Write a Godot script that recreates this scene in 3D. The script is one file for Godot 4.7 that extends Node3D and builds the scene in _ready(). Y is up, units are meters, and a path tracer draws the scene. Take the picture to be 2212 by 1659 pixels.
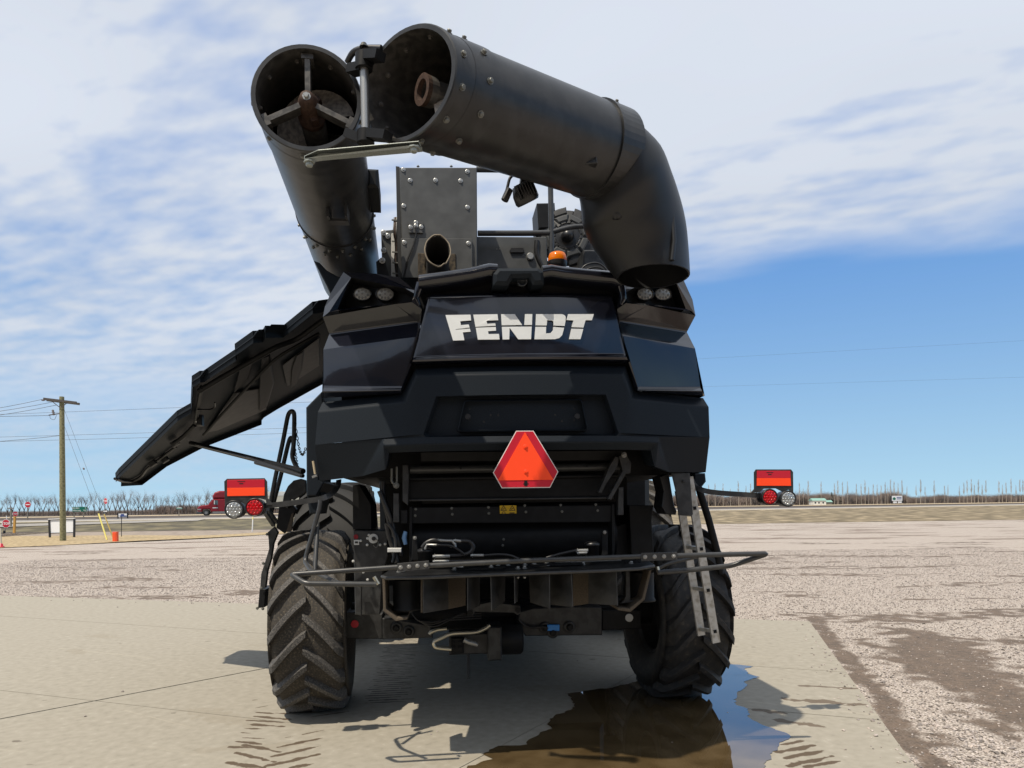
extends Node3D
# A black combine harvester parked on a wet concrete pad, seen from behind.
var M := {}
var C: Node3D
var bolt_mesh: Mesh
var washer_mesh: Mesh
var rng := RandomNumberGenerator.new()
var smooth_count := 0

func _ready():
	rng.seed = 20240411
	setup_view()
	print("sky done")
	materials()
	print("materials done")
	ground()
	print("ground done")
	background()
	print("background done")
	combine()
	print("combine done")

# ---------- small helpers ----------
func lin(r: float, g: float, b: float) -> Color:
	return Color(r, g, b).linear_to_srgb()

func noise_image(size: int, freq: float, sd: int, oct := 4, kind := FastNoiseLite.TYPE_SIMPLEX_SMOOTH) -> Image:
	var n := FastNoiseLite.new()
	n.seed = sd
	n.noise_type = kind
	n.frequency = freq
	n.fractal_octaves = oct
	var im := n.get_seamless_image(size, size)
	im.convert(Image.FORMAT_L8)
	return im

# grey noise turned into colour by a ramp of [position, linear colour]
func ramp_tex(size: int, freq: float, sd: int, ramp: Array, oct := 4, kind := FastNoiseLite.TYPE_SIMPLEX_SMOOTH, with_alpha := false) -> ImageTexture:
	var src := noise_image(size, freq, sd, oct, kind).get_data()
	var g := Gradient.new()
	var off := PackedFloat32Array()
	var cols := PackedColorArray()
	for r in ramp:
		off.append(r[0])
		cols.append(r[1])
	g.offsets = off
	g.colors = cols
	var lut := []
	for i in 256:
		lut.append(g.sample(i / 255.0))
	var k := 4 if with_alpha else 3
	var out := PackedByteArray()
	out.resize(size * size * k)
	for i in size * size:
		var c: Color = lut[src[i]]
		out[i * k] = c.r8
		out[i * k + 1] = c.g8
		out[i * k + 2] = c.b8
		if with_alpha:
			out[i * k + 3] = c.a8
	return ImageTexture.create_from_image(Image.create_from_data(size, size, false, Image.FORMAT_RGBA8 if with_alpha else Image.FORMAT_RGB8, out))

func grey_tex(size: int, freq: float, sd: int, lo: float, hi: float, oct := 4) -> ImageTexture:
	return ramp_tex(size, freq, sd, [[0.0, Color(lo, lo, lo)], [1.0, Color(hi, hi, hi)]], oct)

func mat(called: String, c: Color, rough: float, metal := 0.0, tex: Texture2D = null, scale := 1.0) -> StandardMaterial3D:
	var m := StandardMaterial3D.new()
	m.resource_name = called
	m.albedo_color = c
	m.roughness = rough
	m.metallic = metal
	if tex:
		m.albedo_texture = tex
		m.uv1_triplanar = true
		m.uv1_scale = Vector3.ONE * scale
	M[called] = m
	return m

func new_st() -> SurfaceTool:
	var st := SurfaceTool.new()
	st.begin(Mesh.PRIMITIVE_TRIANGLES)
	st.set_smooth_group(-1)
	return st

func put(parent: Node, called: String, st: SurfaceTool, m: Material) -> MeshInstance3D:
	st.generate_normals()
	var o := MeshInstance3D.new()
	o.name = called
	o.mesh = st.commit()
	o.material_override = m
	parent.add_child(o, true)
	return o

func put_mesh(parent: Node, called: String, mesh: Mesh, m: Material, t := Transform3D()) -> MeshInstance3D:
	var o := MeshInstance3D.new()
	o.name = called
	o.mesh = mesh
	o.material_override = m
	o.transform = t
	parent.add_child(o, true)
	return o

func node(parent: Node, called: String, at := Vector3.ZERO) -> Node3D:
	var o := Node3D.new()
	o.name = called
	o.position = at
	parent.add_child(o, true)
	return o

func tag(o: Node, label: String, category: String, group := "", kind := "") -> Node:
	o.set_meta("label", label)
	if category != "":
		o.set_meta("category", category)
	if group != "":
		o.set_meta("group", group)
	if kind != "":
		o.set_meta("kind", kind)
	return o

func structure(o: Node, label := "") -> Node:
	o.set_meta("kind", "structure")
	if label != "":
		o.set_meta("label", label)
	return o

func tri(st: SurfaceTool, a: Vector3, b: Vector3, c: Vector3, hint: Vector3):
	if (a - c).cross(a - b).dot(hint) < 0.0:
		st.add_vertex(a); st.add_vertex(c); st.add_vertex(b)
	else:
		st.add_vertex(a); st.add_vertex(b); st.add_vertex(c)

func quad(st: SurfaceTool, a: Vector3, b: Vector3, c: Vector3, d: Vector3, hint: Vector3):
	tri(st, a, b, c, hint)
	tri(st, a, c, d, hint)

func newell(p: Array) -> Vector3:
	var n := Vector3.ZERO
	for i in p.size():
		var a: Vector3 = p[i]
		var b: Vector3 = p[(i + 1) % p.size()]
		n += Vector3((a.y - b.y) * (a.z + b.z), (a.z - b.z) * (a.x + b.x), (a.x - b.x) * (a.y + b.y))
	return n.normalized()

func mid(p: Array) -> Vector3:
	var s := Vector3.ZERO
	for q in p:
		s += q
	return s / p.size()

func flat2(p: Array, n: Vector3) -> PackedVector2Array:
	var u := n.cross(Vector3.UP)
	if u.length() < 0.1:
		u = n.cross(Vector3.RIGHT)
	u = u.normalized()
	var v := n.cross(u)
	var out := PackedVector2Array()
	for q in p:
		out.append(Vector2(q.dot(u), q.dot(v)))
	return out

# one flat, possibly concave, face
func face(st: SurfaceTool, p: Array, hint: Vector3):
	var n := newell(p)
	var idx := Geometry2D.triangulate_polygon(flat2(p, n))
	for i in range(0, idx.size(), 3):
		tri(st, p[idx[i]], p[idx[i + 1]], p[idx[i + 2]], hint)

# inset a loop by c along its plane
func inset(p: Array, c: float) -> Array:
	var n := newell(p)
	var out := []
	var k := p.size()
	for i in k:
		var a: Vector3 = p[(i + k - 1) % k]
		var b: Vector3 = p[i]
		var d: Vector3 = p[(i + 1) % k]
		var e1 := (b - a).normalized()
		var e2 := (d - b).normalized()
		var m1 := n.cross(e1)
		var m2 := n.cross(e2)
		var bis := (m1 + m2)
		var l := maxf(0.35, bis.dot(m1))
		out.append(b + bis * (c / l))
	return out

# a plate: loop p extruded by d, the rim of the front chamfered by c
func prism(st: SurfaceTool, p: Array, d: Vector3, c := 0.0):
	var f := p
	var s := p
	if c > 0.0:
		f = inset(p, c)
		s = []
		for q in p:
			s.append(q + d.normalized() * c)
	face(st, f, -d)
	var b := []
	for q in p:
		b.append(q + d)
	face(st, b, d)
	var n := newell(p)
	for i in p.size():
		var j: int = (i + 1) % p.size()
		var out: Vector3 = (p[j] - p[i]).cross(n)
		quad(st, s[i], s[j], b[j], b[i], out)
		if c > 0.0:
			quad(st, f[i], f[j], s[j], s[i], out - d.normalized() * out.length())

# faces of a faceted body, turned away from the point inside
func facets(st: SurfaceTool, polys: Array, inside: Vector3):
	for p in polys:
		face(st, p, mid(p) - inside)

func box(st: SurfaceTool, at: Vector3, size: Vector3, b := Basis(), c := 0.0):
	var h := size / 2.0
	var p := [at + b * Vector3(-h.x, -h.y, h.z), at + b * Vector3(h.x, -h.y, h.z), at + b * Vector3(h.x, h.y, h.z), at + b * Vector3(-h.x, h.y, h.z)]
	prism(st, p, b * Vector3(0, 0, -size.z), c)

# bar of square section between two points
func bar(st: SurfaceTool, a: Vector3, b: Vector3, w: float, h: float, up := Vector3.UP):
	var d := (b - a)
	var x := d.normalized()
	var z := x.cross(up).normalized()
	var y := z.cross(x)
	box(st, (a + b) / 2.0, Vector3(d.length(), h, w), Basis(x, y, z))

func ring_at(c: Vector3, axis: Vector3, rx: float, ry: float, n: int, upv := Vector3.UP) -> Array:
	var z := axis.normalized()
	var x := upv.cross(z)
	if x.length() < 0.05:
		x = Vector3.RIGHT.cross(z)
	x = x.normalized()
	var y := z.cross(x)
	var out := []
	for i in n:
		var a := TAU * i / n
		out.append(c + x * cos(a) * rx + y * sin(a) * ry)
	return out

# every rounded piece is smoothed by itself, so that edges between pieces stay crisp
func next_smooth(st: SurfaceTool):
	smooth_count += 1
	st.set_smooth_group(smooth_count)

# smooth skin over closed rings; inward flips it
func skin(st: SurfaceTool, rings: Array, inward := false, caps := false):
	next_smooth(st)
	for k in rings.size() - 1:
		var a: Array = rings[k]
		var b: Array = rings[k + 1]
		var cen := (mid(a) + mid(b)) / 2.0
		for i in a.size():
			var j: int = (i + 1) % a.size()
			var q: Vector3 = (a[i] + a[j] + b[i] + b[j]) / 4.0 - cen
			if q.length() < 1e-5:
				q = Vector3.UP
			quad(st, a[i], a[j], b[j], b[i], -q if inward else q)
	st.set_smooth_group(-1)
	if caps:
		face(st, rings[0], mid(rings[0]) - mid(rings[1]))
		var l := rings.size()
		face(st, rings[l - 1], mid(rings[l - 1]) - mid(rings[l - 2]))

func fillet(p: Array, r: float, n := 4) -> Array:
	var out := [p[0]]
	for i in range(1, p.size() - 1):
		var a: Vector3 = p[i - 1]
		var b: Vector3 = p[i]
		var c: Vector3 = p[i + 1]
		var ra := minf(r, (b - a).length() * 0.45)
		var rc := minf(r, (c - b).length() * 0.45)
		var s := b + (a - b).normalized() * ra
		var e := b + (c - b).normalized() * rc
		for k in n + 1:
			var t := float(k) / n
			out.append(s.lerp(b, t).lerp(b.lerp(e, t), t))
	out.append(p[p.size() - 1])
	return out

func tube(st: SurfaceTool, p: Array, r, n := 10, caps := true):
	var rings := []
	var prev := Vector3.ZERO
	for i in p.size():
		var d: Vector3 = (p[mini(i + 1, p.size() - 1)] - p[maxi(i - 1, 0)]).normalized()
		var x := prev - d * prev.dot(d)
		if x.length() < 0.05:
			x = d.cross(Vector3.UP)
			if x.length() < 0.1:
				x = d.cross(Vector3.RIGHT)
		x = x.normalized()
		prev = x
		var y := d.cross(x)
		var rr: float = r[i] if r is Array else r
		var ring := []
		for k in n:
			var a := TAU * k / n
			ring.append(p[i] + (x * cos(a) + y * sin(a)) * rr)
		rings.append(ring)
	skin(st, rings, false, caps)

# profile of [along axis, radius] turned about an axis
func lathe(st: SurfaceTool, at: Vector3, axis: Vector3, prof: Array, n := 20, inward := false, sharp := false):
	var z := axis.normalized()
	var rings := []
	for q in prof:
		rings.append(ring_at(at + z * q[0], z, q[1], q[1], n))
	smooth_count += 1
	for k in rings.size() - 1:
		var a: Array = rings[k]
		var b: Array = rings[k + 1]
		var dr: float = prof[k + 1][1] - prof[k][1]
		var dz: float = prof[k + 1][0] - prof[k][0]
		if not sharp:
			st.set_smooth_group(smooth_count)
		for i in n:
			var j: int = (i + 1) % n
			var rad: Vector3 = (a[i] + a[j] + b[i] + b[j]) / 4.0 - (at + z * (prof[k][0] + dz / 2.0))
			rad = (rad - z * rad.dot(z)).normalized() if rad.length() > 1e-5 else Vector3.ZERO
			var h := rad * dz - z * dr
			quad(st, a[i], a[j], b[j], b[i], -h if inward else h)
		st.set_smooth_group(-1)

func disc(st: SurfaceTool, at: Vector3, n: Vector3, r: float, thick: float, seg := 20, bev := 0.0):
	var b := minf(bev, thick * 0.5)
	lathe(st, at, n, [[0.0, r], [thick - b, r], [thick, r - b], [thick, 0.0]], seg, false, true)
	face(st, ring_at(at, n, r, r, seg), -n)

func look_basis(n: Vector3) -> Basis:
	var z := n.normalized()
	var x := Vector3.UP.cross(z)
	if x.length() < 0.05:
		x = Vector3.RIGHT
	x = x.normalized()
	return Basis(x, z.cross(x), z)

func make_bolts():
	var st := new_st()
	lathe(st, Vector3.ZERO, Vector3.BACK, [[0.0, 0.014], [0.003, 0.014], [0.003, 0.009], [0.011, 0.009], [0.013, 0.007], [0.013, 0.0]], 8, false, true)
	st.generate_normals()
	bolt_mesh = st.commit()
	st = new_st()
	lathe(st, Vector3.ZERO, Vector3.BACK, [[0.0, 0.026], [0.004, 0.026], [0.006, 0.022], [0.006, 0.013], [0.014, 0.013], [0.016, 0.011], [0.016, 0.0]], 14, false, true)
	st.generate_normals()
	washer_mesh = st.commit()

func bolt(parent: Node, at: Vector3, n: Vector3, k := 1.0, m := "zinc", washer := false):
	put_mesh(parent, "bolt", washer_mesh if washer else bolt_mesh, M[m], Transform3D(look_basis(n).scaled(Vector3.ONE * k), at))

func text_part(parent: Node, called: String, words: String, at: Vector3, n: Vector3, height: float, m: Material, bold := false):
	var t := TextMesh.new()
	t.text = words
	var f := SystemFont.new()
	f.font_names = PackedStringArray(["Droid Sans"])
	if bold:
		f.font_weight = 700
	t.font = f
	t.font_size = 32
	t.pixel_size = height / 24.0
	t.depth = height * 0.04
	return put_mesh(parent, called, t, m, Transform3D(look_basis(n), at))


func setup_view():
	var cam := Camera3D.new()
	cam.name = "camera"
	cam.projection = Camera3D.PROJECTION_FRUSTUM
	cam.near = 0.1
	cam.far = 4000.0
	cam.size = 0.1 * 1659.0 / 1534.0
	cam.frustum_offset = Vector2(0.0, 0.1 * 262.5 / 1534.0)
	cam.position = Vector3(0, 1.68, 0)
	cam.rotation.z = -0.0127
	add_child(cam)
	cam.current = true
	var we := WorldEnvironment.new()
	we.name = "world_environment"
	var e := Environment.new()
	e.background_mode = Environment.BG_SKY
	var sky := Sky.new()
	var pm := PanoramaSkyMaterial.new()
	pm.panorama = sky_picture()
	sky.sky_material = pm
	e.sky = sky
	e.tonemap_mode = Environment.TONE_MAPPER_LINEAR
	e.tonemap_exposure = 1.0
	e.sdfgi_enabled = true
	e.ssao_enabled = true
	e.ssil_enabled = true
	we.environment = e
	add_child(we)
	var sun := DirectionalLight3D.new()
	sun.name = "sun"
	sun.light_energy = 1.6
	sun.light_color = Color(1.0, 0.955, 0.88)
	sun.light_angular_distance = 0.6
	sun.shadow_enabled = true
	add_child(sun)
	sun.look_at_from_position(Vector3(-0.36, 1.0, 0.40), Vector3.ZERO)

func cloud_noise(sd: int, oct: int) -> FastNoiseLite:
	var n := FastNoiseLite.new()
	n.seed = sd
	n.noise_type = FastNoiseLite.TYPE_SIMPLEX_SMOOTH
	n.frequency = 1.0
	n.fractal_octaves = oct
	return n

# air and cloud only: blue sky, paler near the horizon, a sheet of thin rippled cloud overhead
func sky_picture() -> ImageTexture:
	var w := 3072
	var h := 1536
	var wisp := cloud_noise(11, 5)
	var broad := cloud_noise(23, 3)
	var fine := cloud_noise(37, 4)
	var out := PackedByteArray()
	out.resize(w * h * 3)
	var sin_a := PackedFloat32Array()
	var cos_a := PackedFloat32Array()
	for x in w:
		var a := (float(x) + 0.5) / w * TAU
		# the middle column looks along -z; x grows to the right
		sin_a.append(sin(a))
		cos_a.append(cos(a))
	for y in h:
		var el := (0.5 - (y + 0.5) / h) * PI
		if el < -0.02:
			for x in w:
				var o := (y * w + x) * 3
				out[o] = 150
				out[o + 1] = 140
				out[o + 2] = 125
			continue
		var se := maxf(sin(el), 0.0)
		var ce := cos(el)
		var eld := rad_to_deg(el)
		# clear air, linear
		var t := pow(1.0 - clampf(eld / 38.0, 0.0, 1.0), 2.4)
		var hr := lerpf(0.075, 0.46, t)
		var hg := lerpf(0.255, 0.71, t)
		var hb := lerpf(0.68, 0.87, t)
		var inv := 1.0 / (se + 0.075)
		for x in w:
			var dx: float = sin_a[x] * ce
			var dz: float = cos_a[x] * ce
			# azimuth from straight ahead, right positive
			var px := dx * inv
			var pz := dz * inv
			# streaks run with the wind, slightly across the view
			var u := px * 0.93 - pz * 0.36
			var v := px * 0.36 + pz * 0.93
			var a1 := 0.5 + 0.5 * wisp.get_noise_2d(u * 1.3, v * 3.1)
			var a2 := 0.5 + 0.5 * broad.get_noise_2d(u * 0.55, v * 0.85)
			var a3 := 0.5 + 0.5 * fine.get_noise_2d(u * 4.2, v * 9.5)
			# the sheet ends at a ragged edge, lower to the left than to the right
			var side: float = smoothstep(-0.22, 0.24, dx)
			var edge := lerpf(2.0, 17.0, side) + (a2 - 0.5) * 9.0 + (a1 - 0.5) * 3.0
			var cover: float = smoothstep(edge - lerpf(5.0, 1.8, side), edge + lerpf(13.0, 6.0, side), eld)
			var d := 0.79 + (a1 - 0.5) * 0.66 + (a2 - 0.5) * 0.60 + (a3 - 0.5) * 0.72 + side * 0.18 + clampf((eld - 20.0) / 60.0, 0.0, 0.3)
			d = clampf(d, 0.0, 1.0) * cover
			# streaks of high cirrus low down
			d = maxf(d, (1.0 - side) * 0.35 * smoothstep(3.0, 9.0, eld) * clampf(a2 * 1.6 - 0.45, 0.0, 1.0))
			var bright := 0.96 + (a2 - 0.5) * 0.16
			var r := lerpf(hr, 0.745 * bright, d * 0.95)
			var g := lerpf(hg, 0.795 * bright, d * 0.95)
			var b := lerpf(hb, 0.875 * bright, d * 0.95)
			var o := (y * w + x) * 3
			# to sRGB
			out[o] = int(255.0 * (1.055 * pow(r, 0.41667) - 0.055) + 0.5)
			out[o + 1] = int(255.0 * (1.055 * pow(g, 0.41667) - 0.055) + 0.5)
			out[o + 2] = int(255.0 * (1.055 * pow(b, 0.41667) - 0.055) + 0.5)
	return ImageTexture.create_from_image(Image.create_from_data(w, h, false, Image.FORMAT_RGB8, out))


func materials():
	make_bolts()
	var speck := grey_tex(256, 0.05, 3, 0.72, 1.0, 5)
	var blotch := grey_tex(256, 0.012, 5, 0.80, 1.0, 3)
	var smear := ramp_tex(512, 0.012, 8, [[0.0, Color(0.55, 0.55, 0.56)], [0.45, Color(0.8, 0.8, 0.8)], [0.62, Color(1, 1, 1)], [1.0, Color(1, 0.97, 0.93)]], 5)
	M["speck"] = null
	# machine
	var m := mat("gloss_black", lin(0.008, 0.009, 0.0145), 0.10)
	m.clearcoat_enabled = true
	m.clearcoat = 0.6
	m.clearcoat_roughness = 0.03
	m.roughness = 0.24
	m.roughness_texture = ramp_tex(512, 0.008, 17, [[0.0, Color(0.3, 0.3, 0.3)], [0.5, Color(0.42, 0.42, 0.42)], [0.75, Color(0.7, 0.7, 0.7)], [1.0, Color(1, 1, 1)]], 6)
	m.uv1_triplanar = true
	m.uv1_scale = Vector3(0.9, 0.9, 0.9)
	m = mat("matte_black", lin(0.0175, 0.0230, 0.0305), 0.50, 0.0, speck, 9.0)
	m.metallic_specular = 0.25
	m = mat("black_plastic_hole_shade", lin(0.0135, 0.014, 0.015), 0.5)  # black plastic, and the dark that stands for shade inside holes
	m.metallic_specular = 0.25
	mat("paint_grey", lin(0.075, 0.078, 0.078), 0.45, 0.0, blotch, 2.0)
	m = mat("frame_black", lin(0.013, 0.0135, 0.0145), 0.48, 0.0, blotch, 3.0)
	m.metallic_specular = 0.3
	mat("plate_grey", lin(0.030, 0.031, 0.032), 0.5, 0.0, smear, 1.5)
	mat("tube_black", lin(0.025, 0.0255, 0.0265), 0.36, 0.0, smear, 1.1)
	mat("tube_inside", lin(0.10, 0.094, 0.086), 0.42, 0.2, smear, 3.0)
	mat("spout_rubber", lin(0.0085, 0.009, 0.010), 0.42)
	mat("worn_steel", lin(0.50, 0.46, 0.41), 0.42, 0.15, smear, 5.0)
	mat("rust", lin(0.078, 0.046, 0.032), 0.75, 0.1, ramp_tex(256, 0.03, 14, [[0.0, Color(0.45, 0.4, 0.4)], [0.5, Color(0.8, 0.72, 0.65)], [1.0, Color(1, 1, 1)]], 5), 6.0)
	mat("zinc", lin(0.50, 0.50, 0.48), 0.35, 0.7, speck, 20.0)
	mat("pale_zinc", lin(0.42, 0.45, 0.41), 0.45, 0.35, speck, 8.0)
	mat("grimy_bolt", lin(0.22, 0.22, 0.20), 0.5, 0.5, speck, 20.0)
	mat("aluminium", lin(0.55, 0.545, 0.53), 0.42, 0.15, ramp_tex(256, 0.02, 19, [[0.0, Color(0.72, 0.69, 0.64)], [0.45, Color(0.93, 0.92, 0.9)], [1.0, Color(1, 1, 1)]], 4), 3.0)
	mat("rail_grey", lin(0.045, 0.046, 0.047), 0.35, 0.0, blotch, 4.0)
	mat("dust_brown", lin(0.11, 0.085, 0.06), 0.8, 0.0, speck, 5.0)
	mat("white_print", lin(0.74, 0.77, 0.78), 0.35)
	mat("signal_red", lin(0.50, 0.012, 0.03), 0.35)
	mat("signal_orange", lin(1.0, 0.06, 0.004), 0.55)
	mat("edge_white", lin(0.75, 0.72, 0.70), 0.5)
	mat("sticker_yellow", lin(0.62, 0.38, 0.01), 0.4)
	mat("sticker_black", lin(0.01, 0.01, 0.01), 0.5)
	mat("blue_plastic", lin(0.02, 0.22, 0.62), 0.4)
	mat("blue_tank", lin(0.16, 0.30, 0.50), 0.35)
	mat("label_white", lin(0.55, 0.55, 0.53), 0.5)
	mat("hose_black", lin(0.014, 0.014, 0.015), 0.38)
	mat("brass_zinc", lin(0.55, 0.52, 0.42), 0.28, 0.85)
	mat("exhaust_rust", lin(0.10, 0.085, 0.065), 0.7, 0.25, ramp_tex(256, 0.02, 41, [[0.0, Color(0.35, 0.33, 0.3)], [0.5, Color(0.75, 0.7, 0.62)], [1.0, Color(1, 0.95, 0.85)]], 5), 5.0)
	mat("exhaust_lip", lin(0.20, 0.165, 0.12), 0.6, 0.3, speck, 25.0)
	mat("soot", lin(0.011, 0.011, 0.011), 0.95)
	# tyre rubber with dried soil in patches
	var tt := ramp_tex(512, 0.045, 51, [[0.0, lin(0.020, 0.020, 0.020)], [0.42, lin(0.032, 0.029, 0.025)], [0.58, lin(0.044, 0.037, 0.029)], [0.72, lin(0.068, 0.056, 0.042)], [0.85, lin(0.14, 0.12, 0.09)], [1.0, lin(0.22, 0.19, 0.15)]], 6)
	m = mat("tyre_dusty", Color.WHITE, 0.82, 0.0, tt, 2.2)
	var tl := ramp_tex(512, 0.05, 53, [[0.0, lin(0.020, 0.020, 0.021)], [0.45, lin(0.045, 0.043, 0.042)], [0.6, lin(0.085, 0.08, 0.075)], [1.0, lin(0.19, 0.17, 0.145)]], 5)
	mat("tyre_lug", Color.WHITE, 0.72, 0.0, tl, 2.2)
	var tc := ramp_tex(512, 0.014, 55, [[0.0, lin(0.012, 0.012, 0.013)], [0.55, lin(0.018, 0.018, 0.019)], [0.72, lin(0.032, 0.028, 0.024)], [1.0, lin(0.10, 0.085, 0.065)]], 6)
	mat("tyre_clean", Color.WHITE, 0.7, 0.0, tc, 2.2)
	mat("tyre_shaded", lin(0.013, 0.013, 0.0135), 0.75, 0.0, speck, 3.0)  # rubber darkened to paint in the shade on the left front wheel
	mat("rim_dark", lin(0.03, 0.03, 0.032), 0.4)
	# lamps
	mat("lamp_clear", lin(0.62, 0.63, 0.62), 0.12, 0.55, ramp_tex(256, 0.06, 61, [[0.0, Color(0.55, 0.56, 0.58)], [0.5, Color(0.85, 0.86, 0.87)], [1.0, Color(1, 1, 1)]], 3), 7.0)
	mat("lamp_red", lin(0.55, 0.006, 0.012), 0.10, 0.0, ramp_tex(256, 0.08, 63, [[0.0, Color(0.6, 0.6, 0.6)], [0.5, Color(0.9, 0.9, 0.9)], [1.0, Color(1, 1, 1)]], 3), 7.0)
	mat("lamp_grey", lin(0.30, 0.30, 0.28), 0.25, 0.2)
	mat("lamp_dot", lin(0.20, 0.20, 0.19), 0.2, 0.3)
	m = mat("beacon_amber", lin(0.80, 0.20, 0.004), 0.12)
	m.backlight_enabled = true
	m.backlight = lin(0.5, 0.12, 0.002)
	m = mat("dark_glass", lin(0.03, 0.035, 0.04), 0.05)
	# places
	mat("sign_red", lin(0.48, 0.008, 0.03), 0.4)
	mat("sign_white", lin(0.75, 0.75, 0.75), 0.45)
	mat("sign_green", lin(0.0, 0.12, 0.075), 0.4)
	mat("sign_black", lin(0.015, 0.015, 0.018), 0.45)
	mat("sign_blue", lin(0.03, 0.06, 0.22), 0.45)
	mat("board_white", lin(0.78, 0.80, 0.83), 0.4)
	mat("pole_wood", lin(0.27, 0.26, 0.15), 0.85, 0.0, ramp_tex(256, 0.02, 71, [[0.0, Color(0.62, 0.6, 0.55)], [0.5, Color(0.88, 0.87, 0.84)], [1.0, Color(1, 1, 1)]], 5), 1.2)
	mat("crossarm_wood", lin(0.10, 0.09, 0.085), 0.85, 0.0, speck, 2.0)
	mat("grey_wood", lin(0.20, 0.18, 0.15), 0.9)
	mat("post_yellow_wood", lin(0.52, 0.28, 0.06), 0.7)
	mat("guard_yellow", lin(0.80, 0.70, 0.20), 0.5)
	mat("guard_faded", lin(0.45, 0.34, 0.10), 0.6)
	mat("orange_plastic", lin(0.85, 0.10, 0.025), 0.5)
	mat("wire", lin(0.06, 0.065, 0.07), 0.5)
	mat("steel_post", lin(0.22, 0.22, 0.22), 0.5, 0.3)
	mat("ceramic", lin(0.14, 0.12, 0.12), 0.3)
	mat("truck_red", lin(0.21, 0.012, 0.02), 0.22)
	mat("truck_grey", lin(0.06, 0.065, 0.07), 0.5)
	mat("trailer_cream", lin(0.52, 0.49, 0.40), 0.5)
	mat("trailer_white", lin(0.66, 0.66, 0.62), 0.5)
	mat("windscreen", lin(0.10, 0.15, 0.17), 0.06)
	mat("bark_grey", lin(0.115, 0.095, 0.082), 0.9)
	mat("twig_grey", lin(0.175, 0.142, 0.125), 0.9)
	mat("poplar_pale", lin(0.42, 0.37, 0.31), 0.9)
	mat("poplar_twig", lin(0.36, 0.31, 0.275), 0.9)
	mat("brush_brown", lin(0.21, 0.165, 0.14), 0.95)
	mat("brush_grey", lin(0.13, 0.115, 0.108), 0.95)
	mat("brush_dark", lin(0.075, 0.07, 0.07), 0.95)
	mat("conifer", lin(0.035, 0.045, 0.032), 0.95)
	mat("wall_brown", lin(0.16, 0.125, 0.10), 0.7)
	mat("house_white", lin(0.65, 0.64, 0.60), 0.6)
	mat("roof_teal", lin(0.20, 0.36, 0.31), 0.5)
	mat("roof_brown", lin(0.16, 0.10, 0.08), 0.7)
	# ground
	mat("asphalt", lin(0.30, 0.285, 0.265), 0.9, 0.0, ramp_tex(256, 0.04, 81, [[0.0, Color(0.85, 0.85, 0.85)], [1.0, Color(1, 1, 1)]], 4), 0.25)
	mat("road_shoulder", lin(0.62, 0.54, 0.42), 0.95)
	mat("field_soil", lin(0.085, 0.066, 0.055), 0.95, 0.0, ramp_tex(256, 0.02, 83, [[0.0, Color(0.7, 0.68, 0.66)], [1.0, Color(1, 1, 1)]], 4), 0.05)
	mat("straw", lin(0.58, 0.47, 0.31), 0.95, 0.0, speck, 0.2)
	m = mat("dry_grass", Color.WHITE, 0.95, 0.0, ramp_tex(512, 0.02, 85, [[0.0, lin(0.15, 0.115, 0.06)], [0.4, lin(0.27, 0.205, 0.11)], [0.6, lin(0.37, 0.28, 0.155)], [1.0, lin(0.50, 0.41, 0.26)]], 6), 0.3)
	m.uv1_world_triplanar = true
	m = mat("bank_grass", Color.WHITE, 0.95, 0.0, ramp_tex(512, 0.012, 87, [[0.0, lin(0.075, 0.058, 0.034)], [0.38, lin(0.125, 0.098, 0.056)], [0.58, lin(0.18, 0.143, 0.083)], [0.75, lin(0.27, 0.215, 0.135)], [1.0, lin(0.42, 0.35, 0.24)]], 6), 0.07)
	m.uv1_world_triplanar = true
	m = mat("ditch_grass", Color.WHITE, 0.95, 0.0, ramp_tex(512, 0.012, 89, [[0.0, lin(0.045, 0.037, 0.028)], [0.4, lin(0.085, 0.074, 0.046)], [0.6, lin(0.12, 0.105, 0.06)], [1.0, lin(0.20, 0.165, 0.10)]], 6), 0.06)
	m.uv1_world_triplanar = true
	m = mat("dirt_road", Color.WHITE, 0.95, 0.0, ramp_tex(256, 0.02, 91, [[0.0, lin(0.17, 0.135, 0.11)], [0.5, lin(0.26, 0.215, 0.175)], [1.0, lin(0.36, 0.31, 0.25)]], 5), 0.2)
	m.uv1_world_triplanar = true

# ---------- ground ----------
# pad frame: u runs along the far edge, v towards the camera; corner is the far right corner
const PAD_CORNER := Vector2(4.16, -9.985)
const PAD_U := Vector2(0.9585, 0.2850)
const PAD_V := Vector2(-0.2850, 0.9585)

func pad_pt(u: float, v: float) -> Vector2:
	return PAD_CORNER + PAD_U * u + PAD_V * v

func sheet(parent: Node, called: String, poly: PackedVector2Array, y: float, m: Material, uv2 = null) -> MeshInstance3D:
	var st := new_st()
	var idx := Geometry2D.triangulate_polygon(poly)
	st.set_normal(Vector3.UP)
	for i in range(0, idx.size(), 3):
		var v := []
		for k in 3:
			v.append(poly[idx[i + k]])
		# clockwise seen from above
		if (v[1] - v[0]).cross(v[2] - v[0]) < 0.0:
			v = [v[0], v[2], v[1]]
		for q in v:
			st.set_normal(Vector3.UP)
			st.set_uv(q)
			if uv2 != null:
				st.set_uv2(Vector2((q.x - uv2.position.x) / uv2.size.x, (q.y - uv2.position.y) / uv2.size.y))
			st.add_vertex(Vector3(q.x, y, q.y))
	var o := MeshInstance3D.new()
	o.name = called
	o.mesh = st.commit()
	o.material_override = m
	parent.add_child(o, true)
	return o

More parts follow.
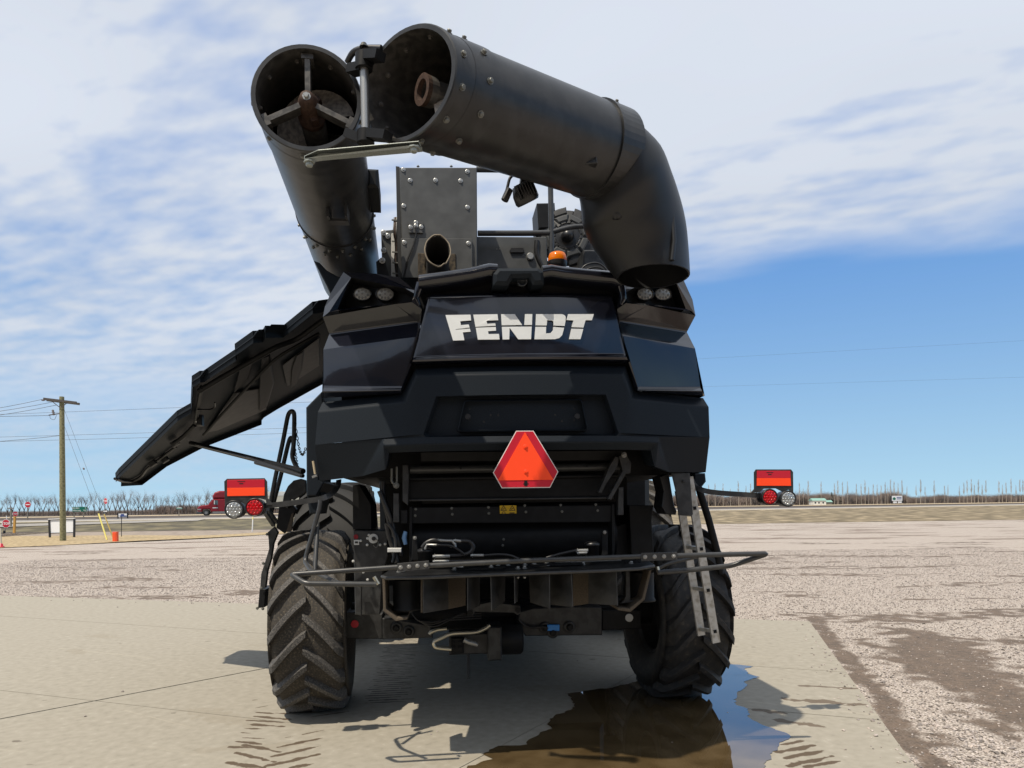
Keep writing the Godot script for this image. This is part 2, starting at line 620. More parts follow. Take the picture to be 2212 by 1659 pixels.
func dirt_amount(x: float, z: float, n1: FastNoiseLite, n2: FastNoiseLite) -> float:
	# bare damp soil: a broad track beside the pad and streaks across the lot
	var q := Vector2(x, z) - PAD_CORNER
	var u := q.dot(PAD_U)
	var v := q.dot(PAD_V)
	var a := n1.get_noise_2d(x * 1.0, z * 1.0)
	var b := n2.get_noise_2d(x * 1.0, z * 1.0)
	var track := 0.0
	if v > -0.6:
		track = exp(-pow((u - 0.95 - 0.10 * v + a * 0.5) / 0.62, 2.0)) * smoothstep(-0.6, 0.8, v) * 1.05
		track = maxf(track, exp(-pow((u - 0.12 + a * 0.1) / 0.16, 2.0)) * 0.9)
		track = maxf(track, exp(-pow((u - 2.6 - a * 0.6) / 0.35, 2.0)) * smoothstep(2.2, 3.0, v) * 0.7)
		if u < 0.0:
			track = 0.0
	else:
		track = exp(-pow((v + 0.12 + a * 0.12) / 0.17, 2.0)) * 0.75
	var streak: float = smoothstep(0.05, 0.42, n2.get_noise_2d(x * 0.16, z * 0.75) + a * 0.22) * 0.62
	return clampf(maxf(track, streak) + b * 0.30 + a * 0.12, 0.0, 1.0)

func ground():
	# far ground out to the horizon
	var far := sheet(self, "field_ground", PackedVector2Array([Vector2(-2500, -2800), Vector2(2500, -2800), Vector2(2500, 60), Vector2(-2500, 60)]), -0.60, M["field_soil"])
	structure(far, "dark ploughed field reaching to the horizon")
	# gravel lot
	var n1 := FastNoiseLite.new()
	n1.seed = 5
	n1.frequency = 0.45
	n1.fractal_octaves = 4
	var n2 := FastNoiseLite.new()
	n2.seed = 9
	n2.frequency = 0.9
	n2.fractal_octaves = 5
	var size := 1408
	var rect := Rect2(-22, -30, 44, 28)
	var n3 := FastNoiseLite.new()
	n3.seed = 31
	n3.frequency = 3.2
	n3.fractal_octaves = 4
	var data := PackedByteArray()
	data.resize(size * size * 4)
	for j in size:
		for i in size:
			var x := rect.position.x + rect.size.x * (i + 0.5) / size
			var z := rect.position.y + rect.size.y * (j + 0.5) / size
			var d := dirt_amount(x, z, n1, n2) + n3.get_noise_2d(x, z) * 0.55
			var o := (j * size + i) * 4
			var tone := 1.0 + 0.35 * n3.get_noise_2d(x * 4.0, z * 4.0) + 0.15 * n2.get_noise_2d(z * 3.0, x * 3.0)
			data[o] = int(84.0 * tone)
			data[o + 1] = int(70.0 * tone)
			data[o + 2] = int(58.0 * tone)
			data[o + 3] = int(clampf(smoothstep(0.34, 0.72, d) * 225.0, 0.0, 255.0))
	var dirt := ImageTexture.create_from_image(Image.create_from_data(size, size, false, Image.FORMAT_RGBA8, data))
	var gm := StandardMaterial3D.new()
	gm.resource_name = "gravel"
	gm.albedo_texture = ramp_tex(1024, 0.09, 101, [[0.0, lin(0.075, 0.064, 0.054)], [0.32, lin(0.19, 0.163, 0.138)], [0.46, lin(0.315, 0.27, 0.235)], [0.6, lin(0.435, 0.382, 0.338)], [0.75, lin(0.53, 0.475, 0.425)], [1.0, lin(0.68, 0.63, 0.57)]], 4)
	gm.uv1_scale = Vector3(0.42, 0.42, 0.42)
	gm.roughness = 0.95
	gm.detail_enabled = true
	gm.detail_albedo = dirt
	gm.detail_uv_layer = BaseMaterial3D.DETAIL_UV_2
	gm.detail_blend_mode = BaseMaterial3D.BLEND_MODE_MIX
	M["gravel"] = gm
	var gf := gm.duplicate()
	var fr := Rect2(-60, -66, 120, 36)
	var fw := 1280
	var fh := 768
	var fd := PackedByteArray()
	fd.resize(fw * fh * 4)
	for j in fh:
		for i in fw:
			var x := fr.position.x + fr.size.x * (i + 0.5) / fw
			var z := fr.position.y + fr.size.y * (j + 0.5) / fh
			var d: float = smoothstep(0.0, 0.42, n2.get_noise_2d(x * 0.13, z * 0.5) + n1.get_noise_2d(x * 0.6, z) * 0.3) * 0.7 + n3.get_noise_2d(x * 0.4, z * 0.8) * 0.5
			var o := (j * fw + i) * 4
			fd[o] = 100
			fd[o + 1] = 84
			fd[o + 2] = 72
			fd[o + 3] = int(clampf(smoothstep(0.2, 0.75, d) * 215.0, 0.0, 255.0))
	gf.detail_albedo = ImageTexture.create_from_image(Image.create_from_data(fw, fh, false, Image.FORMAT_RGBA8, fd))
	M["gravel_far"] = gf
	# the lot is cut out where the pad lies so that the pad edge is a real step
	var lot_near := sheet(self, "gravel_lot", PackedVector2Array([Vector2(-22, -30), Vector2(22, -30), Vector2(22, -2), Vector2(-22, -2)]), -0.03, gm, rect)
	structure(lot_near, "pinkish grey crushed stone lot with damp brown soil showing through")
	var lf_a := sheet(self, "gravel_lot_far", PackedVector2Array([Vector2(-31.0, -30.0), Vector2(-24.2, -33.5), Vector2(-17.9, -41.2), Vector2(-14.5, -50), Vector2(-9, -56), Vector2(150, -64.5), Vector2(150, -30)]), -0.03, gf, fr)
	structure(lf_a, "far part of the crushed stone lot with brown streaks")
	var lf_b := sheet(self, "gravel_lot_side", PackedVector2Array([Vector2(22, -30), Vector2(150, -30), Vector2(150, 40), Vector2(22, 40)]), -0.03, gf, fr)
	structure(lf_b, "crushed stone lot beside the pad")
	var lf_c := sheet(self, "gravel_lot_side", PackedVector2Array([Vector2(-60, -30), Vector2(-22, -30), Vector2(-22, 40), Vector2(-60, 40)]), -0.03, gf, fr)
	structure(lf_c, "crushed stone lot beyond the pad")
	var lf_d := sheet(self, "gravel_lot_side", PackedVector2Array([Vector2(-22, -2), Vector2(22, -2), Vector2(22, 40), Vector2(-22, 40)]), -0.03, gf, fr)
	structure(lf_d, "crushed stone lot behind the viewer")
	# loose stones over the near lot
	var stones := []
	for k in 3:
		var st := new_st()
		var r2 := RandomNumberGenerator.new()
		r2.seed = 40 + k
		var p := []
		for i in 6:
			var a := TAU * i / 6.0
			p.append(Vector3(cos(a) * r2.randf_range(0.7, 1.1), r2.randf_range(-0.1, 0.25), sin(a) * r2.randf_range(0.6, 1.0)))
		var top := Vector3(r2.randf_range(-0.2, 0.2), r2.randf_range(0.55, 0.8), r2.randf_range(-0.2, 0.2))
		for i in 6:
			var j := (i + 1) % 6
			var a: Vector3 = p[i]
			var b: Vector3 = p[j]
			tri(st, a, b, top, (a + b) / 2.0 + Vector3.UP * 0.4)
			tri(st, a, b, Vector3(0, -0.5, 0), (a + b) / 2.0 + Vector3.DOWN)
		st.generate_normals()
		stones.append(st.commit())
	var sm := StandardMaterial3D.new()
	sm.resource_name = "stone"
	sm.vertex_color_use_as_albedo = true
	sm.roughness = 0.9
	for k in 3:
		var mm := MultiMesh.new()
		mm.transform_format = MultiMesh.TRANSFORM_3D
		mm.use_colors = true
		mm.mesh = stones[k]
		var list := []
		var tries := 0
		while list.size() < 40000 and tries < 190000:
			tries += 1
			var zz := -(4.2 + pow(rng.randf(), 1.7) * 21.0)
			var xx := rng.randf_range(-17.0, 17.0)
			var q := Vector2(xx, zz) - PAD_CORNER
			var pu := q.dot(PAD_U)
			var pv := q.dot(PAD_V)
			var yy := -0.03
			if pu < 0.01 and pv > -0.01:
				# a few stones kicked over the rim of the slab
				if rng.randf() > 0.22 * exp(pu / 0.10) + 0.12 * exp(-pv / 0.15) + 0.0006:
					continue
				yy = 0.0
			if absf(xx) > -zz * 0.76 + 0.3:
				continue
			var d := dirt_amount(xx, zz, n1, n2) + n3.get_noise_2d(xx, zz) * 0.3
			if rng.randf() < smoothstep(0.3, 0.7, d) * 0.82:
				continue
			var s := rng.randf_range(0.005, 0.0145) * lerpf(1.0, 0.62, smoothstep(0.3, 0.6, d)) * (1.0 + 0.9 * pow(rng.randf(), 4.0))
			var b := Basis(Vector3.UP, rng.randf() * TAU) * Basis(Vector3.RIGHT, rng.randf_range(-0.5, 0.5))
			list.append([Transform3D(b.scaled(Vector3(s, s, s)), Vector3(xx, yy + s * 0.2, zz)), rng.randf()])
		mm.instance_count = list.size()
		for i in list.size():
			mm.set_instance_transform(i, list[i][0])
			var t: float = list[i][1]
			var g := 0.12 + 0.33 * t
			var warm := rng.randf()
			mm.set_instance_color(i, Color(g * (1.03 + 0.05 * warm), g * 0.93, g * (0.89 - 0.06 * warm)))
		var mi := MultiMeshInstance3D.new()
		mi.name = "loose_gravel"
		mi.multimesh = mm
		mi.material_override = sm
		add_child(mi, true)
		tag(mi, ["loose crushed stones strewn on the lot", "pinkish crushed stones scattered over the lot", "pale crushed stones lying on the lot"][k], "gravel", "", "stuff")
	pad(n1, n2)

func mark(poly: Array, img: Image, rect: Rect2, c: Color, edge: float, sd: int):
	# a wet print on the concrete: a thin rounded streak from poly[0] to poly[1]
	var a: Vector2 = poly[0]
	var b: Vector2 = poly[1]
	var wd: float = poly[2]
	var k := img.get_width() / rect.size.x
	var nz := FastNoiseLite.new()
	nz.seed = sd
	nz.frequency = 6.0
	var lo := Vector2(minf(a.x, b.x) - wd, minf(a.y, b.y) - wd)
	var hi := Vector2(maxf(a.x, b.x) + wd, maxf(a.y, b.y) + wd)
	var i0 := maxi(0, int((lo.x - rect.position.x) * k))
	var i1 := mini(img.get_width() - 1, int((hi.x - rect.position.x) * k))
	var j0 := maxi(0, int((lo.y - rect.position.y) * k))
	var j1 := mini(img.get_height() - 1, int((hi.y - rect.position.y) * k))
	for j in range(j0, j1 + 1):
		for i in range(i0, i1 + 1):
			var p := rect.position + Vector2(i + 0.5, j + 0.5) / k
			var t := clampf((p - a).dot(b - a) / (b - a).length_squared(), 0.0, 1.0)
			var dist := p.distance_to(a.lerp(b, t)) + nz.get_noise_2d(p.x, p.y) * wd * 0.55
			var w2 := wd * (0.35 + 0.65 * sin(PI * clampf(t * 0.8 + 0.16, 0.0, 1.0)))
			if dist < w2 * 0.5:
				var al: float = c.a * smoothstep(0.5, 0.38, dist / w2)
				var old := img.get_pixel(i, j)
				if al > old.a:
					img.set_pixel(i, j, Color(c.r, c.g, c.b, al))

func pad(n1: FastNoiseLite, n2: FastNoiseLite):
	var p := structure(node(self, "concrete_pad"), "pale concrete pad made of large slabs")
	var whole := PackedVector2Array([pad_pt(0, 0), pad_pt(0, 11), pad_pt(-24, 11), pad_pt(-24, 0)])
	var rect := Rect2(-7, -13.5, 12, 12)
	# stains, wet prints: one picture of matter on the slabs
	var size := 2048
	var img := Image.create(size, size, false, Image.FORMAT_RGBA8)
	img.fill(Color(0.34, 0.27, 0.19, 0.0))
	var wet := Color(0.29, 0.225, 0.155, 0.92)
	var sd := 0
	# prints left by the wet lugs: behind the left wheel, trailing away from it, and to the right of the puddle
	var left_prints := [[Vector2(-2.181,-5.993),Vector2(-2.106,-6.052),0.02],
		[Vector2(-2.127,-5.863),Vector2(-1.956,-5.810),0.03],
		[Vector2(-2.107,-5.750),Vector2(-1.786,-5.649),0.05],
		[Vector2(-2.125,-5.642),Vector2(-1.788,-5.573),0.04],
		[Vector2(-2.090,-5.545),Vector2(-1.778,-5.463),0.05],
		[Vector2(-2.067,-5.434),Vector2(-1.924,-5.417),0.03],
		[Vector2(-2.055,-5.337),Vector2(-1.985,-5.316),0.02],
		[Vector2(-1.997,-5.216),Vector2(-1.793,-5.179),0.035],
		[Vector2(-2.018,-5.134),Vector2(-1.813,-5.067),0.045],
		[Vector2(-2.011,-5.014),Vector2(-1.842,-4.990),0.05],
		[Vector2(-1.937,-5.062),Vector2(-1.625,-4.900),0.05],
		[Vector2(-1.925,-4.895),Vector2(-1.601,-4.713),0.05],
		[Vector2(-1.912,-4.709),Vector2(-1.637,-4.601),0.06],
		[Vector2(-1.667,-4.994),Vector2(-1.401,-5.192),0.05],
		[Vector2(-1.645,-4.812),Vector2(-1.372,-5.017),0.05],
		[Vector2(-1.622,-4.632),Vector2(-1.350,-4.836),0.055],
		[Vector2(-1.457,-4.595),Vector2(-1.326,-4.668),0.055],
		[Vector2(-1.683,-5.204),Vector2(-1.627,-5.234),0.02],
		[Vector2(-1.573,-5.273),Vector2(-1.442,-5.370),0.02],
		[Vector2(-1.626,-5.720),Vector2(-1.370,-5.853),0.03],
		[Vector2(-1.964,-5.834),Vector2(-1.751,-5.788),0.03],
		[Vector2(-2.298,-6.238),Vector2(-2.265,-6.246),0.02],
		[Vector2(1.845,-4.919),Vector2(2.032,-4.990),0.05],
		[Vector2(1.759,-4.770),Vector2(2.060,-4.895),0.06],
		[Vector2(1.781,-4.669),Vector2(2.081,-4.788),0.055],
		[Vector2(1.743,-4.521),Vector2(2.097,-4.687),0.06],
		[Vector2(1.827,-4.493),Vector2(2.105,-4.597),0.05]]
	for q in left_prints:
		mark([q[0], q[1], q[2]], img, rect, wet, 0.1, sd)
		sd += 1
	for k in 60:
		var zz := -6.1 - k * 0.075
		var xx := -1.30 + sin(k * 1.7) * 0.03 + (-6.1 - zz) * -0.10
		mark([Vector2(xx + 0.02, zz), Vector2(xx + 0.36 + 0.05 * sin(k * 2.3), zz - 0.04), 0.03], img, rect, Color(0.24, 0.19, 0.14, 0.85), 0.1, 100 + k)
	for k in 70:
		var a := Vector2(rng.randf_range(-5.5, 3.5), rng.randf_range(-11.0, -4.4))
		mark([a, a + Vector2(rng.randf_range(-0.05, 0.05), rng.randf_range(-0.02, 0.02)), rng.randf_range(0.015, 0.05)], img, rect, Color(0.25, 0.20, 0.15, rng.randf_range(0.3, 0.8)), 0.1, 300 + k)
	for q in [[Vector2(2.3, -6.05), Vector2(2.9, -5.85), 0.12], [Vector2(2.62, -6.5), Vector2(3.1, -6.35), 0.07], [Vector2(2.0, -5.5), Vector2(2.3, -5.3), 0.1], [Vector2(1.95, -5.75), Vector2(2.15, -5.65), 0.09]]:
		mark(q, img, rect, Color(0.30, 0.23, 0.16, 0.75), 0.1, 500 + sd)
		sd += 1
	for k in 46:
		var a := Vector2(rng.randf_range(-6.0, 3.0), rng.randf_range(-12.0, -4.6))
		var d := Vector2(0.95, 0.28).rotated(rng.randf_range(-0.5, 0.5)) * rng.randf_range(0.3, 1.8)
		mark([a, a + d, rng.randf_range(0.012, 0.05)], img, rect, Color(0.72, 0.69, 0.62, rng.randf_range(0.08, 0.2)), 0.1, 700 + k)
	for k in 26:
		var a := Vector2(rng.randf_range(-6.0, 3.0), rng.randf_range(-12.0, -4.6))
		var d := Vector2(0.9, 0.3).rotated(rng.randf_range(-0.6, 0.6)) * rng.randf_range(0.2, 0.9)
		mark([a, a + d, rng.randf_range(0.08, 0.3)], img, rect, Color(0.50, 0.46, 0.39, rng.randf_range(0.12, 0.3)), 0.1, 800 + k)
	var cm := StandardMaterial3D.new()
	cm.resource_name = "concrete"
	cm.albedo_texture = ramp_tex(2048, 0.02, 111, [[0.0, lin(0.215, 0.197, 0.160)], [0.25, lin(0.268, 0.245, 0.199)], [0.5, lin(0.286, 0.262, 0.214)], [0.75, lin(0.302, 0.277, 0.228)], [1.0, lin(0.37, 0.345, 0.29)]], 8)
	cm.uv1_scale = Vector3(0.23, 0.23, 0.3)
	cm.roughness = 0.85
	cm.detail_enabled = true
	cm.detail_albedo = ImageTexture.create_from_image(img)
	cm.detail_uv_layer = BaseMaterial3D.DETAIL_UV_2
	cm.detail_blend_mode = BaseMaterial3D.BLEND_MODE_MIX
	M["concrete"] = cm
	mat("joint_dark", lin(0.05, 0.04, 0.033), 0.95)
	# joints as narrow strips taken out of the pad
	var strips := []
	for q in [[Vector3(-4.179,0,-5.766), Vector3(-2.648,0,-7.446), 0.024, 6.0, 1.2], [Vector3(-4.849,0,-6.695), Vector3(-2.141,0,-5.705), 0.010, 6.0, 0.6], [Vector3(2.209,0,-7.387), Vector3(3.189,0,-7.005), 0.013, 14.0, 3.0], [Vector3(1.946,0,-5.77), Vector3(2.749,0,-5.462), 0.015, 1.6, 3.0], [Vector3(-0.338,0,-4.589), Vector3(0.635,0,-6.135), 0.008, 2.0, 2.0]]:
		var a := Vector2(q[0].x, q[0].z)
		var b := Vector2(q[1].x, q[1].z)
		var d := (b - a).normalized()
		var nn: Vector2 = Vector2(-d.y, d.x) * q[2] / 2.0
		a -= d * q[3]
		b += d * q[4]
		strips.append(PackedVector2Array([a + nn, b + nn, b - nn, a - nn]))
	var polys := [whole]
	for s in strips:
		var next := []
		for q in polys:
			next.append_array(Geometry2D.clip_polygons(q, s))
		polys = next
	for q in polys:
		if Geometry2D.is_polygon_clockwise(q):
			continue
		var o := sheet(p, "slab", q, 0.0, cm, rect)
		# the rim of the slab, so that it has thickness
		var st := new_st()
		for i in q.size():
			var a: Vector2 = q[i]
			var b: Vector2 = q[(i + 1) % q.size()]
			var out := Vector2((b - a).y, -(b - a).x)
			quad(st, Vector3(a.x, 0.0, a.y), Vector3(b.x, 0.0, b.y), Vector3(b.x, -0.09, b.y), Vector3(a.x, -0.09, a.y), Vector3(out.x, 0, out.y))
		put(o, "slab_edge", st, cm)
	sheet(p, "joint_filler", whole, -0.011, M["joint_dark"])
	# standing water
	var wm := StandardMaterial3D.new()
	wm.resource_name = "puddle_water"
	wm.albedo_texture = ramp_tex(512, 0.01, 121, [[0.0, lin(0.055, 0.036, 0.016)], [0.5, lin(0.085, 0.058, 0.028)], [1.0, lin(0.12, 0.085, 0.045)]], 6)
	wm.uv1_scale = Vector3(0.5, 0.5, 0.5)
	wm.roughness = 0.025
	wm.metallic_specular = 1.0
	wm.clearcoat_enabled = true
	wm.clearcoat = 0.6
	wm.clearcoat_roughness = 0.02
	M["puddle_water"] = wm
	var outline := PackedVector2Array()
	for q in [Vector3(2.210,0.041,-7.383),Vector3(2.301,0.041,-7.360),Vector3(2.458,0.041,-7.257),Vector3(2.323,0.041,-7.192),Vector3(2.324,0.041,-7.058),Vector3(2.282,0.041,-6.958),Vector3(2.356,0.041,-6.823),Vector3(2.251,0.041,-6.755),Vector3(2.158,0.041,-6.639),Vector3(2.139,0.041,-6.535),Vector3(2.074,0.041,-6.384),Vector3(1.985,0.041,-6.267),Vector3(1.909,0.041,-6.108),Vector3(1.842,0.041,-5.891),Vector3(1.895,0.041,-5.765),Vector3(1.865,0.041,-5.609),Vector3(1.848,0.041,-5.461),Vector3(1.866,0.041,-5.371),Vector3(1.905,0.041,-5.284),Vector3(1.947,0.041,-5.171),Vector3(1.956,0.041,-5.085),Vector3(1.877,0.041,-4.943),Vector3(1.796,0.041,-4.824),Vector3(1.660,0.041,-4.637),Vector3(1.562,0.041,-4.491),Vector3(1.438,0.041,-4.192),Vector3(1.008,0.041,-4.008),Vector3(0.363,0.041,-4.092),Vector3(-0.179,0.041,-4.315),Vector3(-0.331,0.041,-4.485),Vector3(-0.308,0.041,-4.588),Vector3(-0.163,0.041,-4.708),Vector3(-0.227,0.041,-4.798),Vector3(-0.092,0.041,-4.950),Vector3(0.024,0.041,-4.964),Vector3(0.079,0.041,-4.982),Vector3(0.091,0.041,-5.065),Vector3(0.168,0.041,-5.220),Vector3(0.299,0.041,-5.315),Vector3(0.232,0.041,-5.456),Vector3(0.355,0.041,-5.674),Vector3(0.518,0.041,-5.952),Vector3(0.495,0.041,-6.142),Vector3(0.462,0.041,-6.315),Vector3(0.621,0.041,-6.396),Vector3(0.839,0.041,-6.466),Vector3(1.151,0.041,-6.690),Vector3(1.462,0.041,-7.020),Vector3(1.828,0.041,-7.199)]:
		outline.append(Vector2(q.x, q.z))
	# ragged shore
	var ragged := PackedVector2Array()
	for i in outline.size():
		var a := outline[i]
		var b := outline[(i + 1) % outline.size()]
		var n := maxi(1, int(a.distance_to(b) / 0.03))
		for k in n:
			var t := float(k) / n
			var c := a.lerp(b, t)
			var off := n2.get_noise_2d(c.x * 4.0, c.y * 4.0) * 0.045 + n2.get_noise_2d(c.x * 17.0, c.y * 17.0) * 0.02
			ragged.append(c + Vector2(off, off * 0.4) * (0.0 if k == 0 and i == 0 else 1.0))
	var pud := sheet(self, "puddle", ragged, 0.004, wm)
	structure(pud, "shallow puddle with brown silt on the concrete beside the right wheel")


# ---------- what lies beyond the lot ----------
func strip(parent: Node, called: String, a: Array, b: Array, m: Material) -> MeshInstance3D:
	# a band of ground between two lines of points
	var st := new_st()
	st.set_smooth_group(0)
	for i in a.size() - 1:
		quad(st, a[i], a[i + 1], b[i + 1], b[i], Vector3.UP)
	return put(parent, called, st, m)

func line_across(x0: float, x1: float, zf: Callable, yf: Callable, n := 40) -> Array:
	var out := []
	for i in n + 1:
		var x := lerpf(x0, x1, float(i) / n)
		out.append(Vector3(x, yf.call(x), zf.call(x)))
	return out

func background():
	# the highway runs across behind, a little nearer at the left, on a low bank
	var bump := FastNoiseLite.new()
	bump.seed = 77
	bump.frequency = 0.05
	var near_edge := func(x): return -(92.0 + 0.37 * x)
	var lvl := func(_x): return 0.60
	var e0 := line_across(-260, 420, near_edge, lvl)
	var e1 := line_across(-260, 420, func(x): return near_edge.call(x) - 3.0, lvl)
	var e2 := line_across(-260, 420, func(x): return near_edge.call(x) - 14.0, func(_x): return 0.66)
	var e3 := line_across(-260, 420, func(x): return near_edge.call(x) - 17.0, lvl)
	var e4 := line_across(-260, 420, func(x): return near_edge.call(x) - 30.0, func(_x): return -0.2)
	structure(strip(self, "road_shoulder", e0, e1, M["road_shoulder"]), "pale gravel shoulder of the highway")
	structure(strip(self, "highway", e1, e2, M["asphalt"]), "grey highway crossing behind the lot")
	structure(strip(self, "road_shoulder", e2, e3, M["road_shoulder"]), "far gravel shoulder of the highway")
	structure(strip(self, "field_bank", e3, e4, M["field_soil"]), "dark soil bank beyond the highway")
	# bank on the near side
	var foot := func(x): return -57.0 - 0.05 * x if x > 0.0 else -57.0
	var b0 := line_across(-9, 420, func(x): return foot.call(x), func(_x): return -0.03)
	var b1 := line_across(-9, 420, func(x): return foot.call(x) - 4.0, func(x): return -0.25 + bump.get_noise_2d(x, 0.0) * 0.15)
	var b2 := line_across(-9, 420, func(x): return lerpf(foot.call(x), near_edge.call(x), 0.45), func(x): return 0.10 + bump.get_noise_2d(x, 30.0) * 0.2)
	var b3 := line_across(-9, 420, func(x): return near_edge.call(x), func(_x): return 0.60)
	var bank := structure(node(self, "grass_bank"), "bank of dry brown grass below the highway")
	strip(bank, "bank_foot", b0, b1, M["bank_grass"])
	strip(bank, "bank_middle", b1, b2, M["bank_grass"])
	strip(bank, "bank_top", b2, b3, M["bank_grass"])
	# left side: yellow grass strip, service road, ditch
	var g0 := [Vector3(-29.683,-0.03,-28.329),Vector3(-27.704,-0.03,-31.313),Vector3(-24.602,-0.03,-34.09),Vector3(-22.618,-0.03,-36.255),Vector3(-20.983,-0.03,-39.891),Vector3(-18.858,-0.03,-42.117),Vector3(-18.024,-0.03,-43.417),Vector3(-15.036,-0.03,-49.421)]
	var g1 := [Vector3(-35.416,-0.03,-33.805),Vector3(-32.788,-0.03,-37.065),Vector3(-36.431,-0.03,-50.495),Vector3(-30.954,-0.03,-49.63),Vector3(-25.662,-0.03,-48.795),Vector3(-20.866,-0.03,-46.606),Vector3(-19.648,-0.03,-47.334),Vector3(-16.598,-0.03,-54.561)]
	structure(strip(self, "grass_verge", g0, g1, M["dry_grass"]), "strip of dry yellow grass round the utility pole")
	var r1 := []
	for q in g1:
		r1.append(Vector3(q.x * 1.12, -0.03, minf(-57.5, q.z - 3.0)))
	structure(strip(self, "service_road", g1, r1, M["dirt_road"]), "narrow gravel service road beside the ditch")
	var c0 := line_across(-260, -9, func(x): return minf(-57.0, -57.0 - 0.0 * x), func(_x): return -0.03)
	var c1 := line_across(-260, -9, func(_x): return -61.0, func(x): return -0.42 + bump.get_noise_2d(x * 2.0, 9.0) * 0.12)
	var c2 := line_across(-260, -9, func(x): return lerpf(-61.0, near_edge.call(x), 0.35), func(x): return -0.25 + bump.get_noise_2d(x * 2.0, 50.0) * 0.2)
	var c3 := line_across(-260, -9, func(x): return near_edge.call(x), func(_x): return 0.60)
	for i in c0.size():
		if c0[i].x < -70.0:
			for l in [c0, c1, c2]:
				l[i].z = c3[i].z + (1.0 if l == c2 else 2.0)
	var ditch := structure(node(self, "ditch"), "dark grassy ditch between service road and highway")
	strip(ditch, "near_slope", c0, c1, M["dirt_road"])
	strip(ditch, "bottom", c1, c2, M["field_soil"])
	strip(ditch, "far_slope", c2, c3, M["ditch_grass"])
	# side road that climbs the slope and joins the highway at the left
	var s0 := []
	var s1 := []
	for i in c2.size():
		var x: float = c2[i].x
		if x > -34.0 or x < -68.0:
			continue
		var t := (x + 68.0) / 34.0
		s0.append(c2[i].lerp(c3[i], lerpf(0.10, 0.80, t)) + Vector3(0, 0.05, 0))
		s1.append(c2[i].lerp(c3[i], lerpf(0.52, 0.97, t)) + Vector3(0, 0.05, 0))
	structure(strip(self, "side_road", s0, s1, M["asphalt"]), "grey side road joining the highway at the signs")
	# pale straw edges of the fields
	var f0 := line_across(-320, 10, func(x): return -300.0 - 0.2 * x, func(_x): return -0.55)
	var f1 := line_across(-320, 10, func(x): return -345.0 - 0.2 * x, func(_x): return -0.52)
	structure(strip(self, "straw_margin", f0, f1, M["straw"]), "pale straw margin in front of the tree row")
	var f2 := line_across(90, 700, func(x): return -400.0, func(_x): return -0.5)
	var f3 := line_across(90, 700, func(x): return -440.0, func(_x): return -0.3)
	structure(strip(self, "straw_margin", f2, f3, M["straw"]), "pale straw margin in front of the poplars")
	trees()
	print("trees done")
	pole_and_wires()
	roadside()
	truck()
	far_right()
	behind_viewer()

# ---------- trees ----------
func stick(st: SurfaceTool, a: Vector3, b: Vector3, ra: float, rb: float, n := 3):
	var d := (b - a).normalized()
	var x := d.cross(Vector3(0.3, 0.2, 0.9)).normalized()
	var y := d.cross(x)
	for k in n:
		var t0 := TAU * k / n
		var t1 := TAU * (k + 1) / n
		var o0 := x * cos(t0) + y * sin(t0)
		var o1 := x * cos(t1) + y * sin(t1)
		quad(st, a + o0 * ra, a + o1 * ra, b + o1 * rb, b + o0 * rb, o0 + o1)

func branch(st: SurfaceTool, r: RandomNumberGenerator, a: Vector3, d: Vector3, l: float, rad: float, depth: int, rise: float, spread: float):
	var p := a
	var dir := d
	var segs := 3 if depth > 1 else 2
	for s in segs:
		var q := p + dir * (l / segs)
		var r0 := rad * (1.0 - 0.6 * s / segs)
		var r1 := rad * (1.0 - 0.6 * (s + 1) / segs)
		stick(st, p, q, r0, r1)
		if depth > 0:
			for k in (2 if depth > 1 else 3):
				var ax := Vector3(r.randf_range(-1, 1), r.randf_range(-0.2, 0.2), r.randf_range(-1, 1)).normalized()
				var nd := (dir + ax * spread + Vector3.UP * rise).normalized()
				branch(st, r, q, nd, l * r.randf_range(0.45, 0.72), r1 * 0.62, depth - 1, rise, spread)
		p = q
		dir = (dir + Vector3(r.randf_range(-0.25, 0.25), rise * 0.6, r.randf_range(-0.25, 0.25))).normalized()

func make_tree(kind: String, sd: int) -> Array:
	# returns trunk mesh and crown mesh for a tree about ten metres tall
	var r := RandomNumberGenerator.new()
	r.seed = sd
	var t := new_st()
	var c := new_st()
	if kind == "broad":
		var p := Vector3.ZERO
		var d := Vector3(r.randf_range(-0.12, 0.12), 1, r.randf_range(-0.1, 0.1)).normalized()
		var hgt := r.randf_range(2.0, 3.2)
		stick(t, p, p + d * hgt, 0.26, 0.2, 5)
		p += d * hgt
		for k in r.randi_range(3, 4):
			var a := TAU * k / 4.0 + r.randf() * 0.8
			var nd := Vector3(cos(a) * 0.42, 1.0, sin(a) * 0.42).normalized()
			var q := p + nd * r.randf_range(1.6, 2.6)
			stick(t, p, q, 0.16, 0.1, 4)
			branch(c, r, q, nd, r.randf_range(2.6, 3.6), 0.085, 3, 0.22, 0.55)
	else:
		var lean := Vector3(r.randf_range(-0.03, 0.03), 1, 0).normalized()
		stick(t, Vector3.ZERO, lean * 5.0, 0.10, 0.06, 5)
		stick(t, lean * 5.0, lean * 13.2, 0.055, 0.01, 4)
		for k in 70:
			var h := r.randf_range(5.2, 12.6)
			var a := r.randf() * TAU
			var l := r.randf_range(0.9, 1.7) * (1.0 - 0.55 * (h - 5.0) / 8.0)
			var nd := Vector3(cos(a) * 0.32, 1.0, sin(a) * 0.32).normalized()
			branch(c, r, lean * h, nd, l, 0.030, 1, 0.1, 0.25)
	t.generate_normals()
	c.generate_normals()
	return [t.commit(), c.commit()]

func place_tree(called: String, made: Array, at: Vector3, s: Vector3, turn: float, tm: Material, cm: Material, label: String, group: String):
	var n := node(self, called, at)
	n.rotation.y = turn
	n.scale = s
	put_mesh(n, "trunk", made[0], tm)
	put_mesh(n, "crown", made[1], cm)
	tag(n, label, "tree", group)

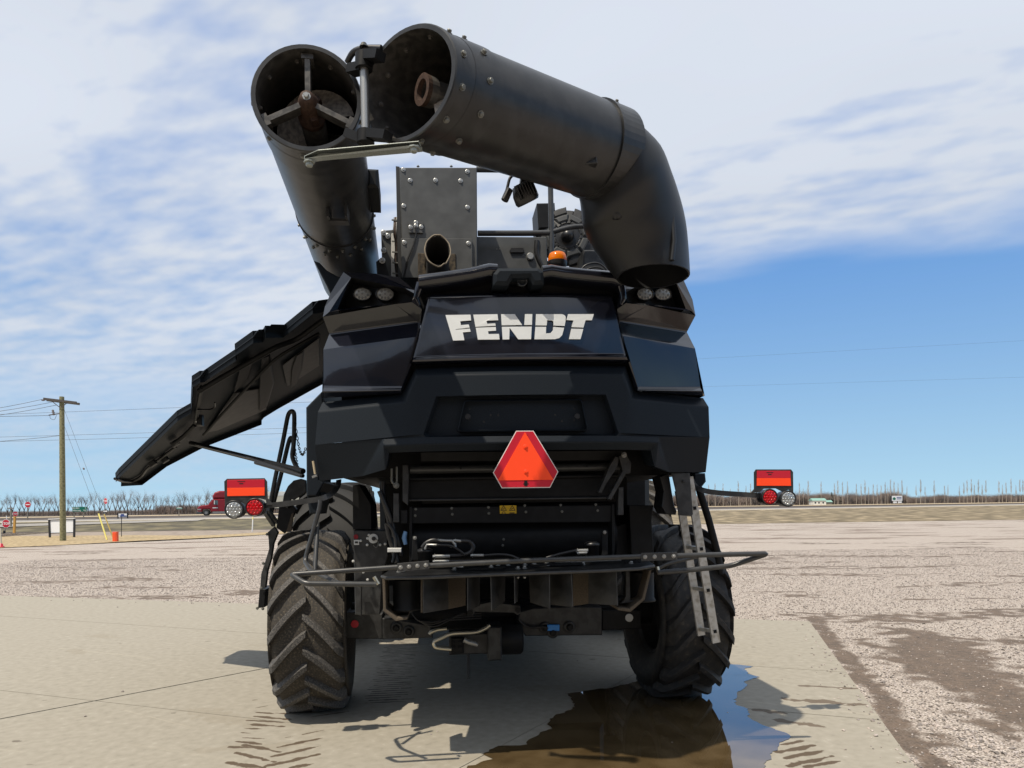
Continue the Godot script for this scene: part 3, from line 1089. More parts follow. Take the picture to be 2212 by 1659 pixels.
func trees():
	var bump2 := FastNoiseLite.new()
	bump2.seed = 4
	bump2.frequency = 0.02
	var broad := []
	for k in 7:
		broad.append(make_tree("broad", 200 + k))
	var pop := []
	for k in 6:
		pop.append(make_tree("poplar", 300 + k))
	# row of bare broadleaf trees at the left
	var r := RandomNumberGenerator.new()
	r.seed = 6
	var px := -12.0
	var spots := []
	while px < 640.0:
		spots.append(px)
		px += r.randf_range(7.0, 14.0)
	for i in spots.size():
		var x: float = spots[i]
		var zz := 355.0 + r.randf_range(-6, 10)
		var wx := (x - 1106.0) / 1534.0 * zz
		var s := r.randf_range(0.88, 1.22)
		if x > 440.0:
			s *= 1.05
		place_tree("bare_tree", broad[i % 7], Vector3(wx, -0.6, -zz), Vector3(s * r.randf_range(1.0, 1.3), s, s), r.randf() * TAU, M["bark_grey"], M["twig_grey"], "bare leafless broadleaf tree in the row beyond the highway", "row of bare trees beyond the highway")
	# tall thin poplars at the right
	var rp := [1518.0, 1531, 1545, 1562, 1578, 1596, 1612, 1622]
	px = 1727.0
	while px < 2225.0:
		rp.append(px)
		px += r.randf_range(6.0, 11.0) if r.randf() < 0.85 else r.randf_range(18.0, 30.0)
	for i in rp.size():
		var x: float = rp[i]
		var zz := 430.0 + r.randf_range(-2, 2)
		var wx := (x - 1106.0) / 1534.0 * zz
		var s := r.randf_range(0.78, 1.15)
		place_tree("poplar_tree", pop[i % 6], Vector3(wx, -0.4, -zz), Vector3(s * 1.15, s, s * 1.15), r.randf() * TAU, M["poplar_pale"], M["poplar_twig"], "tall thin bare poplar with pale trunk in the row across the field", "row of bare poplars across the field")
	# brush behind the rows, one mass
	var bush := []
	for k in 3:
		var st := new_st()
		var rr := RandomNumberGenerator.new()
		rr.seed = 400 + k
		for j in 9:
			var a := rr.randf() * TAU
			branch(st, rr, Vector3(cos(a) * 0.5, 0, sin(a) * 0.5), Vector3(cos(a) * 0.35, 1, sin(a) * 0.35).normalized(), 2.4, 0.07, 2, 0.15, 0.5)
		st.generate_normals()
		bush.append(st.commit())
	for k in 3:
		var mm := MultiMesh.new()
		mm.transform_format = MultiMesh.TRANSFORM_3D
		mm.mesh = bush[k]
		var cnt := 860
		mm.instance_count = cnt
		for i in cnt:
			var x := r.randf_range(1200.0, 2300.0)
			var zz := r.randf_range(455.0, 560.0)
			var s := r.randf_range(0.7, 1.7) * (1.15 if x < 1960.0 else 0.85) * (1.0 + 0.45 * bump2.get_noise_1d(x))
			mm.set_instance_transform(i, Transform3D(Basis(Vector3.UP, r.randf() * TAU).scaled(Vector3(s * 1.2, s, s * 1.2)), Vector3((x - 1106.0) / 1534.0 * zz, -0.5, -zz)))
		var mi := MultiMeshInstance3D.new()
		mi.name = "far_brush"
		mi.multimesh = mm
		mi.material_override = M["brush_brown"] if k != 1 else M["brush_grey"]
		add_child(mi, true)
		tag(mi, ["brown leafless brush behind the poplars", "dark leafless brush deep behind the poplars", "thin leafless scrub behind the poplars"][k], "brush", "", "stuff")
	for k in 2:
		var mm := MultiMesh.new()
		mm.transform_format = MultiMesh.TRANSFORM_3D
		mm.mesh = bush[k]
		var cnt := 420
		mm.instance_count = cnt
		for i in cnt:
			var x := r.randf_range(-120.0, 900.0)
			var zz := r.randf_range(372.0, 420.0)
			var s := r.randf_range(0.5, 0.9) * (1.5 if x > 340.0 else 0.8)
			mm.set_instance_transform(i, Transform3D(Basis(Vector3.UP, r.randf() * TAU).scaled(Vector3(s * 1.2, s, s * 1.2)), Vector3((x - 1106.0) / 1534.0 * zz, -0.6, -zz)))
		var mi := MultiMeshInstance3D.new()
		mi.name = "tree_row_brush"
		mi.multimesh = mm
		mi.material_override = M["brush_brown"]
		add_child(mi, true)
		tag(mi, ["leafless brush under the row of bare trees", "low leafless thicket behind the row of bare trees"][k], "brush", "", "stuff")
	# dark conifers by the far farmyard
	for q in [[1772.0, 1.0], [1797, 1.3], [1803, 1.1], [1816, 0.8], [1860, 0.7], [1792, 0.8]]:
		var st := new_st()
		var rr := RandomNumberGenerator.new()
		rr.seed = int(q[0])
		for j in 70:
			var h := rr.randf()
			var a := rr.randf() * TAU
			var w := (1.0 - h) * 1.5 + 0.15
			var b := Vector3(0, h * 6.0 + 0.4, 0)
			var o := Vector3(cos(a) * w, -0.35, sin(a) * w)
			var side := Vector3(-sin(a), 0, cos(a)) * 0.32
			tri(st, b, b + o + side, b + o - side, Vector3.UP)
		var at := Vector3((q[0] - 1106.0) / 1534.0 * 448.0, -0.5, -448.0)
		var n := node(self, "conifer_tree", at)
		n.scale = Vector3.ONE * q[1]
		put(n, "crown", st, M["conifer"])
		st = new_st()
		stick(st, Vector3.ZERO, Vector3(0, 6.2, 0), 0.14, 0.03, 5)
		put(n, "trunk", st, M["bark_grey"])
		tag(n, "dark green conifer beside the far farmhouse", "tree", "conifers round the far farmhouse")

# ---------- utility pole ----------
func wire(called: String, a: Vector3, b: Vector3, sag: float, label: String, r := 0.012, parent: Node = null, group := "overhead wires"):
	var st := new_st()
	var p := []
	for i in 13:
		var t := i / 12.0
		p.append(a.lerp(b, t) + Vector3.DOWN * sag * 4.0 * t * (1.0 - t))
	tube(st, p, r, 4, false)
	var o := put(parent if parent else self, called, st, M["wire"])
	if not parent:
		tag(o, label, "wire", group)

func pole_and_wires():
	var base := Vector3(-26.073,-0.03,-41.196)
	var k := -base.z
	var top := Vector3(-26.037,8.323,-41.2)
	var n := node(self, "utility_pole", base)
	var st := new_st()
	var t := top - base
	t.z = 0.0
	tube(st, [Vector3(0, -0.3, 0), t * 0.5, t], [0.165, 0.15, 0.125], 12)
	put(n, "pole", st, M["pole_wood"])
	var loc := func(q: Vector3): return Vector3(q.x - base.x, q.y - base.y, 0.0)
	var a1: Vector3 = loc.call(Vector3(-26.965,8.187,-41.2))
	var a2: Vector3 = loc.call(Vector3(-25.075,7.935,-41.2))
	st = new_st()
	bar(st, a1 + Vector3(0, 0, 0.19), a2 + Vector3(0, 0, 0.19), 0.09, 0.13)
	put(n, "crossarm", st, M["crossarm_wood"])
	st = new_st()
	bar(st, a1 + Vector3(-0.06, -0.02, -0.19), a2 + Vector3(-0.06, -0.02, -0.19), 0.09, 0.13)
	put(n, "crossarm", st, M["crossarm_wood"])
	for q in [[Vector3(-26.484,8.033,-41.2), Vector3(-26.032,7.665,-41.2)], [Vector3(-25.599,7.941,-41.2), Vector3(-25.978,7.664,-41.2)]]:
		st = new_st()
		bar(st, loc.call(q[0]) + Vector3(0, 0, 0.2), loc.call(q[1]) + Vector3(0, 0, 0.17), 0.03, 0.035)
		put(n, "arm_brace", st, M["crossarm_wood"])
	# switch and insulator on a short side bracket
	st = new_st()
	bar(st, loc.call(Vector3(-26.036,7.356,-41.2)) + Vector3(0, 0, 0.05), loc.call(Vector3(-26.762,7.258,-41.2)) + Vector3(0, 0, 0.05), 0.05, 0.05)
	put(n, "switch_bracket", st, M["crossarm_wood"])
	st = new_st()
	var sw: Vector3 = loc.call(Vector3(-26.492,7.415,-41.2)) + Vector3(0, 0, 0.06)
	lathe(st, sw + Vector3(0.03, -0.16, 0), Vector3(-0.25, 1, 0), [[0.0, 0.0], [0.0, 0.05], [0.07, 0.07], [0.1, 0.045], [0.16, 0.08], [0.2, 0.045], [0.26, 0.07], [0.32, 0.04], [0.34, 0.0]], 10)
	put(n, "insulator", st, M["ceramic"])
	st = new_st()
	tube(st, fillet([loc.call(Vector3(-26.735,7.257,-41.2)), loc.call(Vector3(-26.738,7.069,-41.2)), loc.call(Vector3(-26.471,6.958,-41.2)), loc.call(Vector3(-26.36,7.252,-41.2))], 0.3), 0.012, 4, false)
	put(n, "jumper_wire", st, M["wire"])
	st = new_st()
	lathe(st, a1 + Vector3(-0.25, -0.05, 0), Vector3.RIGHT, [[0.0, 0.0], [0.0, 0.03], [0.1, 0.05], [0.2, 0.03], [0.25, 0.0]], 8)
	put(n, "insulator", st, M["ceramic"])
	tag(n, "weathered green grey wooden utility pole with crossarm on the grass strip", "utility pole")
	# wires to the left and to the right
	for q in [[Vector3(-27.153,8.189,-41.2), Vector3(-37.738,6.916,-38), 0.5], [Vector3(-26.511,8.033,-41.2), Vector3(-37.742,6.619,-38), 0.4], [Vector3(-26.352,7.843,-41.2), Vector3(-37.745,6.371,-38), 0.4]]:
		wire("overhead_wire", q[0], q[1], q[2], "thin overhead wire running from the pole crossarm")
	wire("overhead_wire", Vector3(-26.763,7.244,-41.2), Vector3(-41.709,7.577,-42), 0.1, "thin overhead wire running from the pole switch")
	wire("overhead_wire", Vector3(-26.16,6.068,-41.2), Vector3(-37.756,5.504,-38), 0.3, "thin telephone wire fixed halfway up the utility pole")
	wire("overhead_wire", Vector3(-57.749,8.448,-52), Vector3(6.685,10.206,-52), 0.2, "long thin wire passing behind the utility pole", 0.010, null, "long wires behind the pole")
	wire("overhead_wire", Vector3(-57.768,6.956,-52), Vector3(6.659,8.172,-52), 0.2, "long thin wire passing behind the utility pole", 0.010, null, "long wires behind the pole")
	wire("overhead_wire", Vector3(-57.772,6.685,-52), Vector3(6.654,7.732,-52), 0.2, "long thin wire passing behind the utility pole", 0.010, null, "long wires behind the pole")
	wire("overhead_wire", Vector3(11.608,19.428,-90), Vector3(87.928,22.742,-90), 0.0, "faint thin wire across the clear sky over the field", 0.007, null, "faint wires over the field")
	wire("overhead_wire", Vector3(11.567,16.202,-90), Vector3(87.861,17.521,-90), 0.0, "faint thin wire across the clear sky over the field", 0.007, null, "faint wires over the field")
	# guy wires and their yellow guards
	var g1 := Vector3(-22.265,0.081,-39)
	var g2 := Vector3(-22.281,0.207,-39.6)
	wire("guy_wire", Vector3(-25.989,6.845,-41.2), g1, 0.0, "steel guy wire from halfway up the pole to the ground", 0.009, null, "guy wires of the pole")
	wire("guy_wire", Vector3(-25.951,7.704,-41.2), g2, 0.0, "steel guy wire from the pole top to the ground", 0.009, null, "guy wires of the pole")
	st = new_st()
	lathe(st, Vector3(-23.946,4.106,-39.7), Vector3(-23.81,3.846,-39.7) - Vector3(-23.946,4.106,-39.7), [[0.0, 0.0], [0.02, 0.045], [0.12, 0.045], [0.14, 0.0]], 8)
	tag(put(self, "guy_insulator", st, M["ceramic"]), "small grey insulator on the guy wire of the pole", "insulator")
	st = new_st()
	tube(st, [Vector3(-22.824,1.523,-39.2), g1], 0.042, 8)
	tag(put(self, "guy_guard", st, M["guard_yellow"]), "bright yellow plastic guard leaning on the guy wire", "guy guard")
	st = new_st()
	tube(st, [Vector3(-22.862,1.477,-39.8), g2], 0.034, 8)
	tag(put(self, "guy_guard", st, M["guard_faded"]), "faded brownish yellow guard leaning on the guy wire", "guy guard")

func octagon(c: Vector3, r: float, n := Vector3.BACK) -> Array:
	var b := look_basis(n)
	var out := []
	for i in 8:
		var a := TAU * (i + 0.5) / 8.0
		out.append(c + b * Vector3(cos(a) * r, sin(a) * r, 0))
	return out

func stop_sign(parent: Node, c: Vector3, r: float, n := Vector3.BACK):
	var st := new_st()
	prism(st, octagon(c, r, n), -n * 0.004)
	var pl := put(parent, "sign_border", st, M["sign_white"])
	st = new_st()
	prism(st, octagon(c + n * 0.004, r * 0.92, n), -n * 0.003)
	put(parent, "sign_plate", st, M["sign_red"])
	text_part(parent, "lettering", "STOP", c + n * 0.008, n, r * 0.62, M["sign_white"], true)

func post(parent: Node, a: Vector3, b: Vector3, w: float, m: Material, called := "post"):
	var st := new_st()
	bar(st, a, b, w, w, Vector3.BACK)
	put(parent, called, st, m)

func roadside():
	# notice board by the pole
	var b0 := Vector3(-30.363,-0.03,-46.586)
	var n := node(self, "notice_board", Vector3(b0.x, -0.03, b0.z))
	var q := func(x, y): return Vector3((x - 107.0) / 1534.0 * 42.0, (1161.0 - y) / 1534.0 * 42.0, 0.0)
	post(n, q.call(108, 1165), q.call(107, 1119), 0.10, M["sign_black"])
	post(n, q.call(166, 1165), q.call(167.2, 1118), 0.10, M["sign_black"])
	var st := new_st()
	prism(st, [q.call(110, 1150), q.call(164.5, 1149), q.call(165, 1120), q.call(109, 1121)], Vector3(0, 0, -0.03))
	put(n, "white_panel", st, M["board_white"])
	for e in [[q.call(106, 1119.5), q.call(168, 1118)], [q.call(109, 1151), q.call(165, 1150)]]:
		st = new_st()
		bar(st, e[0] + Vector3(0, 0, 0.01), e[1] + Vector3(0, 0, 0.01), 0.07, 0.045)
		put(n, "frame_rail", st, M["sign_black"])
	st = new_st()
	bar(st, q.call(105, 1117.2), q.call(168.5, 1115.8), 0.10, 0.05)
	put(n, "top_cap", st, M["sign_white"])
	st = new_st()
	prism(st, [q.call(102, 1149) - Vector3(0, 0, 0.4), q.call(106, 1149) - Vector3(0, 0, 0.4), q.call(106, 1129) - Vector3(0, 0, 0.4), q.call(103, 1129) - Vector3(0, 0, 0.4)], Vector3(0, 0, -0.03))
	put(n, "back_panel", st, M["board_white"])
	tag(n, "white notice board on two black posts behind the utility pole", "notice board")
	# stop signs
	n = node(self, "stop_sign")
	stop_sign(n, Vector3(-39.923,0.763,-56), 0.345)
	post(n, Vector3(-40.071,0.035,-56), Vector3(-39.919,0.471,-56), 0.04, M["steel_post"])
	st = new_st()
	tube(st, [Vector3(-39.993,0.001,-55.9), Vector3(-39.983,0.22,-55.9)], 0.09, 8)
	put(n, "base_weight", st, M["sign_black"])
	st = new_st()
	bar(st, Vector3(-39.864,1.128,-56), Vector3(-39.857,1.383,-56), 0.04, 0.04, Vector3.BACK)
	put(n, "flag_holder", st, M["sign_white"])
	tag(n, "red STOP sign on a low portable stand with a black weight", "stop sign")
	n = node(self, "stop_sign")
	stop_sign(n, Vector3(-40.575,1.515,-58), 0.21, Vector3(0.55, 0, 1).normalized())
	post(n, Vector3(-40.76,-0.113,-58.1), Vector3(-40.673,1.401,-58.1), 0.14, M["post_yellow_wood"])
	tag(n, "small red STOP sign on a yellow wooden post", "stop sign")
	n = node(self, "stop_sign")
	stop_sign(n, Vector3(-48.068,2.816,-84), 0.40, Vector3(-0.6, 0, 1).normalized())
	post(n, Vector3(-48.352,0.046,-84.1), Vector3(-48.149,3.114,-84.1), 0.075, M["steel_post"])
	st = new_st()
	prism(st, [Vector3(-48.323,1.501,-83.9), Vector3(-47.776,1.494,-83.9), Vector3(-47.772,1.74,-83.9), Vector3(-48.319,1.747,-83.9)], Vector3(0, 0, -0.02))
	put(n, "arrow_plate", st, M["sign_black"])
	st = new_st()
	prism(st, [Vector3(-48.277,1.566,-83.88), Vector3(-47.927,1.561,-83.88), Vector3(-47.928,1.512,-83.88), Vector3(-47.785,1.62,-83.88), Vector3(-47.925,1.725,-83.88), Vector3(-47.926,1.676,-83.88), Vector3(-48.276,1.681,-83.88)], Vector3(0, 0, -0.01))
	put(n, "arrow", st, M["sign_white"])
	tag(n, "red STOP sign above a white one way arrow beside the highway", "stop sign")
	# no entry sign
	n = node(self, "no_entry_sign")
	var c := Vector3(-65.453,2.636,-96)
	st = new_st()
	disc(st, c - Vector3(0, 0, 0.01), Vector3.BACK, 0.42, 0.01, 24)
	put(n, "sign_border", st, M["sign_white"])
	st = new_st()
	disc(st, c, Vector3.BACK, 0.385, 0.01, 24)
	put(n, "sign_plate", st, M["sign_red"])
	st = new_st()
	box(st, c + Vector3(0, 0, 0.014), Vector3(0.56, 0.12, 0.01))
	put(n, "white_bar", st, M["sign_white"])
	post(n, Vector3(-65.579,0.602,-96.1), Vector3(-65.517,3.013,-96.1), 0.09, M["grey_wood"])
	tag(n, "round red no entry sign with white bar on a grey post", "road sign")
	# grey wooden post
	n = node(self, "wooden_post")
	post(n, Vector3(-49.434,0.163,-70), Vector3(-49.359,2.079,-70), 0.13, M["grey_wood"])
	st = new_st()
	box(st, Vector3(-49.326,2.033,-69.9), Vector3(0.62, 0.12, 0.03))
	put(n, "name_board", st, M["steel_post"])
	tag(n, "plain grey wooden post with a small board beside the STOP signs", "post")
	# green distance sign
	n = node(self, "distance_sign")
	c = Vector3(-66.977,1.957,-110)
	st = new_st()
	box(st, c, Vector3(2.25, 0.74, 0.03), Basis(), 0.004)
	put(n, "sign_plate", st, M["sign_green"])
	for l in [["Morden", -0.62, 0.18], ["5", 0.92, 0.18], ["Killarney", -0.42, -0.19], ["142", 0.80, -0.19]]:
		text_part(n, "lettering", l[0], c + Vector3(l[1], l[2], 0.02), Vector3.BACK, 0.25, M["sign_white"])
	post(n, Vector3(-67.917,0.569,-110.1), Vector3(-67.88,2.327,-110.1), 0.11, M["grey_wood"])
	post(n, Vector3(-66.446,0.55,-110.1), Vector3(-66.416,2.308,-110.1), 0.11, M["grey_wood"])
	tag(n, "green distance sign reading Morden 5 and Killarney 142", "road sign")
	# small street sign further along
	n = node(self, "street_sign")
	post(n, Vector3(-50.719,0.703,-108.1), Vector3(-50.662,2.464,-108.1), 0.09, M["grey_wood"])
	st = new_st()
	box(st, Vector3(-50.587,1.9,-108), Vector3(0.85, 0.22, 0.02))
	put(n, "sign_plate", st, M["roof_teal"])
	st = new_st()
	box(st, Vector3(-50.576,1.999,-107.98), Vector3(0.62, 0.08, 0.02))
	put(n, "white_band", st, M["sign_white"])
	tag(n, "small teal and white street name sign on a thin post by the highway", "road sign")
	# black post with a small blue plaque, and a billboard behind it
	n = node(self, "plaque_post")
	st = new_st()
	tube(st, [Vector3(-25.323,-0.008,-46), Vector3(-25.3,1.402,-46)], 0.022, 6)
	put(n, "post", st, M["sign_black"])
	st = new_st()
	box(st, Vector3(-25.213,1.371,-45.95), Vector3(0.22, 0.16, 0.012))
	put(n, "plaque", st, M["sign_blue"])
	tag(n, "thin black post carrying a small dark blue plaque", "post")
	n = node(self, "billboard")
	st = new_st()
	box(st, Vector3(-82.256,0.652,-150), Vector3(2.0, 0.75, 0.08))
	put(n, "white_panel", st, M["sign_white"])
	for x in [254.6, 275.4]:
		st = new_st()
		bar(st, Vector3((x - 1106.0) / 1534.0 * 150.0, -0.1, -150.0), Vector3((x - 1106.0) / 1534.0 * 150.0, 1.25, -150.0), 0.2, 0.2, Vector3.BACK)
		put(n, "black_post", st, M["sign_black"])
	st = new_st()
	box(st, Vector3(-82.105,0.534,-149.9), Vector3(1.5, 0.16, 0.03))
	put(n, "dark_band", st, M["sign_blue"])
	tag(n, "low white and blue billboard with black posts beside the highway", "billboard")
	# orange pedestal and stakes
	n = node(self, "cable_pedestal", Vector3(-22.009,-0.03,-39.377))
	st = new_st()
	box(st, Vector3(0, 0.25, 0), Vector3(0.24, 0.5, 0.2), Basis(), 0.012)
	put(n, "housing", st, M["orange_plastic"])
	st = new_st()
	box(st, Vector3(0, 0.515, 0), Vector3(0.25, 0.03, 0.21), Basis(), 0.01)
	put(n, "cap", st, M["orange_plastic"])
	st = new_st()
	box(st, Vector3(0.04, 0.24, 0.103), Vector3(0.012, 0.46, 0.008))
	put(n, "door_seam", st, M["signal_red"])
	tag(n, "orange plastic cable pedestal on the yellow grass", "pedestal")
	n = node(self, "marker_stake", Vector3(-24.873,-0.03,-34.528))
	st = new_st()
	bar(st, Vector3(0, 0.1, 0), Vector3(-0.01, 0.92, 0), 0.05, 0.05, Vector3.BACK)
	put(n, "stake", st, M["trailer_cream"])
	st = new_st()
	lathe(st, Vector3.ZERO, Vector3.UP, [[0.0, 0.16], [0.04, 0.15], [0.06, 0.10], [0.17, 0.085], [0.18, 0.0]], 12)
	put(n, "base", st, M["signal_red"])
	tag(n, "cream wooden stake in a red base at the edge of the gravel", "marker")
	n = node(self, "marker_stake", Vector3(-19.454,-0.03,-53.131))
	st = new_st()
	tube(st, [Vector3(0, 0, 0), Vector3(0.05, 0.92, 0)], 0.045, 8)
	put(n, "stake", st, M["sign_white"])
	st = new_st()
	tube(st, [Vector3(0.05, 0.925, 0), Vector3(0.062, 1.06, 0), Vector3(0.066, 1.12, 0)], [0.046, 0.04, 0.02], 8)
	put(n, "yellow_tip", st, M["guard_yellow"])
	tag(n, "white marker stake with a yellow tip standing in the ditch", "marker")
	n = node(self, "driftwood", Vector3(-36.312,-0.2,-74.815))
	st = new_st()
	tube(st, [Vector3(-0.6, 0.02, 0), Vector3(0.1, 0.1, 0), Vector3(0.55, 0.22, 0)], [0.05, 0.09, 0.04], 6)
	put(n, "stem", st, M["straw"])
	tag(n, "pale broken branch lying in the dark ditch", "branch")

# ---------- truck ----------
func truck():
	# local frame: x to the truck's front (which is the picture's left), so x is mirrored
	var z := -118.0
	var gy := 0.64
	var k := 118.0 / 1534.0
	var n := node(self, "semi_truck", Vector3((423.0 - 1106.0) * k, gy, z))
	n.rotation.y = deg_to_rad(18.0)
	n.scale = Vector3.ONE * 1.03
	var z0 := 1.2
	var pp := func(l: Array): 
		var out := []
		for q in l:
			out.append(Vector3(q[0], q[1], z0))
		return out
	var st := new_st()
	prism(st, pp.call([[0.35, 0.55], [1.0, 0.55], [1.15, 1.05], [2.2, 1.05], [2.35, 0.6], [4.9, 0.55], [4.9, 2.7], [2.75, 2.7], [2.55, 2.5], [1.95, 1.75], [0.75, 1.6], [0.35, 1.3]]), Vector3(0, 0, -2.4), 0.12)
	put(n, "cab_body", st, M["truck_red"])
	st = new_st()
	prism(st, pp.call([[2.6, 2.72], [4.9, 2.72], [4.9, 3.98], [3.6, 3.98], [2.95, 3.75], [2.6, 3.2]]), Vector3(0, 0, -2.4), 0.2)
	put(n, "roof_fairing", st, M["truck_red"])
	st = new_st()
	prism(st, [Vector3(1.98, 1.80, 1.0), Vector3(2.55, 2.58, 1.0), Vector3(2.55, 2.58, -1.0), Vector3(1.98, 1.80, -1.0)], Vector3(-0.06, 0.05, 0))
	put(n, "windscreen", st, M["windscreen"])
	st = new_st()
	prism(st, pp.call([[2.75, 1.75], [3.4, 1.75], [3.4, 2.45], [2.95, 2.45]]), Vector3(0, 0, 0.012))
	put(n, "door_window", st, M["windscreen"])
	st = new_st()
	box(st, Vector3(2.9, 2.15, 1.42), Vector3(0.1, 0.6, 0.2))
	put(n, "mirror", st, M["sign_white"])
	st = new_st()
	prism(st, [Vector3(0.30, 0.75, 0.75), Vector3(0.33, 1.5, 0.7), Vector3(0.33, 1.5, -0.7), Vector3(0.30, 0.75, -0.75)], Vector3(0.06, 0, 0))
	put(n, "grille", st, M["truck_grey"])
	st = new_st()
	box(st, Vector3(0.6, 0.5, 0), Vector3(0.75, 0.42, 2.42), Basis(), 0.05)
	put(n, "bumper", st, M["truck_grey"])
	st = new_st()
	box(st, Vector3(0.62, 1.0, 1.21), Vector3(0.5, 0.2, 0.03), Basis(), 0.01)
	put(n, "headlight", st, M["lamp_clear"])
	st = new_st()
	box(st, Vector3(3.6, 0.5, 1.22), Vector3(2.0, 0.28, 0.04), Basis(), 0.01)
	put(n, "side_step", st, M["steel_post"])
	st = new_st()
	box(st, Vector3(3.0, 1.25, 1.215), Vector3(0.8, 0.12, 0.012))
	put(n, "door_lettering", st, M["sign_white"])
	st = new_st()
	box(st, Vector3(5.9, 0.75, 0), Vector3(2.2, 0.35, 1.0))
	put(n, "chassis", st, M["truck_grey"])
	for w in [[1.62, 1.0], [5.6, 1.0], [6.9, 1.0], [16.5, 1.0], [17.8, 1.0]]:
		for s in [1.0, -1.0]:
			var wn := node(n, "wheel", Vector3(w[0], 0.5, s * 0.98))
			st = new_st()
			lathe(st, Vector3(0, 0, -0.17), Vector3.BACK, [[0.0, 0.28], [0.0, 0.45], [0.05, 0.5], [0.29, 0.5], [0.34, 0.45], [0.34, 0.28]], 20, false, true)
			put(wn, "tyre", st, M["tyre_clean"])
			st = new_st()
			disc(st, Vector3(0, 0, 0.08 * s - 0.06), Vector3.BACK, 0.28, 0.12, 16, 0.02)
			put(wn, "rim", st, M["steel_post"])
	st = new_st()
	box(st, Vector3(12.2, 2.42, 0), Vector3(13.4, 2.75, 2.5), Basis(), 0.03)
	put(n, "trailer_box", st, M["trailer_cream"])
	st = new_st()
	box(st, Vector3(12.2, 3.45, 1.262), Vector3(13.4, 0.65, 0.016))
	put(n, "trailer_band", st, M["trailer_white"])
	st = new_st()
	box(st, Vector3(12.2, 0.98, 0), Vector3(13.2, 0.16, 2.3))
	put(n, "trailer_frame", st, M["truck_grey"])
	tag(n, "red semi truck with cream trailer driving on the highway", "truck")

func far_right():
	# billboard beyond the highway
	var n := node(self, "billboard")
	var c := Vector3(103.005,2.292,-190)
	var st := new_st()
	box(st, c, Vector3(2.9, 1.35, 0.1))
	put(n, "white_panel", st, M["sign_white"])
	st = new_st()
	prism(st, [c + Vector3(-1.2, -0.25, 0.06), c + Vector3(-0.75, -0.5, 0.06), c + Vector3(-0.3, -0.25, 0.06), c + Vector3(-0.4, 0.1, 0.06), c + Vector3(-0.75, 0.35, 0.06), c + Vector3(-1.1, 0.1, 0.06)], Vector3(0, 0, -0.02))
	put(n, "green_emblem", st, M["sign_green"])
	for y in [0.25, -0.15]:
		st = new_st()
		box(st, c + Vector3(0.55, y, 0.06), Vector3(1.3, 0.2, 0.02))
		put(n, "printed_line", st, M["sign_blue"])
	for x in [-1.55, 1.55]:
		st = new_st()
		box(st, c + Vector3(x, -0.3, 0), Vector3(0.22, 2.0, 0.25))
		put(n, "black_post", st, M["sign_black"])
	for x in [-0.55, 0.75]:
		st = new_st()
		box(st, c + Vector3(x, -1.05, 0.05), Vector3(1.0, 0.45, 0.06))
		put(n, "lower_panel", st, M["sign_white"])
	tag(n, "white billboard with green emblem between black posts beyond the highway", "billboard")
	# farmhouse among the trees
	n = node(self, "farmhouse", Vector3((1766.0 - 1106.0) / 1534.0 * 440.0, -0.5, -440.0))
	st = new_st()
	box(st, Vector3(0, 1.4, 0), Vector3(8.0, 2.8, 6.0))
	put(n, "wall", st, M["house_white"])
	st = new_st()
	prism(st, [Vector3(-4.4, 2.8, 3.4), Vector3(-4.4, 2.8, -3.4), Vector3(-4.4, 4.3, 0)], Vector3(8.8, 0, 0))
	put(n, "roof", st, M["roof_teal"])
	for x in [-2.6, -0.4, 2.2]:
		st = new_st()
		box(st, Vector3(x, 1.5, 3.02), Vector3(0.9, 1.0, 0.06))
		put(n, "window", st, M["dark_glass"])
	tag(n, "white farmhouse with teal roof among the far trees", "house")
	n = node(self, "farm_shed", Vector3((1786.0 - 1106.0) / 1534.0 * 444.0, -0.5, -444.0))
	st = new_st()
	box(st, Vector3(0, 0.9, 0), Vector3(5.0, 1.8, 4.0))
	put(n, "wall", st, M["grey_wood"])
	st = new_st()
	prism(st, [Vector3(-2.8, 1.8, 2.3), Vector3(-2.8, 1.8, -2.3), Vector3(-2.8, 3.0, 0)], Vector3(5.6, 0, 0))
	put(n, "roof", st, M["roof_teal"])
	tag(n, "low grey shed with teal roof beside the far farmhouse", "shed")

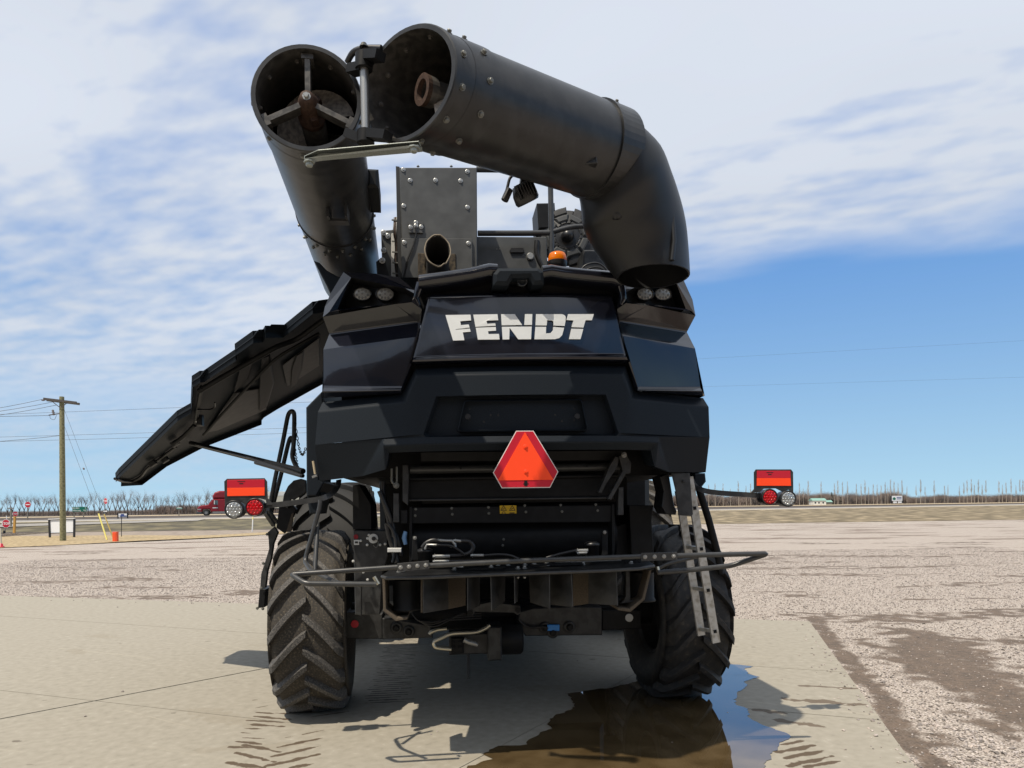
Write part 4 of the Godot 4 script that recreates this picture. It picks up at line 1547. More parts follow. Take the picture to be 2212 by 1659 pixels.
# what the glossy tailgate mirrors: a long low workshop and spruces behind the viewer
func behind_viewer():
	var n := node(self, "workshop_building", Vector3(-4.0, -0.03, 15.0))
	var st := new_st()
	box(st, Vector3(0, 4.0, 5.0), Vector3(38.0, 8.0, 10.0))
	put(n, "wall", st, M["wall_brown"])
	st = new_st()
	prism(st, [Vector3(-19.6, 8.0, -0.6), Vector3(-19.6, 8.0, 10.6), Vector3(-19.6, 9.4, 5.0)], Vector3(39.2, 0, 0))
	put(n, "roof", st, M["roof_brown"])
	for x in [-14.0, -7.0, 0.0, 7.0]:
		st = new_st()
		box(st, Vector3(x, 2.6, -0.03), Vector3(4.8, 5.2, 0.08))
		var d := put(n, "door", st, M["truck_grey"])
		st = new_st()
		for k in 5:
			box(st, Vector3(x, 0.5 + 1.05 * k, -0.09), Vector3(4.7, 0.05, 0.04))
		put(d, "door_ribs", st, M["sign_black"])
	for x in [12.0, 15.5]:
		st = new_st()
		box(st, Vector3(x, 2.2, -0.03), Vector3(1.8, 1.3, 0.08))
		put(n, "window", st, M["dark_glass"])
	tag(n, "long brown workshop with grey doors standing behind the viewer", "building")
	var rr := RandomNumberGenerator.new()
	rr.seed = 91
	for i in 9:
		st = new_st()
		var hgt := rr.randf_range(6.0, 9.5)
		for j in 420:
			var h := rr.randf()
			var a := rr.randf() * TAU
			var w := (1.0 - h) * 1.9 + 0.1
			var p := Vector3(0, h * hgt * 0.94 + 0.5, 0)
			var o := Vector3(cos(a) * w, -0.35 - 0.2 * rr.randf(), sin(a) * w)
			var side := Vector3(-sin(a), 0, cos(a)) * 0.30
			tri(st, p, p + o + side, p + o - side, Vector3.UP)
		var t := node(self, "spruce_tree", Vector3(17.5 + i * 2.7 + rr.randf_range(-0.6, 0.6), -0.03, 20.0 + rr.randf_range(-1.5, 1.5)))
		put(t, "crown", st, M["conifer"])
		st = new_st()
		stick(st, Vector3.ZERO, Vector3(0, hgt, 0), 0.16, 0.03, 6)
		put(t, "trunk", st, M["bark_grey"])
		tag(t, "dark green spruce in the row behind the viewer", "tree", "spruces behind the viewer")


# ---------- the combine harvester ----------
# its own frame: x right, y up, z towards the tail; the tail's middle stands over the origin
func sf(x: float) -> float:
	var a := absf(x)
	return -0.05 * pow(a / 0.7, 2.0) if a < 0.7 else -0.05 - 0.42 * (a - 0.7)

# a panel between four corners that follows the rounded tail; the corners keep their own distance from it.
# Rows close to the border let the edges between panels of one part turn over a small radius.
var panel_group := 0

func panel_start():
	smooth_count += 1
	panel_group = smooth_count

func steps(n: int, l: float) -> Array:
	var e := minf(0.014, l * 0.2)
	var out := [0.0]
	for i in n + 1:
		out.append((e + (l - 2.0 * e) * i / n) / l)
	out.append(1.0)
	return out

func panel(st: SurfaceTool, c: Array, nx := 6, ny := 2, bulge := 0.0, hint := Vector3(0, 0, 1)):
	st.set_smooth_group(panel_group)
	nx = 8
	ny = 3
	var a: Vector3 = c[0]
	var b: Vector3 = c[1]
	var d: Vector3 = c[2]
	var e: Vector3 = c[3]
	var lt := a.distance_to(b)
	var lb := e.distance_to(d)
	var ll := a.distance_to(e)
	var lr := b.distance_to(d)
	var oa := a.z - sf(a.x)
	var ob := b.z - sf(b.x)
	var od := d.z - sf(d.x)
	var oe := e.z - sf(e.x)
	var vn := steps(ny, (ll + lr) / 2.0)
	var un := steps(nx, (lt + lb) / 2.0)
	var rows := []
	for j in vn.size():
		rows.append(steps(nx, maxf(0.001, lerpf(lt, lb, vn[j]))))
	var cols := []
	for i in un.size():
		cols.append(steps(ny, maxf(0.001, lerpf(ll, lr, un[i]))))
	var g := []
	for j in vn.size():
		var row := []
		for i in un.size():
			var u: float = rows[j][i]
			var v: float = cols[i][j]
			var p := a.lerp(b, u).lerp(e.lerp(d, u), v)
			var off := lerpf(lerpf(oa, ob, u), lerpf(oe, od, u), v)
			p.z = sf(p.x) + off + bulge * 16.0 * u * (1.0 - u) * v * (1.0 - v)
			row.append(p)
		g.append(row)
	for j in vn.size() - 1:
		for i in un.size() - 1:
			quad(st, g[j][i], g[j][i + 1], g[j + 1][i + 1], g[j + 1][i], hint)
	st.set_smooth_group(-1)

# wall from a line of points, drawn out by d
func wall_along(st: SurfaceTool, p: Array, d: Vector3, inside: Vector3):
	for i in p.size() - 1:
		var q := [p[i], p[i + 1], p[i + 1] + d, p[i] + d]
		face(st, q, mid(q) - inside)

func combine():
	C = node(self, "combine_harvester", Vector3(0.075, 0, -4.55))
	C.rotation.y = deg_to_rad(5.5)
	tag(C, "black combine harvester parked on the concrete pad with its side panel raised", "combine harvester")
	hood()
	bumper()
	core()
	slow_sign()
	roof_items()
	tubes()
	side_panel()
	print("combine upper done")
	wheels()
	tail_lights()
	spreader()
	underside()
	ladders()

func hood():
	var h := node(C, "rear_hood")
	var cen := Vector3(0, 2.6, -1.2)
	# left shoulder
	var st := new_st()
	panel_start()
	var A := Vector3(-1.151,3.238,-0.26)
	var s1 := Vector3(-1.243,3.1,-0.288)
	var s2 := Vector3(-1.279,3.017,-0.293)
	var B0 := Vector3(-1.289,2.942,-0.267)
	var C0 := Vector3(-1.261,2.848,-0.346)
	var D0 := Vector3(-1.285,2.722,-0.246)
	var E0 := Vector3(-1.308,2.411,-0.305)
	var T := [Vector3(-1.153,3.241,-0.27),Vector3(-0.935,3.206,-0.179),Vector3(-0.774,3.161,-0.111),Vector3(-0.678,3.071,-0.077)]
	var K := [Vector3(-1.096,3.189,-0.216),Vector3(-1.192,2.991,-0.257),Vector3(-0.806,2.989,-0.095),Vector3(-0.699,2.991,-0.05),Vector3(-0.68,3.041,-0.047),Vector3(-0.736,3.078,-0.065)]
	var L0 := Vector3(-1.243,2.966,-0.233)
	var L1 := Vector3(-0.803,2.971,-0.048)
	var L2 := Vector3(-0.694,2.974,-0.009)
	var R1 := Vector3(-0.634,2.939,-0.041)
	var C1 := Vector3(-0.66,2.873,-0.105)
	face(st, [A, K[0], K[1], L0, B0, s2, s1], Vector3(-0.3, 0, 1))
	face(st, [A, K[0], K[5], K[4], T[3], T[2], T[1]], Vector3(0, 0.4, 1))
	face(st, [K[1], L0, L1, K[2]], Vector3(0, 1, 1))
	face(st, [K[2], L1, L2, K[3]], Vector3(0, 1, 1))
	face(st, [K[4], K[3], L2, R1, Vector3(-0.662,3.043,-0.055), T[3]], Vector3(0, 0, 1))
	panel(st, [B0, L1, C1, C0], 5, 2)
	face(st, [L1, L2, R1, C1], Vector3(0, -0.3, 1))
	var d1 := Vector3(-0.666,2.756,-0.015)
	panel(st, [C0, C1, d1, D0], 5, 2)
	wall_along(st, [A, T[1], T[2], T[3]], Vector3(0.02, 0.03, -1.0), cen)
	wall_along(st, [A, s1, s2, B0, C0, D0, E0], Vector3(0.0, 0.0, -0.9), cen)
	put(h, "left_shoulder", st, M["gloss_black"])
	st = new_st()
	panel_start()
	panel(st, [D0, d1, Vector3(-0.769,2.438,-0.049), Vector3(-1.286,2.471,-0.241)], 8, 6, 0.007)
	panel(st, [Vector3(-1.286,2.471,-0.241), Vector3(-0.769,2.438,-0.049), Vector3(-0.771,2.419,-0.02), Vector3(-1.288,2.439,-0.212)], 8, 1)
	panel(st, [Vector3(-1.288,2.439,-0.212), Vector3(-0.771,2.419,-0.02), Vector3(-0.765,2.407,-0.077), Vector3(-1.308,2.411,-0.305)], 8, 1)
	face(st, [d1, Vector3(-0.644,2.836,-0.042), Vector3(-0.697,2.609,-0.05), Vector3(-0.769,2.438,-0.049)], Vector3(1, 0, 1))
	face(st, [C1, Vector3(-0.644,2.836,-0.042), d1], Vector3(1, 0, 1))
	face(st, [R1, Vector3(-0.644,2.836,-0.042), C1], Vector3(1, 0, 1))
	face(st, [Vector3(-0.769,2.438,-0.049), Vector3(-0.697,2.609,-0.05), Vector3(-0.765,2.407,-0.077), Vector3(-0.771,2.419,-0.02)], Vector3(1, 0, 1))
	put(h, "left_lower_panel", st, M["gloss_black"])
	pocket(h, K, [Vector3(-1.029,3.093,-0.258), Vector3(-0.875,3.075,-0.193)])
	# right shoulder
	st = new_st()
	panel_start()
	A = Vector3(1.141,3.273,-0.255)
	s1 = Vector3(1.231,3.094,-0.273)
	B0 = Vector3(1.241,2.979,-0.247)
	C0 = Vector3(1.204,2.882,-0.321)
	D0 = Vector3(1.225,2.744,-0.22)
	E0 = Vector3(1.324,2.433,-0.312)
	T = [Vector3(1.145,3.277,-0.267),Vector3(0.882,3.217,-0.156),Vector3(0.686,3.158,-0.078),Vector3(0.662,3.107,-0.075)]
	K = [Vector3(1.09,3.208,-0.214),Vector3(1.173,3.026,-0.249),Vector3(0.869,3.016,-0.121),Vector3(0.705,3.01,-0.052),Vector3(0.683,3.057,-0.048),Vector3(0.741,3.1,-0.067),Vector3(0.907,3.177,-0.137)]
	L0 = Vector3(1.203,3,-0.216)
	L1 = Vector3(0.853,2.992,-0.069)
	L2 = Vector3(0.687,2.988,-0.008)
	R1 = Vector3(0.637,2.957,-0.041)
	C1 = Vector3(0.669,2.895,-0.106)
	face(st, [A, K[0], K[1], L0, B0, s1], Vector3(0.3, 0, 1))
	face(st, [A, K[0], K[6], K[5], K[4], T[3], T[2], T[1]], Vector3(0, 0.4, 1))
	face(st, [K[1], L0, L1, K[2]], Vector3(0, 1, 1))
	face(st, [K[2], L1, L2, K[3]], Vector3(0, 1, 1))
	face(st, [K[4], K[3], L2, R1, T[3]], Vector3(0, 0, 1))
	panel(st, [B0, L1, C1, C0], 5, 2)
	face(st, [L1, L2, R1, C1], Vector3(0, -0.3, 1))
	d1 = Vector3(0.664,2.776,-0.015)
	panel(st, [C0, C1, d1, D0], 5, 2)
	wall_along(st, [A, T[1], T[2], T[3]], Vector3(-0.02, 0.03, -1.0), cen)
	wall_along(st, [A, s1, B0, C0, D0, E0], Vector3(0.0, 0.0, -0.9), cen)
	put(h, "right_shoulder", st, M["gloss_black"])
	st = new_st()
	panel_start()
	panel(st, [D0, d1, Vector3(0.772,2.443,-0.05), Vector3(1.264,2.475,-0.232)], 8, 6, 0.007)
	panel(st, [Vector3(1.264,2.475,-0.232), Vector3(0.772,2.443,-0.05), Vector3(0.759,2.422,-0.015), Vector3(1.266,2.448,-0.203)], 8, 1)
	panel(st, [Vector3(1.266,2.448,-0.203), Vector3(0.759,2.422,-0.015), Vector3(0.76,2.423,-0.075), Vector3(1.324,2.433,-0.312)], 8, 1)
	face(st, [d1, Vector3(0.653,2.861,-0.043), Vector3(0.711,2.616,-0.055), Vector3(0.772,2.443,-0.05)], Vector3(-1, 0, 1))
	face(st, [C1, Vector3(0.653,2.861,-0.043), d1], Vector3(-1, 0, 1))
	face(st, [R1, Vector3(0.653,2.861,-0.043), C1], Vector3(-1, 0, 1))
	face(st, [Vector3(0.772,2.443,-0.05), Vector3(0.711,2.616,-0.055), Vector3(0.76,2.423,-0.075), Vector3(0.759,2.422,-0.015)], Vector3(-1, 0, 1))
	put(h, "right_lower_panel", st, M["gloss_black"])
	pocket(h, K, [Vector3(0.868,3.103,-0.19), Vector3(1.013,3.123,-0.251)])
	# dark seam behind the tailgate
	st = new_st()
	face(st, [Vector3(-0.68,3.092,-0.147),Vector3(-0.634,3.136,-0.141),Vector3(-0.126,3.151,-0.102),Vector3(0.18,3.157,-0.103),Vector3(0.681,3.167,-0.147),Vector3(0.703,3.044,-0.151),Vector3(0.726,2.892,-0.161),Vector3(0.802,2.429,-0.193),Vector3(-0.774,2.405,-0.181),Vector3(-0.662,2.871,-0.145)], Vector3.BACK)
	put(h, "seam_backing", st, M["black_plastic_hole_shade"])
	# caps along the top edge
	st = new_st()
	cap_roll(st, [Vector3(-0.649,3.108,-0.033),Vector3(-0.488,3.125,-0.014),Vector3(-0.326,3.148,-0.001),Vector3(-0.205,3.174,0.006),Vector3(-0.152,3.169,0.008)], 0.047)
	put(h, "top_cap", st, M["gloss_black"])
	st = new_st()
	cap_roll(st, [Vector3(0.134,3.168,0.008),Vector3(0.194,3.176,0.006),Vector3(0.27,3.166,0.003),Vector3(0.439,3.156,-0.01),Vector3(0.602,3.152,-0.027),Vector3(0.659,3.131,-0.034)], 0.046)
	put(h, "top_cap", st, M["gloss_black"])
	st = new_st()
	tube(st, [Vector3(0.644,3.145,-0.022),Vector3(0.665,3.083,-0.025),Vector3(0.674,3.023,-0.026),Vector3(0.657,2.98,-0.024)], [0.03, 0.028, 0.024, 0.012], 10)
	put(h, "cap_return", st, M["gloss_black"])
	st = new_st()
	tube(st, [Vector3(-0.641,3.105,-0.042),Vector3(-0.656,3.052,-0.044),Vector3(-0.668,3.008,-0.046),Vector3(-0.645,2.963,-0.042)], [0.028, 0.025, 0.02, 0.01], 10)
	put(h, "cap_return", st, M["gloss_black"])
	# camera housing in the middle of the cap
	var ch := node(h, "camera_housing")
	st = new_st()
	prism(st, [Vector3(-0.185,3.056,0.12),Vector3(-0.184,3.125,0.12),Vector3(-0.155,3.161,0.12),Vector3(0.101,3.168,0.12),Vector3(0.13,3.143,0.12),Vector3(0.137,3.068,0.12),Vector3(0.064,3.061,0.12),Vector3(0.039,3.107,0.12),Vector3(-0.063,3.102,0.12),Vector3(-0.093,3.055,0.12)], Vector3(0, 0.03, -0.6), 0.022)
	put(ch, "housing", st, M["matte_black"])
	st = new_st()
	face(st, [Vector3(-0.093,3.098,0),Vector3(-0.057,3.155,0),Vector3(0.057,3.16,0),Vector3(0.086,3.104,0)], Vector3.BACK)
	put(ch, "housing_recess", st, M["black_plastic_hole_shade"])
	st = new_st()
	lathe(st, Vector3(0.004,3.115,-0.01), Vector3(0, -0.2, 1), [[0.0, 0.034], [0.06, 0.034], [0.065, 0.028], [0.05, 0.022], [0.05, 0.0]], 18)
	put(ch, "lens", st, M["dark_glass"])
	# tailgate with the maker's name
	var tg := node(C, "tailgate")
	st = new_st()
	panel_start()
	var tl := Vector3(-0.587,3.012,-0.02)
	var tr := Vector3(0.598,3.03,-0.021)
	var br := Vector3(0.682,2.65,-0.017)
	var bl := Vector3(-0.69,2.621,-0.019)
	panel(st, [tl, tr, br, bl], 16, 6, 0.006)
	var rim := [[tl, tr, Vector3(0.594,3.055,-0.051), Vector3(-0.577,3.036,-0.049)], [Vector3(-0.707,2.631,-0.083), bl, tl, Vector3(-0.601,3.03,-0.067)], [br, Vector3(0.716,2.664,-0.087), Vector3(0.623,3.047,-0.07), tr]]
	for q in rim:
		panel(st, q, 12, 1)
	# rolled lip along the bottom
	panel(st, [bl, br, Vector3(0.682,2.635,0.008), Vector3(-0.692,2.607,0.006)], 16, 1)
	panel(st, [Vector3(-0.692,2.607,0.006), Vector3(0.682,2.635,0.008), Vector3(0.692,2.618,0.001), Vector3(-0.695,2.595,0.001)], 16, 1)
	panel(st, [Vector3(-0.695,2.595,0.001), Vector3(0.692,2.618,0.001), Vector3(0.722,2.609,-0.089), Vector3(-0.705,2.587,-0.082)], 16, 1)
	put(tg, "tailgate_panel", st, M["gloss_black"])
	logo(tg)

func cap_roll(st: SurfaceTool, p: Array, r: float):
	# a rounded glossy lip with a long top that runs forward
	var rings := []
	for q in p:
		var ring := []
		for k in 9:
			var a := deg_to_rad(-95.0 + 185.0 * k / 8.0)
			ring.append(q + Vector3(0, sin(a) * r, cos(a) * r * 1.3))
		ring.append(q + Vector3(0, r * 1.05, -0.7))
		ring.append(q + Vector3(0, -r * 1.2, -0.7))
		rings.append(ring)
	skin(st, rings, false, true)

func pocket(h: Node, K: Array, lamps: Array):
	var pk := node(h, "light_pocket")
	var st := new_st()
	var back := []
	for q in K:
		back.append(q + Vector3(0, 0.0, -0.13))
	face(st, back, Vector3.BACK)
	var m := mid(K)
	for i in K.size():
		var j: int = (i + 1) % K.size()
		var q := [K[i], K[j], back[j], back[i]]
		face(st, q, m - mid(q))
	put(pk, "pocket_lining", st, M["black_plastic_hole_shade"])
	for l in lamps:
		var n := Vector3(0, -0.1, 1).normalized()
		st = new_st()
		var b := look_basis(n)
		var rings := []
		for q in [[-0.06, 1.02], [0.0, 1.06], [0.012, 1.05], [0.012, 0.95], [0.0, 0.93]]:
			var ring := []
			for k in 28:
				var a := TAU * k / 28
				ring.append(l + b * Vector3(cos(a) * 0.059 * q[1], sin(a) * 0.043 * q[1], q[0]))
			rings.append(ring)
		skin(st, rings)
		put(pk, "lamp_bezel", st, M["hose_black"])
		st = new_st()
		var r2 := []
		for q in [[0.001, 0.95], [0.006, 0.8], [0.009, 0.45], [0.010, 0.02]]:
			var ring := []
			for k in 28:
				var a := TAU * k / 28
				ring.append(l + b * Vector3(cos(a) * 0.059 * q[1], sin(a) * 0.043 * q[1], q[0]))
			r2.append(ring)
		skin(st, r2)
		put(pk, "work_light", st, M["lamp_grey"])
		st = new_st()
		for q in [[-0.022, 0.017], [0.022, 0.017], [-0.034, -0.006], [0.034, -0.006], [0.0, -0.022], [0.0, 0.002], [0.0, 0.026], [-0.02, -0.021], [0.02, -0.021]]:
			disc(st, l + b * Vector3(q[0], q[1], 0.005), n, 0.0085, 0.005, 10, 0.002)
		var o := put(pk, "light_diodes", st, M["lamp_dot"])
		o.set_meta("kind", "stuff")

func logo(tg: Node):
	var letters := [
		[[Vector3(-0.484,2.889,0.017),Vector3(-0.326,2.89,0.03),Vector3(-0.323,2.854,0.03),Vector3(-0.391,2.849,0.025),Vector3(-0.388,2.824,0.026),Vector3(-0.338,2.828,0.029),Vector3(-0.333,2.809,0.03),Vector3(-0.422,2.798,0.023),Vector3(-0.421,2.795,0.023),Vector3(-0.331,2.802,0.03),Vector3(-0.327,2.782,0.03),Vector3(-0.376,2.779,0.027),Vector3(-0.367,2.729,0.027),Vector3(-0.438,2.727,0.021)]],
		[[Vector3(-0.309,2.89,0.031),Vector3(-0.156,2.893,0.039),Vector3(-0.152,2.855,0.039),Vector3(-0.226,2.852,0.036),Vector3(-0.222,2.832,0.036),Vector3(-0.171,2.835,0.038),Vector3(-0.168,2.82,0.038),Vector3(-0.296,2.813,0.032)], [Vector3(-0.294,2.807,0.032),Vector3(-0.168,2.812,0.038),Vector3(-0.166,2.789,0.038),Vector3(-0.217,2.786,0.036),Vector3(-0.214,2.767,0.036),Vector3(-0.148,2.768,0.039),Vector3(-0.145,2.733,0.039),Vector3(-0.282,2.732,0.033)]],
		[[Vector3(-0.133,2.893,0.039),Vector3(-0.046,2.894,0.041),Vector3(0,2.826,0.041),Vector3(-0.13,2.823,0.039)], [Vector3(0.019,2.895,0.041),Vector3(0.066,2.896,0.041),Vector3(0.063,2.827,0.041),Vector3(0.014,2.826,0.041)], [Vector3(-0.129,2.813,0.039),Vector3(0.061,2.816,0.041),Vector3(0.056,2.736,0.041),Vector3(-0.026,2.735,0.041),Vector3(-0.08,2.808,0.04),Vector3(-0.083,2.734,0.04),Vector3(-0.125,2.733,0.039)]],
		[[Vector3(0.09,2.896,0.04),Vector3(0.26,2.9,0.034),Vector3(0.276,2.893,0.033),Vector3(0.282,2.883,0.033),Vector3(0.281,2.86,0.033),Vector3(0.275,2.825,0.033),Vector3(0.202,2.826,0.037),Vector3(0.202,2.852,0.037),Vector3(0.193,2.858,0.037),Vector3(0.161,2.859,0.038),Vector3(0.158,2.826,0.038),Vector3(0.086,2.825,0.04)], [Vector3(0.085,2.815,0.04),Vector3(0.154,2.816,0.039),Vector3(0.152,2.774,0.039),Vector3(0.182,2.777,0.038),Vector3(0.198,2.796,0.037),Vector3(0.2,2.817,0.037),Vector3(0.271,2.813,0.033),Vector3(0.258,2.766,0.034),Vector3(0.239,2.747,0.035),Vector3(0.21,2.739,0.036),Vector3(0.078,2.736,0.04)]],
		[[Vector3(0.298,2.901,0.032),Vector3(0.469,2.907,0.019),Vector3(0.455,2.867,0.02),Vector3(0.413,2.866,0.024),Vector3(0.398,2.818,0.025),Vector3(0.319,2.819,0.031),Vector3(0.333,2.862,0.03),Vector3(0.287,2.863,0.033)], [Vector3(0.318,2.808,0.031),Vector3(0.397,2.809,0.025),Vector3(0.378,2.743,0.026),Vector3(0.302,2.741,0.032)]]]
	for l in letters:
		var st := new_st()
		for p in l:
			prism(st, p, Vector3(0, 0, -0.006))
		put(tg, "letter", st, M["white_print"])

func bumper():
	var b := node(C, "rear_bumper")
	var st := new_st()
	var cen := Vector3(0, 2.2, -1.5)
	panel_start()
	# bevel along the top
	panel(st, [Vector3(-1.307,2.389,-0.335),Vector3(-0.771,2.407,-0.11),Vector3(-0.748,2.344,-0.02),Vector3(-1.328,2.315,-0.264)], 8, 1)
	panel(st, [Vector3(-0.771,2.407,-0.11),Vector3(-0.68,2.568,-0.077),Vector3(-0.672,2.506,0.004),Vector3(-0.748,2.344,-0.02)], 3, 1)
	panel(st, [Vector3(-0.68,2.568,-0.077),Vector3(0.698,2.592,-0.08),Vector3(0.655,2.522,0.006),Vector3(-0.672,2.506,0.004)], 16, 1)
	panel(st, [Vector3(0.698,2.592,-0.08),Vector3(0.762,2.43,-0.106),Vector3(0.719,2.364,-0.008),Vector3(0.655,2.522,0.006)], 3, 1)
	panel(st, [Vector3(0.762,2.43,-0.106),Vector3(1.324,2.422,-0.342),Vector3(1.334,2.348,-0.266),Vector3(0.719,2.364,-0.008)], 8, 1)
	# faces
	panel(st, [Vector3(-0.672,2.506,0.004),Vector3(0.655,2.522,0.006),Vector3(0.539,2.387,0.03),Vector3(-0.549,2.373,0.029)], 16, 3)
	panel(st, [Vector3(-0.748,2.344,-0.02),Vector3(-0.672,2.506,0.004),Vector3(-0.549,2.373,0.029),Vector3(-0.632,2.136,0.019)], 5, 3)
	panel(st, [Vector3(-1.328,2.315,-0.264),Vector3(-0.748,2.344,-0.02),Vector3(-0.632,2.136,0.019),Vector3(-1.347,2.095,-0.247)], 10, 4)
	panel(st, [Vector3(0.655,2.522,0.006),Vector3(0.719,2.364,-0.008),Vector3(0.621,2.138,0.021),Vector3(0.539,2.387,0.03)], 5, 3)
	panel(st, [Vector3(0.719,2.364,-0.008),Vector3(1.334,2.348,-0.266),Vector3(1.328,2.135,-0.239),Vector3(0.621,2.138,0.021)], 10, 4)
	face(st, [Vector3(-1.347,2.095,-0.247),Vector3(-0.632,2.136,0.019),Vector3(-0.614,2.109,0.022),Vector3(-0.895,2.116,-0.072)], Vector3.BACK)
	face(st, [Vector3(1.328,2.135,-0.239),Vector3(0.621,2.138,0.021),Vector3(0.601,2.114,0.023),Vector3(0.914,2.123,-0.08)], Vector3.BACK)
	panel(st, [Vector3(-1.347,2.095,-0.247),Vector3(-0.895,2.116,-0.072),Vector3(-1.041,1.885,-0.213),Vector3(-1.339,1.861,-0.349)], 8, 4)
	panel(st, [Vector3(0.914,2.123,-0.08),Vector3(1.328,2.135,-0.239),Vector3(1.338,1.898,-0.348),Vector3(1.028,1.894,-0.208)], 8, 4)
	# lit step and lower lip
	panel(st, [Vector3(-0.895,2.116,-0.072),Vector3(0.914,2.123,-0.08),Vector3(0.907,2.084,-0.059),Vector3(-0.886,2.07,-0.05)], 20, 1)
	panel(st, [Vector3(-0.886,2.07,-0.05),Vector3(0.907,2.084,-0.059),Vector3(0.865,2.035,-0.089),Vector3(-0.856,2.028,-0.085)], 20, 1)
	panel(st, [Vector3(-0.895,2.116,-0.072),Vector3(-0.886,2.07,-0.05),Vector3(-0.879,1.923,-0.095),Vector3(-1.041,1.885,-0.213)], 4, 3)
	panel(st, [Vector3(-0.886,2.07,-0.05),Vector3(-0.856,2.028,-0.085),Vector3(-0.862,1.987,-0.088),Vector3(-0.879,1.923,-0.095)], 3, 1)
	panel(st, [Vector3(0.907,2.084,-0.059),Vector3(0.914,2.123,-0.08),Vector3(1.028,1.894,-0.208),Vector3(0.893,1.929,-0.101)], 4, 3)
	panel(st, [Vector3(0.865,2.035,-0.089),Vector3(0.907,2.084,-0.059),Vector3(0.893,1.929,-0.101),Vector3(0.876,1.982,-0.094)], 3, 1)
	# undersides and flanks run forward
	wall_along(st, [Vector3(-1.339,1.861,-0.349),Vector3(-1.041,1.885,-0.213),Vector3(-0.879,1.923,-0.095),Vector3(-0.862,1.987,-0.088),Vector3(-0.856,2.028,-0.085),Vector3(0.865,2.035,-0.089),Vector3(0.876,1.982,-0.094),Vector3(0.893,1.929,-0.101),Vector3(1.028,1.894,-0.208),Vector3(1.338,1.898,-0.348)], Vector3(0, 0.03, -0.25), Vector3(0, 2.6, 0))
	wall_along(st, [Vector3(-1.307,2.389,-0.335),Vector3(-1.328,2.315,-0.264),Vector3(-1.347,2.095,-0.247),Vector3(-1.339,1.861,-0.349)], Vector3(0.0, 0, -0.16), cen)
	wall_along(st, [Vector3(1.324,2.422,-0.342),Vector3(1.334,2.348,-0.266),Vector3(1.328,2.135,-0.239),Vector3(1.338,1.898,-0.348)], Vector3(0.0, 0, -0.5), cen)
	wall_along(st, [Vector3(-1.307,2.389,-0.335),Vector3(-0.771,2.407,-0.11),Vector3(-0.68,2.568,-0.077),Vector3(0.698,2.592,-0.08),Vector3(0.762,2.43,-0.106),Vector3(1.324,2.422,-0.342)], Vector3(0, 0, -0.12), cen)
	put(b, "bumper_shell", st, M["matte_black"])
	# recess for the number plate
	st = new_st()
	panel_start()
	var R := [Vector3(-0.549,2.373,0.029),Vector3(0.539,2.387,0.03),Vector3(0.621,2.138,0.021),Vector3(0.601,2.114,0.023),Vector3(-0.614,2.109,0.022),Vector3(-0.632,2.136,0.019)]
	var F := [Vector3(-0.527,2.371,-0.048),Vector3(0.535,2.385,-0.049),Vector3(0.612,2.152,-0.058),Vector3(0.592,2.137,-0.056),Vector3(-0.592,2.131,-0.056),Vector3(-0.606,2.152,-0.057)]
	for i in R.size():
		var j: int = (i + 1) % R.size()
		var q := [R[i], R[j], F[j], F[i]]
		face(st, q, Vector3(0, 0, 1))
	panel(st, [Vector3(-0.527,2.371,-0.048),Vector3(0.535,2.385,-0.049),Vector3(0.592,2.137,-0.056),Vector3(-0.592,2.131,-0.056)], 16, 1)
	face(st, [Vector3(-0.527,2.371,-0.048),Vector3(-0.592,2.131,-0.056),Vector3(-0.606,2.152,-0.057)], Vector3.BACK)
	face(st, [Vector3(0.535,2.385,-0.049),Vector3(0.612,2.152,-0.058),Vector3(0.592,2.137,-0.056)], Vector3.BACK)
	put(b, "plate_recess", st, M["matte_black"])
	st = new_st()
	prism(st, fillet_loop([Vector3(-0.372,2.351,0.015),Vector3(0.384,2.361,0.015),Vector3(0.424,2.169,0.015),Vector3(0.412,2.155,0.015),Vector3(-0.404,2.15,0.015),Vector3(-0.418,2.168,0.015)], 0.02), Vector3(0, 0, -0.07), 0.008)
	put(b, "plate_mount", st, M["matte_black"])
	for q in [Vector3(-0.337,2.297,0.016), Vector3(-0.249,2.306,0.016), Vector3(-0.206,2.256,0.016), Vector3(-0.158,2.256,0.016), Vector3(-0.338,2.223,0.016), Vector3(-0.25,2.214,0.016), Vector3(0.208,2.258,0.016), Vector3(0.255,2.303,0.016), Vector3(0.332,2.297,0.016), Vector3(0.252,2.217,0.016), Vector3(0.331,2.223,0.016)]:
		st = new_st()
		disc(st, q, Vector3.BACK, 0.0065, 0.002, 8)
		put(b, "screw_hole_shade", st, M["black_plastic_hole_shade"])  # solid dark disc, painted for the shade in a screw hole
	for q in [Vector3(-0.35,2.247,0.016), Vector3(0.352,2.249,0.016)]:
		st = new_st()
		disc(st, q, Vector3.BACK, 0.018, 0.006, 16, 0.002)
		put(b, "rubber_stop", st, M["hose_black"])
	# latch pin hanging at the left edge
	st = new_st()
	tube(st, [Vector3(-1.367,1.991,-0.28),Vector3(-1.354,1.905,-0.28)], 0.008, 6)
	put(b, "latch_pin", st, M["straw"])
	st = new_st()
	bar(st, Vector3(-1.372,1.884,-0.28), Vector3(-1.342,1.896,-0.28), 0.03, 0.015)
	put(b, "latch_clip", st, M["zinc"])

func fillet_loop(p: Array, r: float) -> Array:
	var out := []
	var k := p.size()
	for i in k:
		var a: Vector3 = p[(i + k - 1) % k]
		var b: Vector3 = p[i]
		var c: Vector3 = p[(i + 1) % k]
		var s := b + (a - b).normalized() * minf(r, (a - b).length() * 0.45)
		var e := b + (c - b).normalized() * minf(r, (c - b).length() * 0.45)
		for q in 4:
			var t := q / 3.0
			out.append(s.lerp(b, t).lerp(b.lerp(e, t), t))
	return out

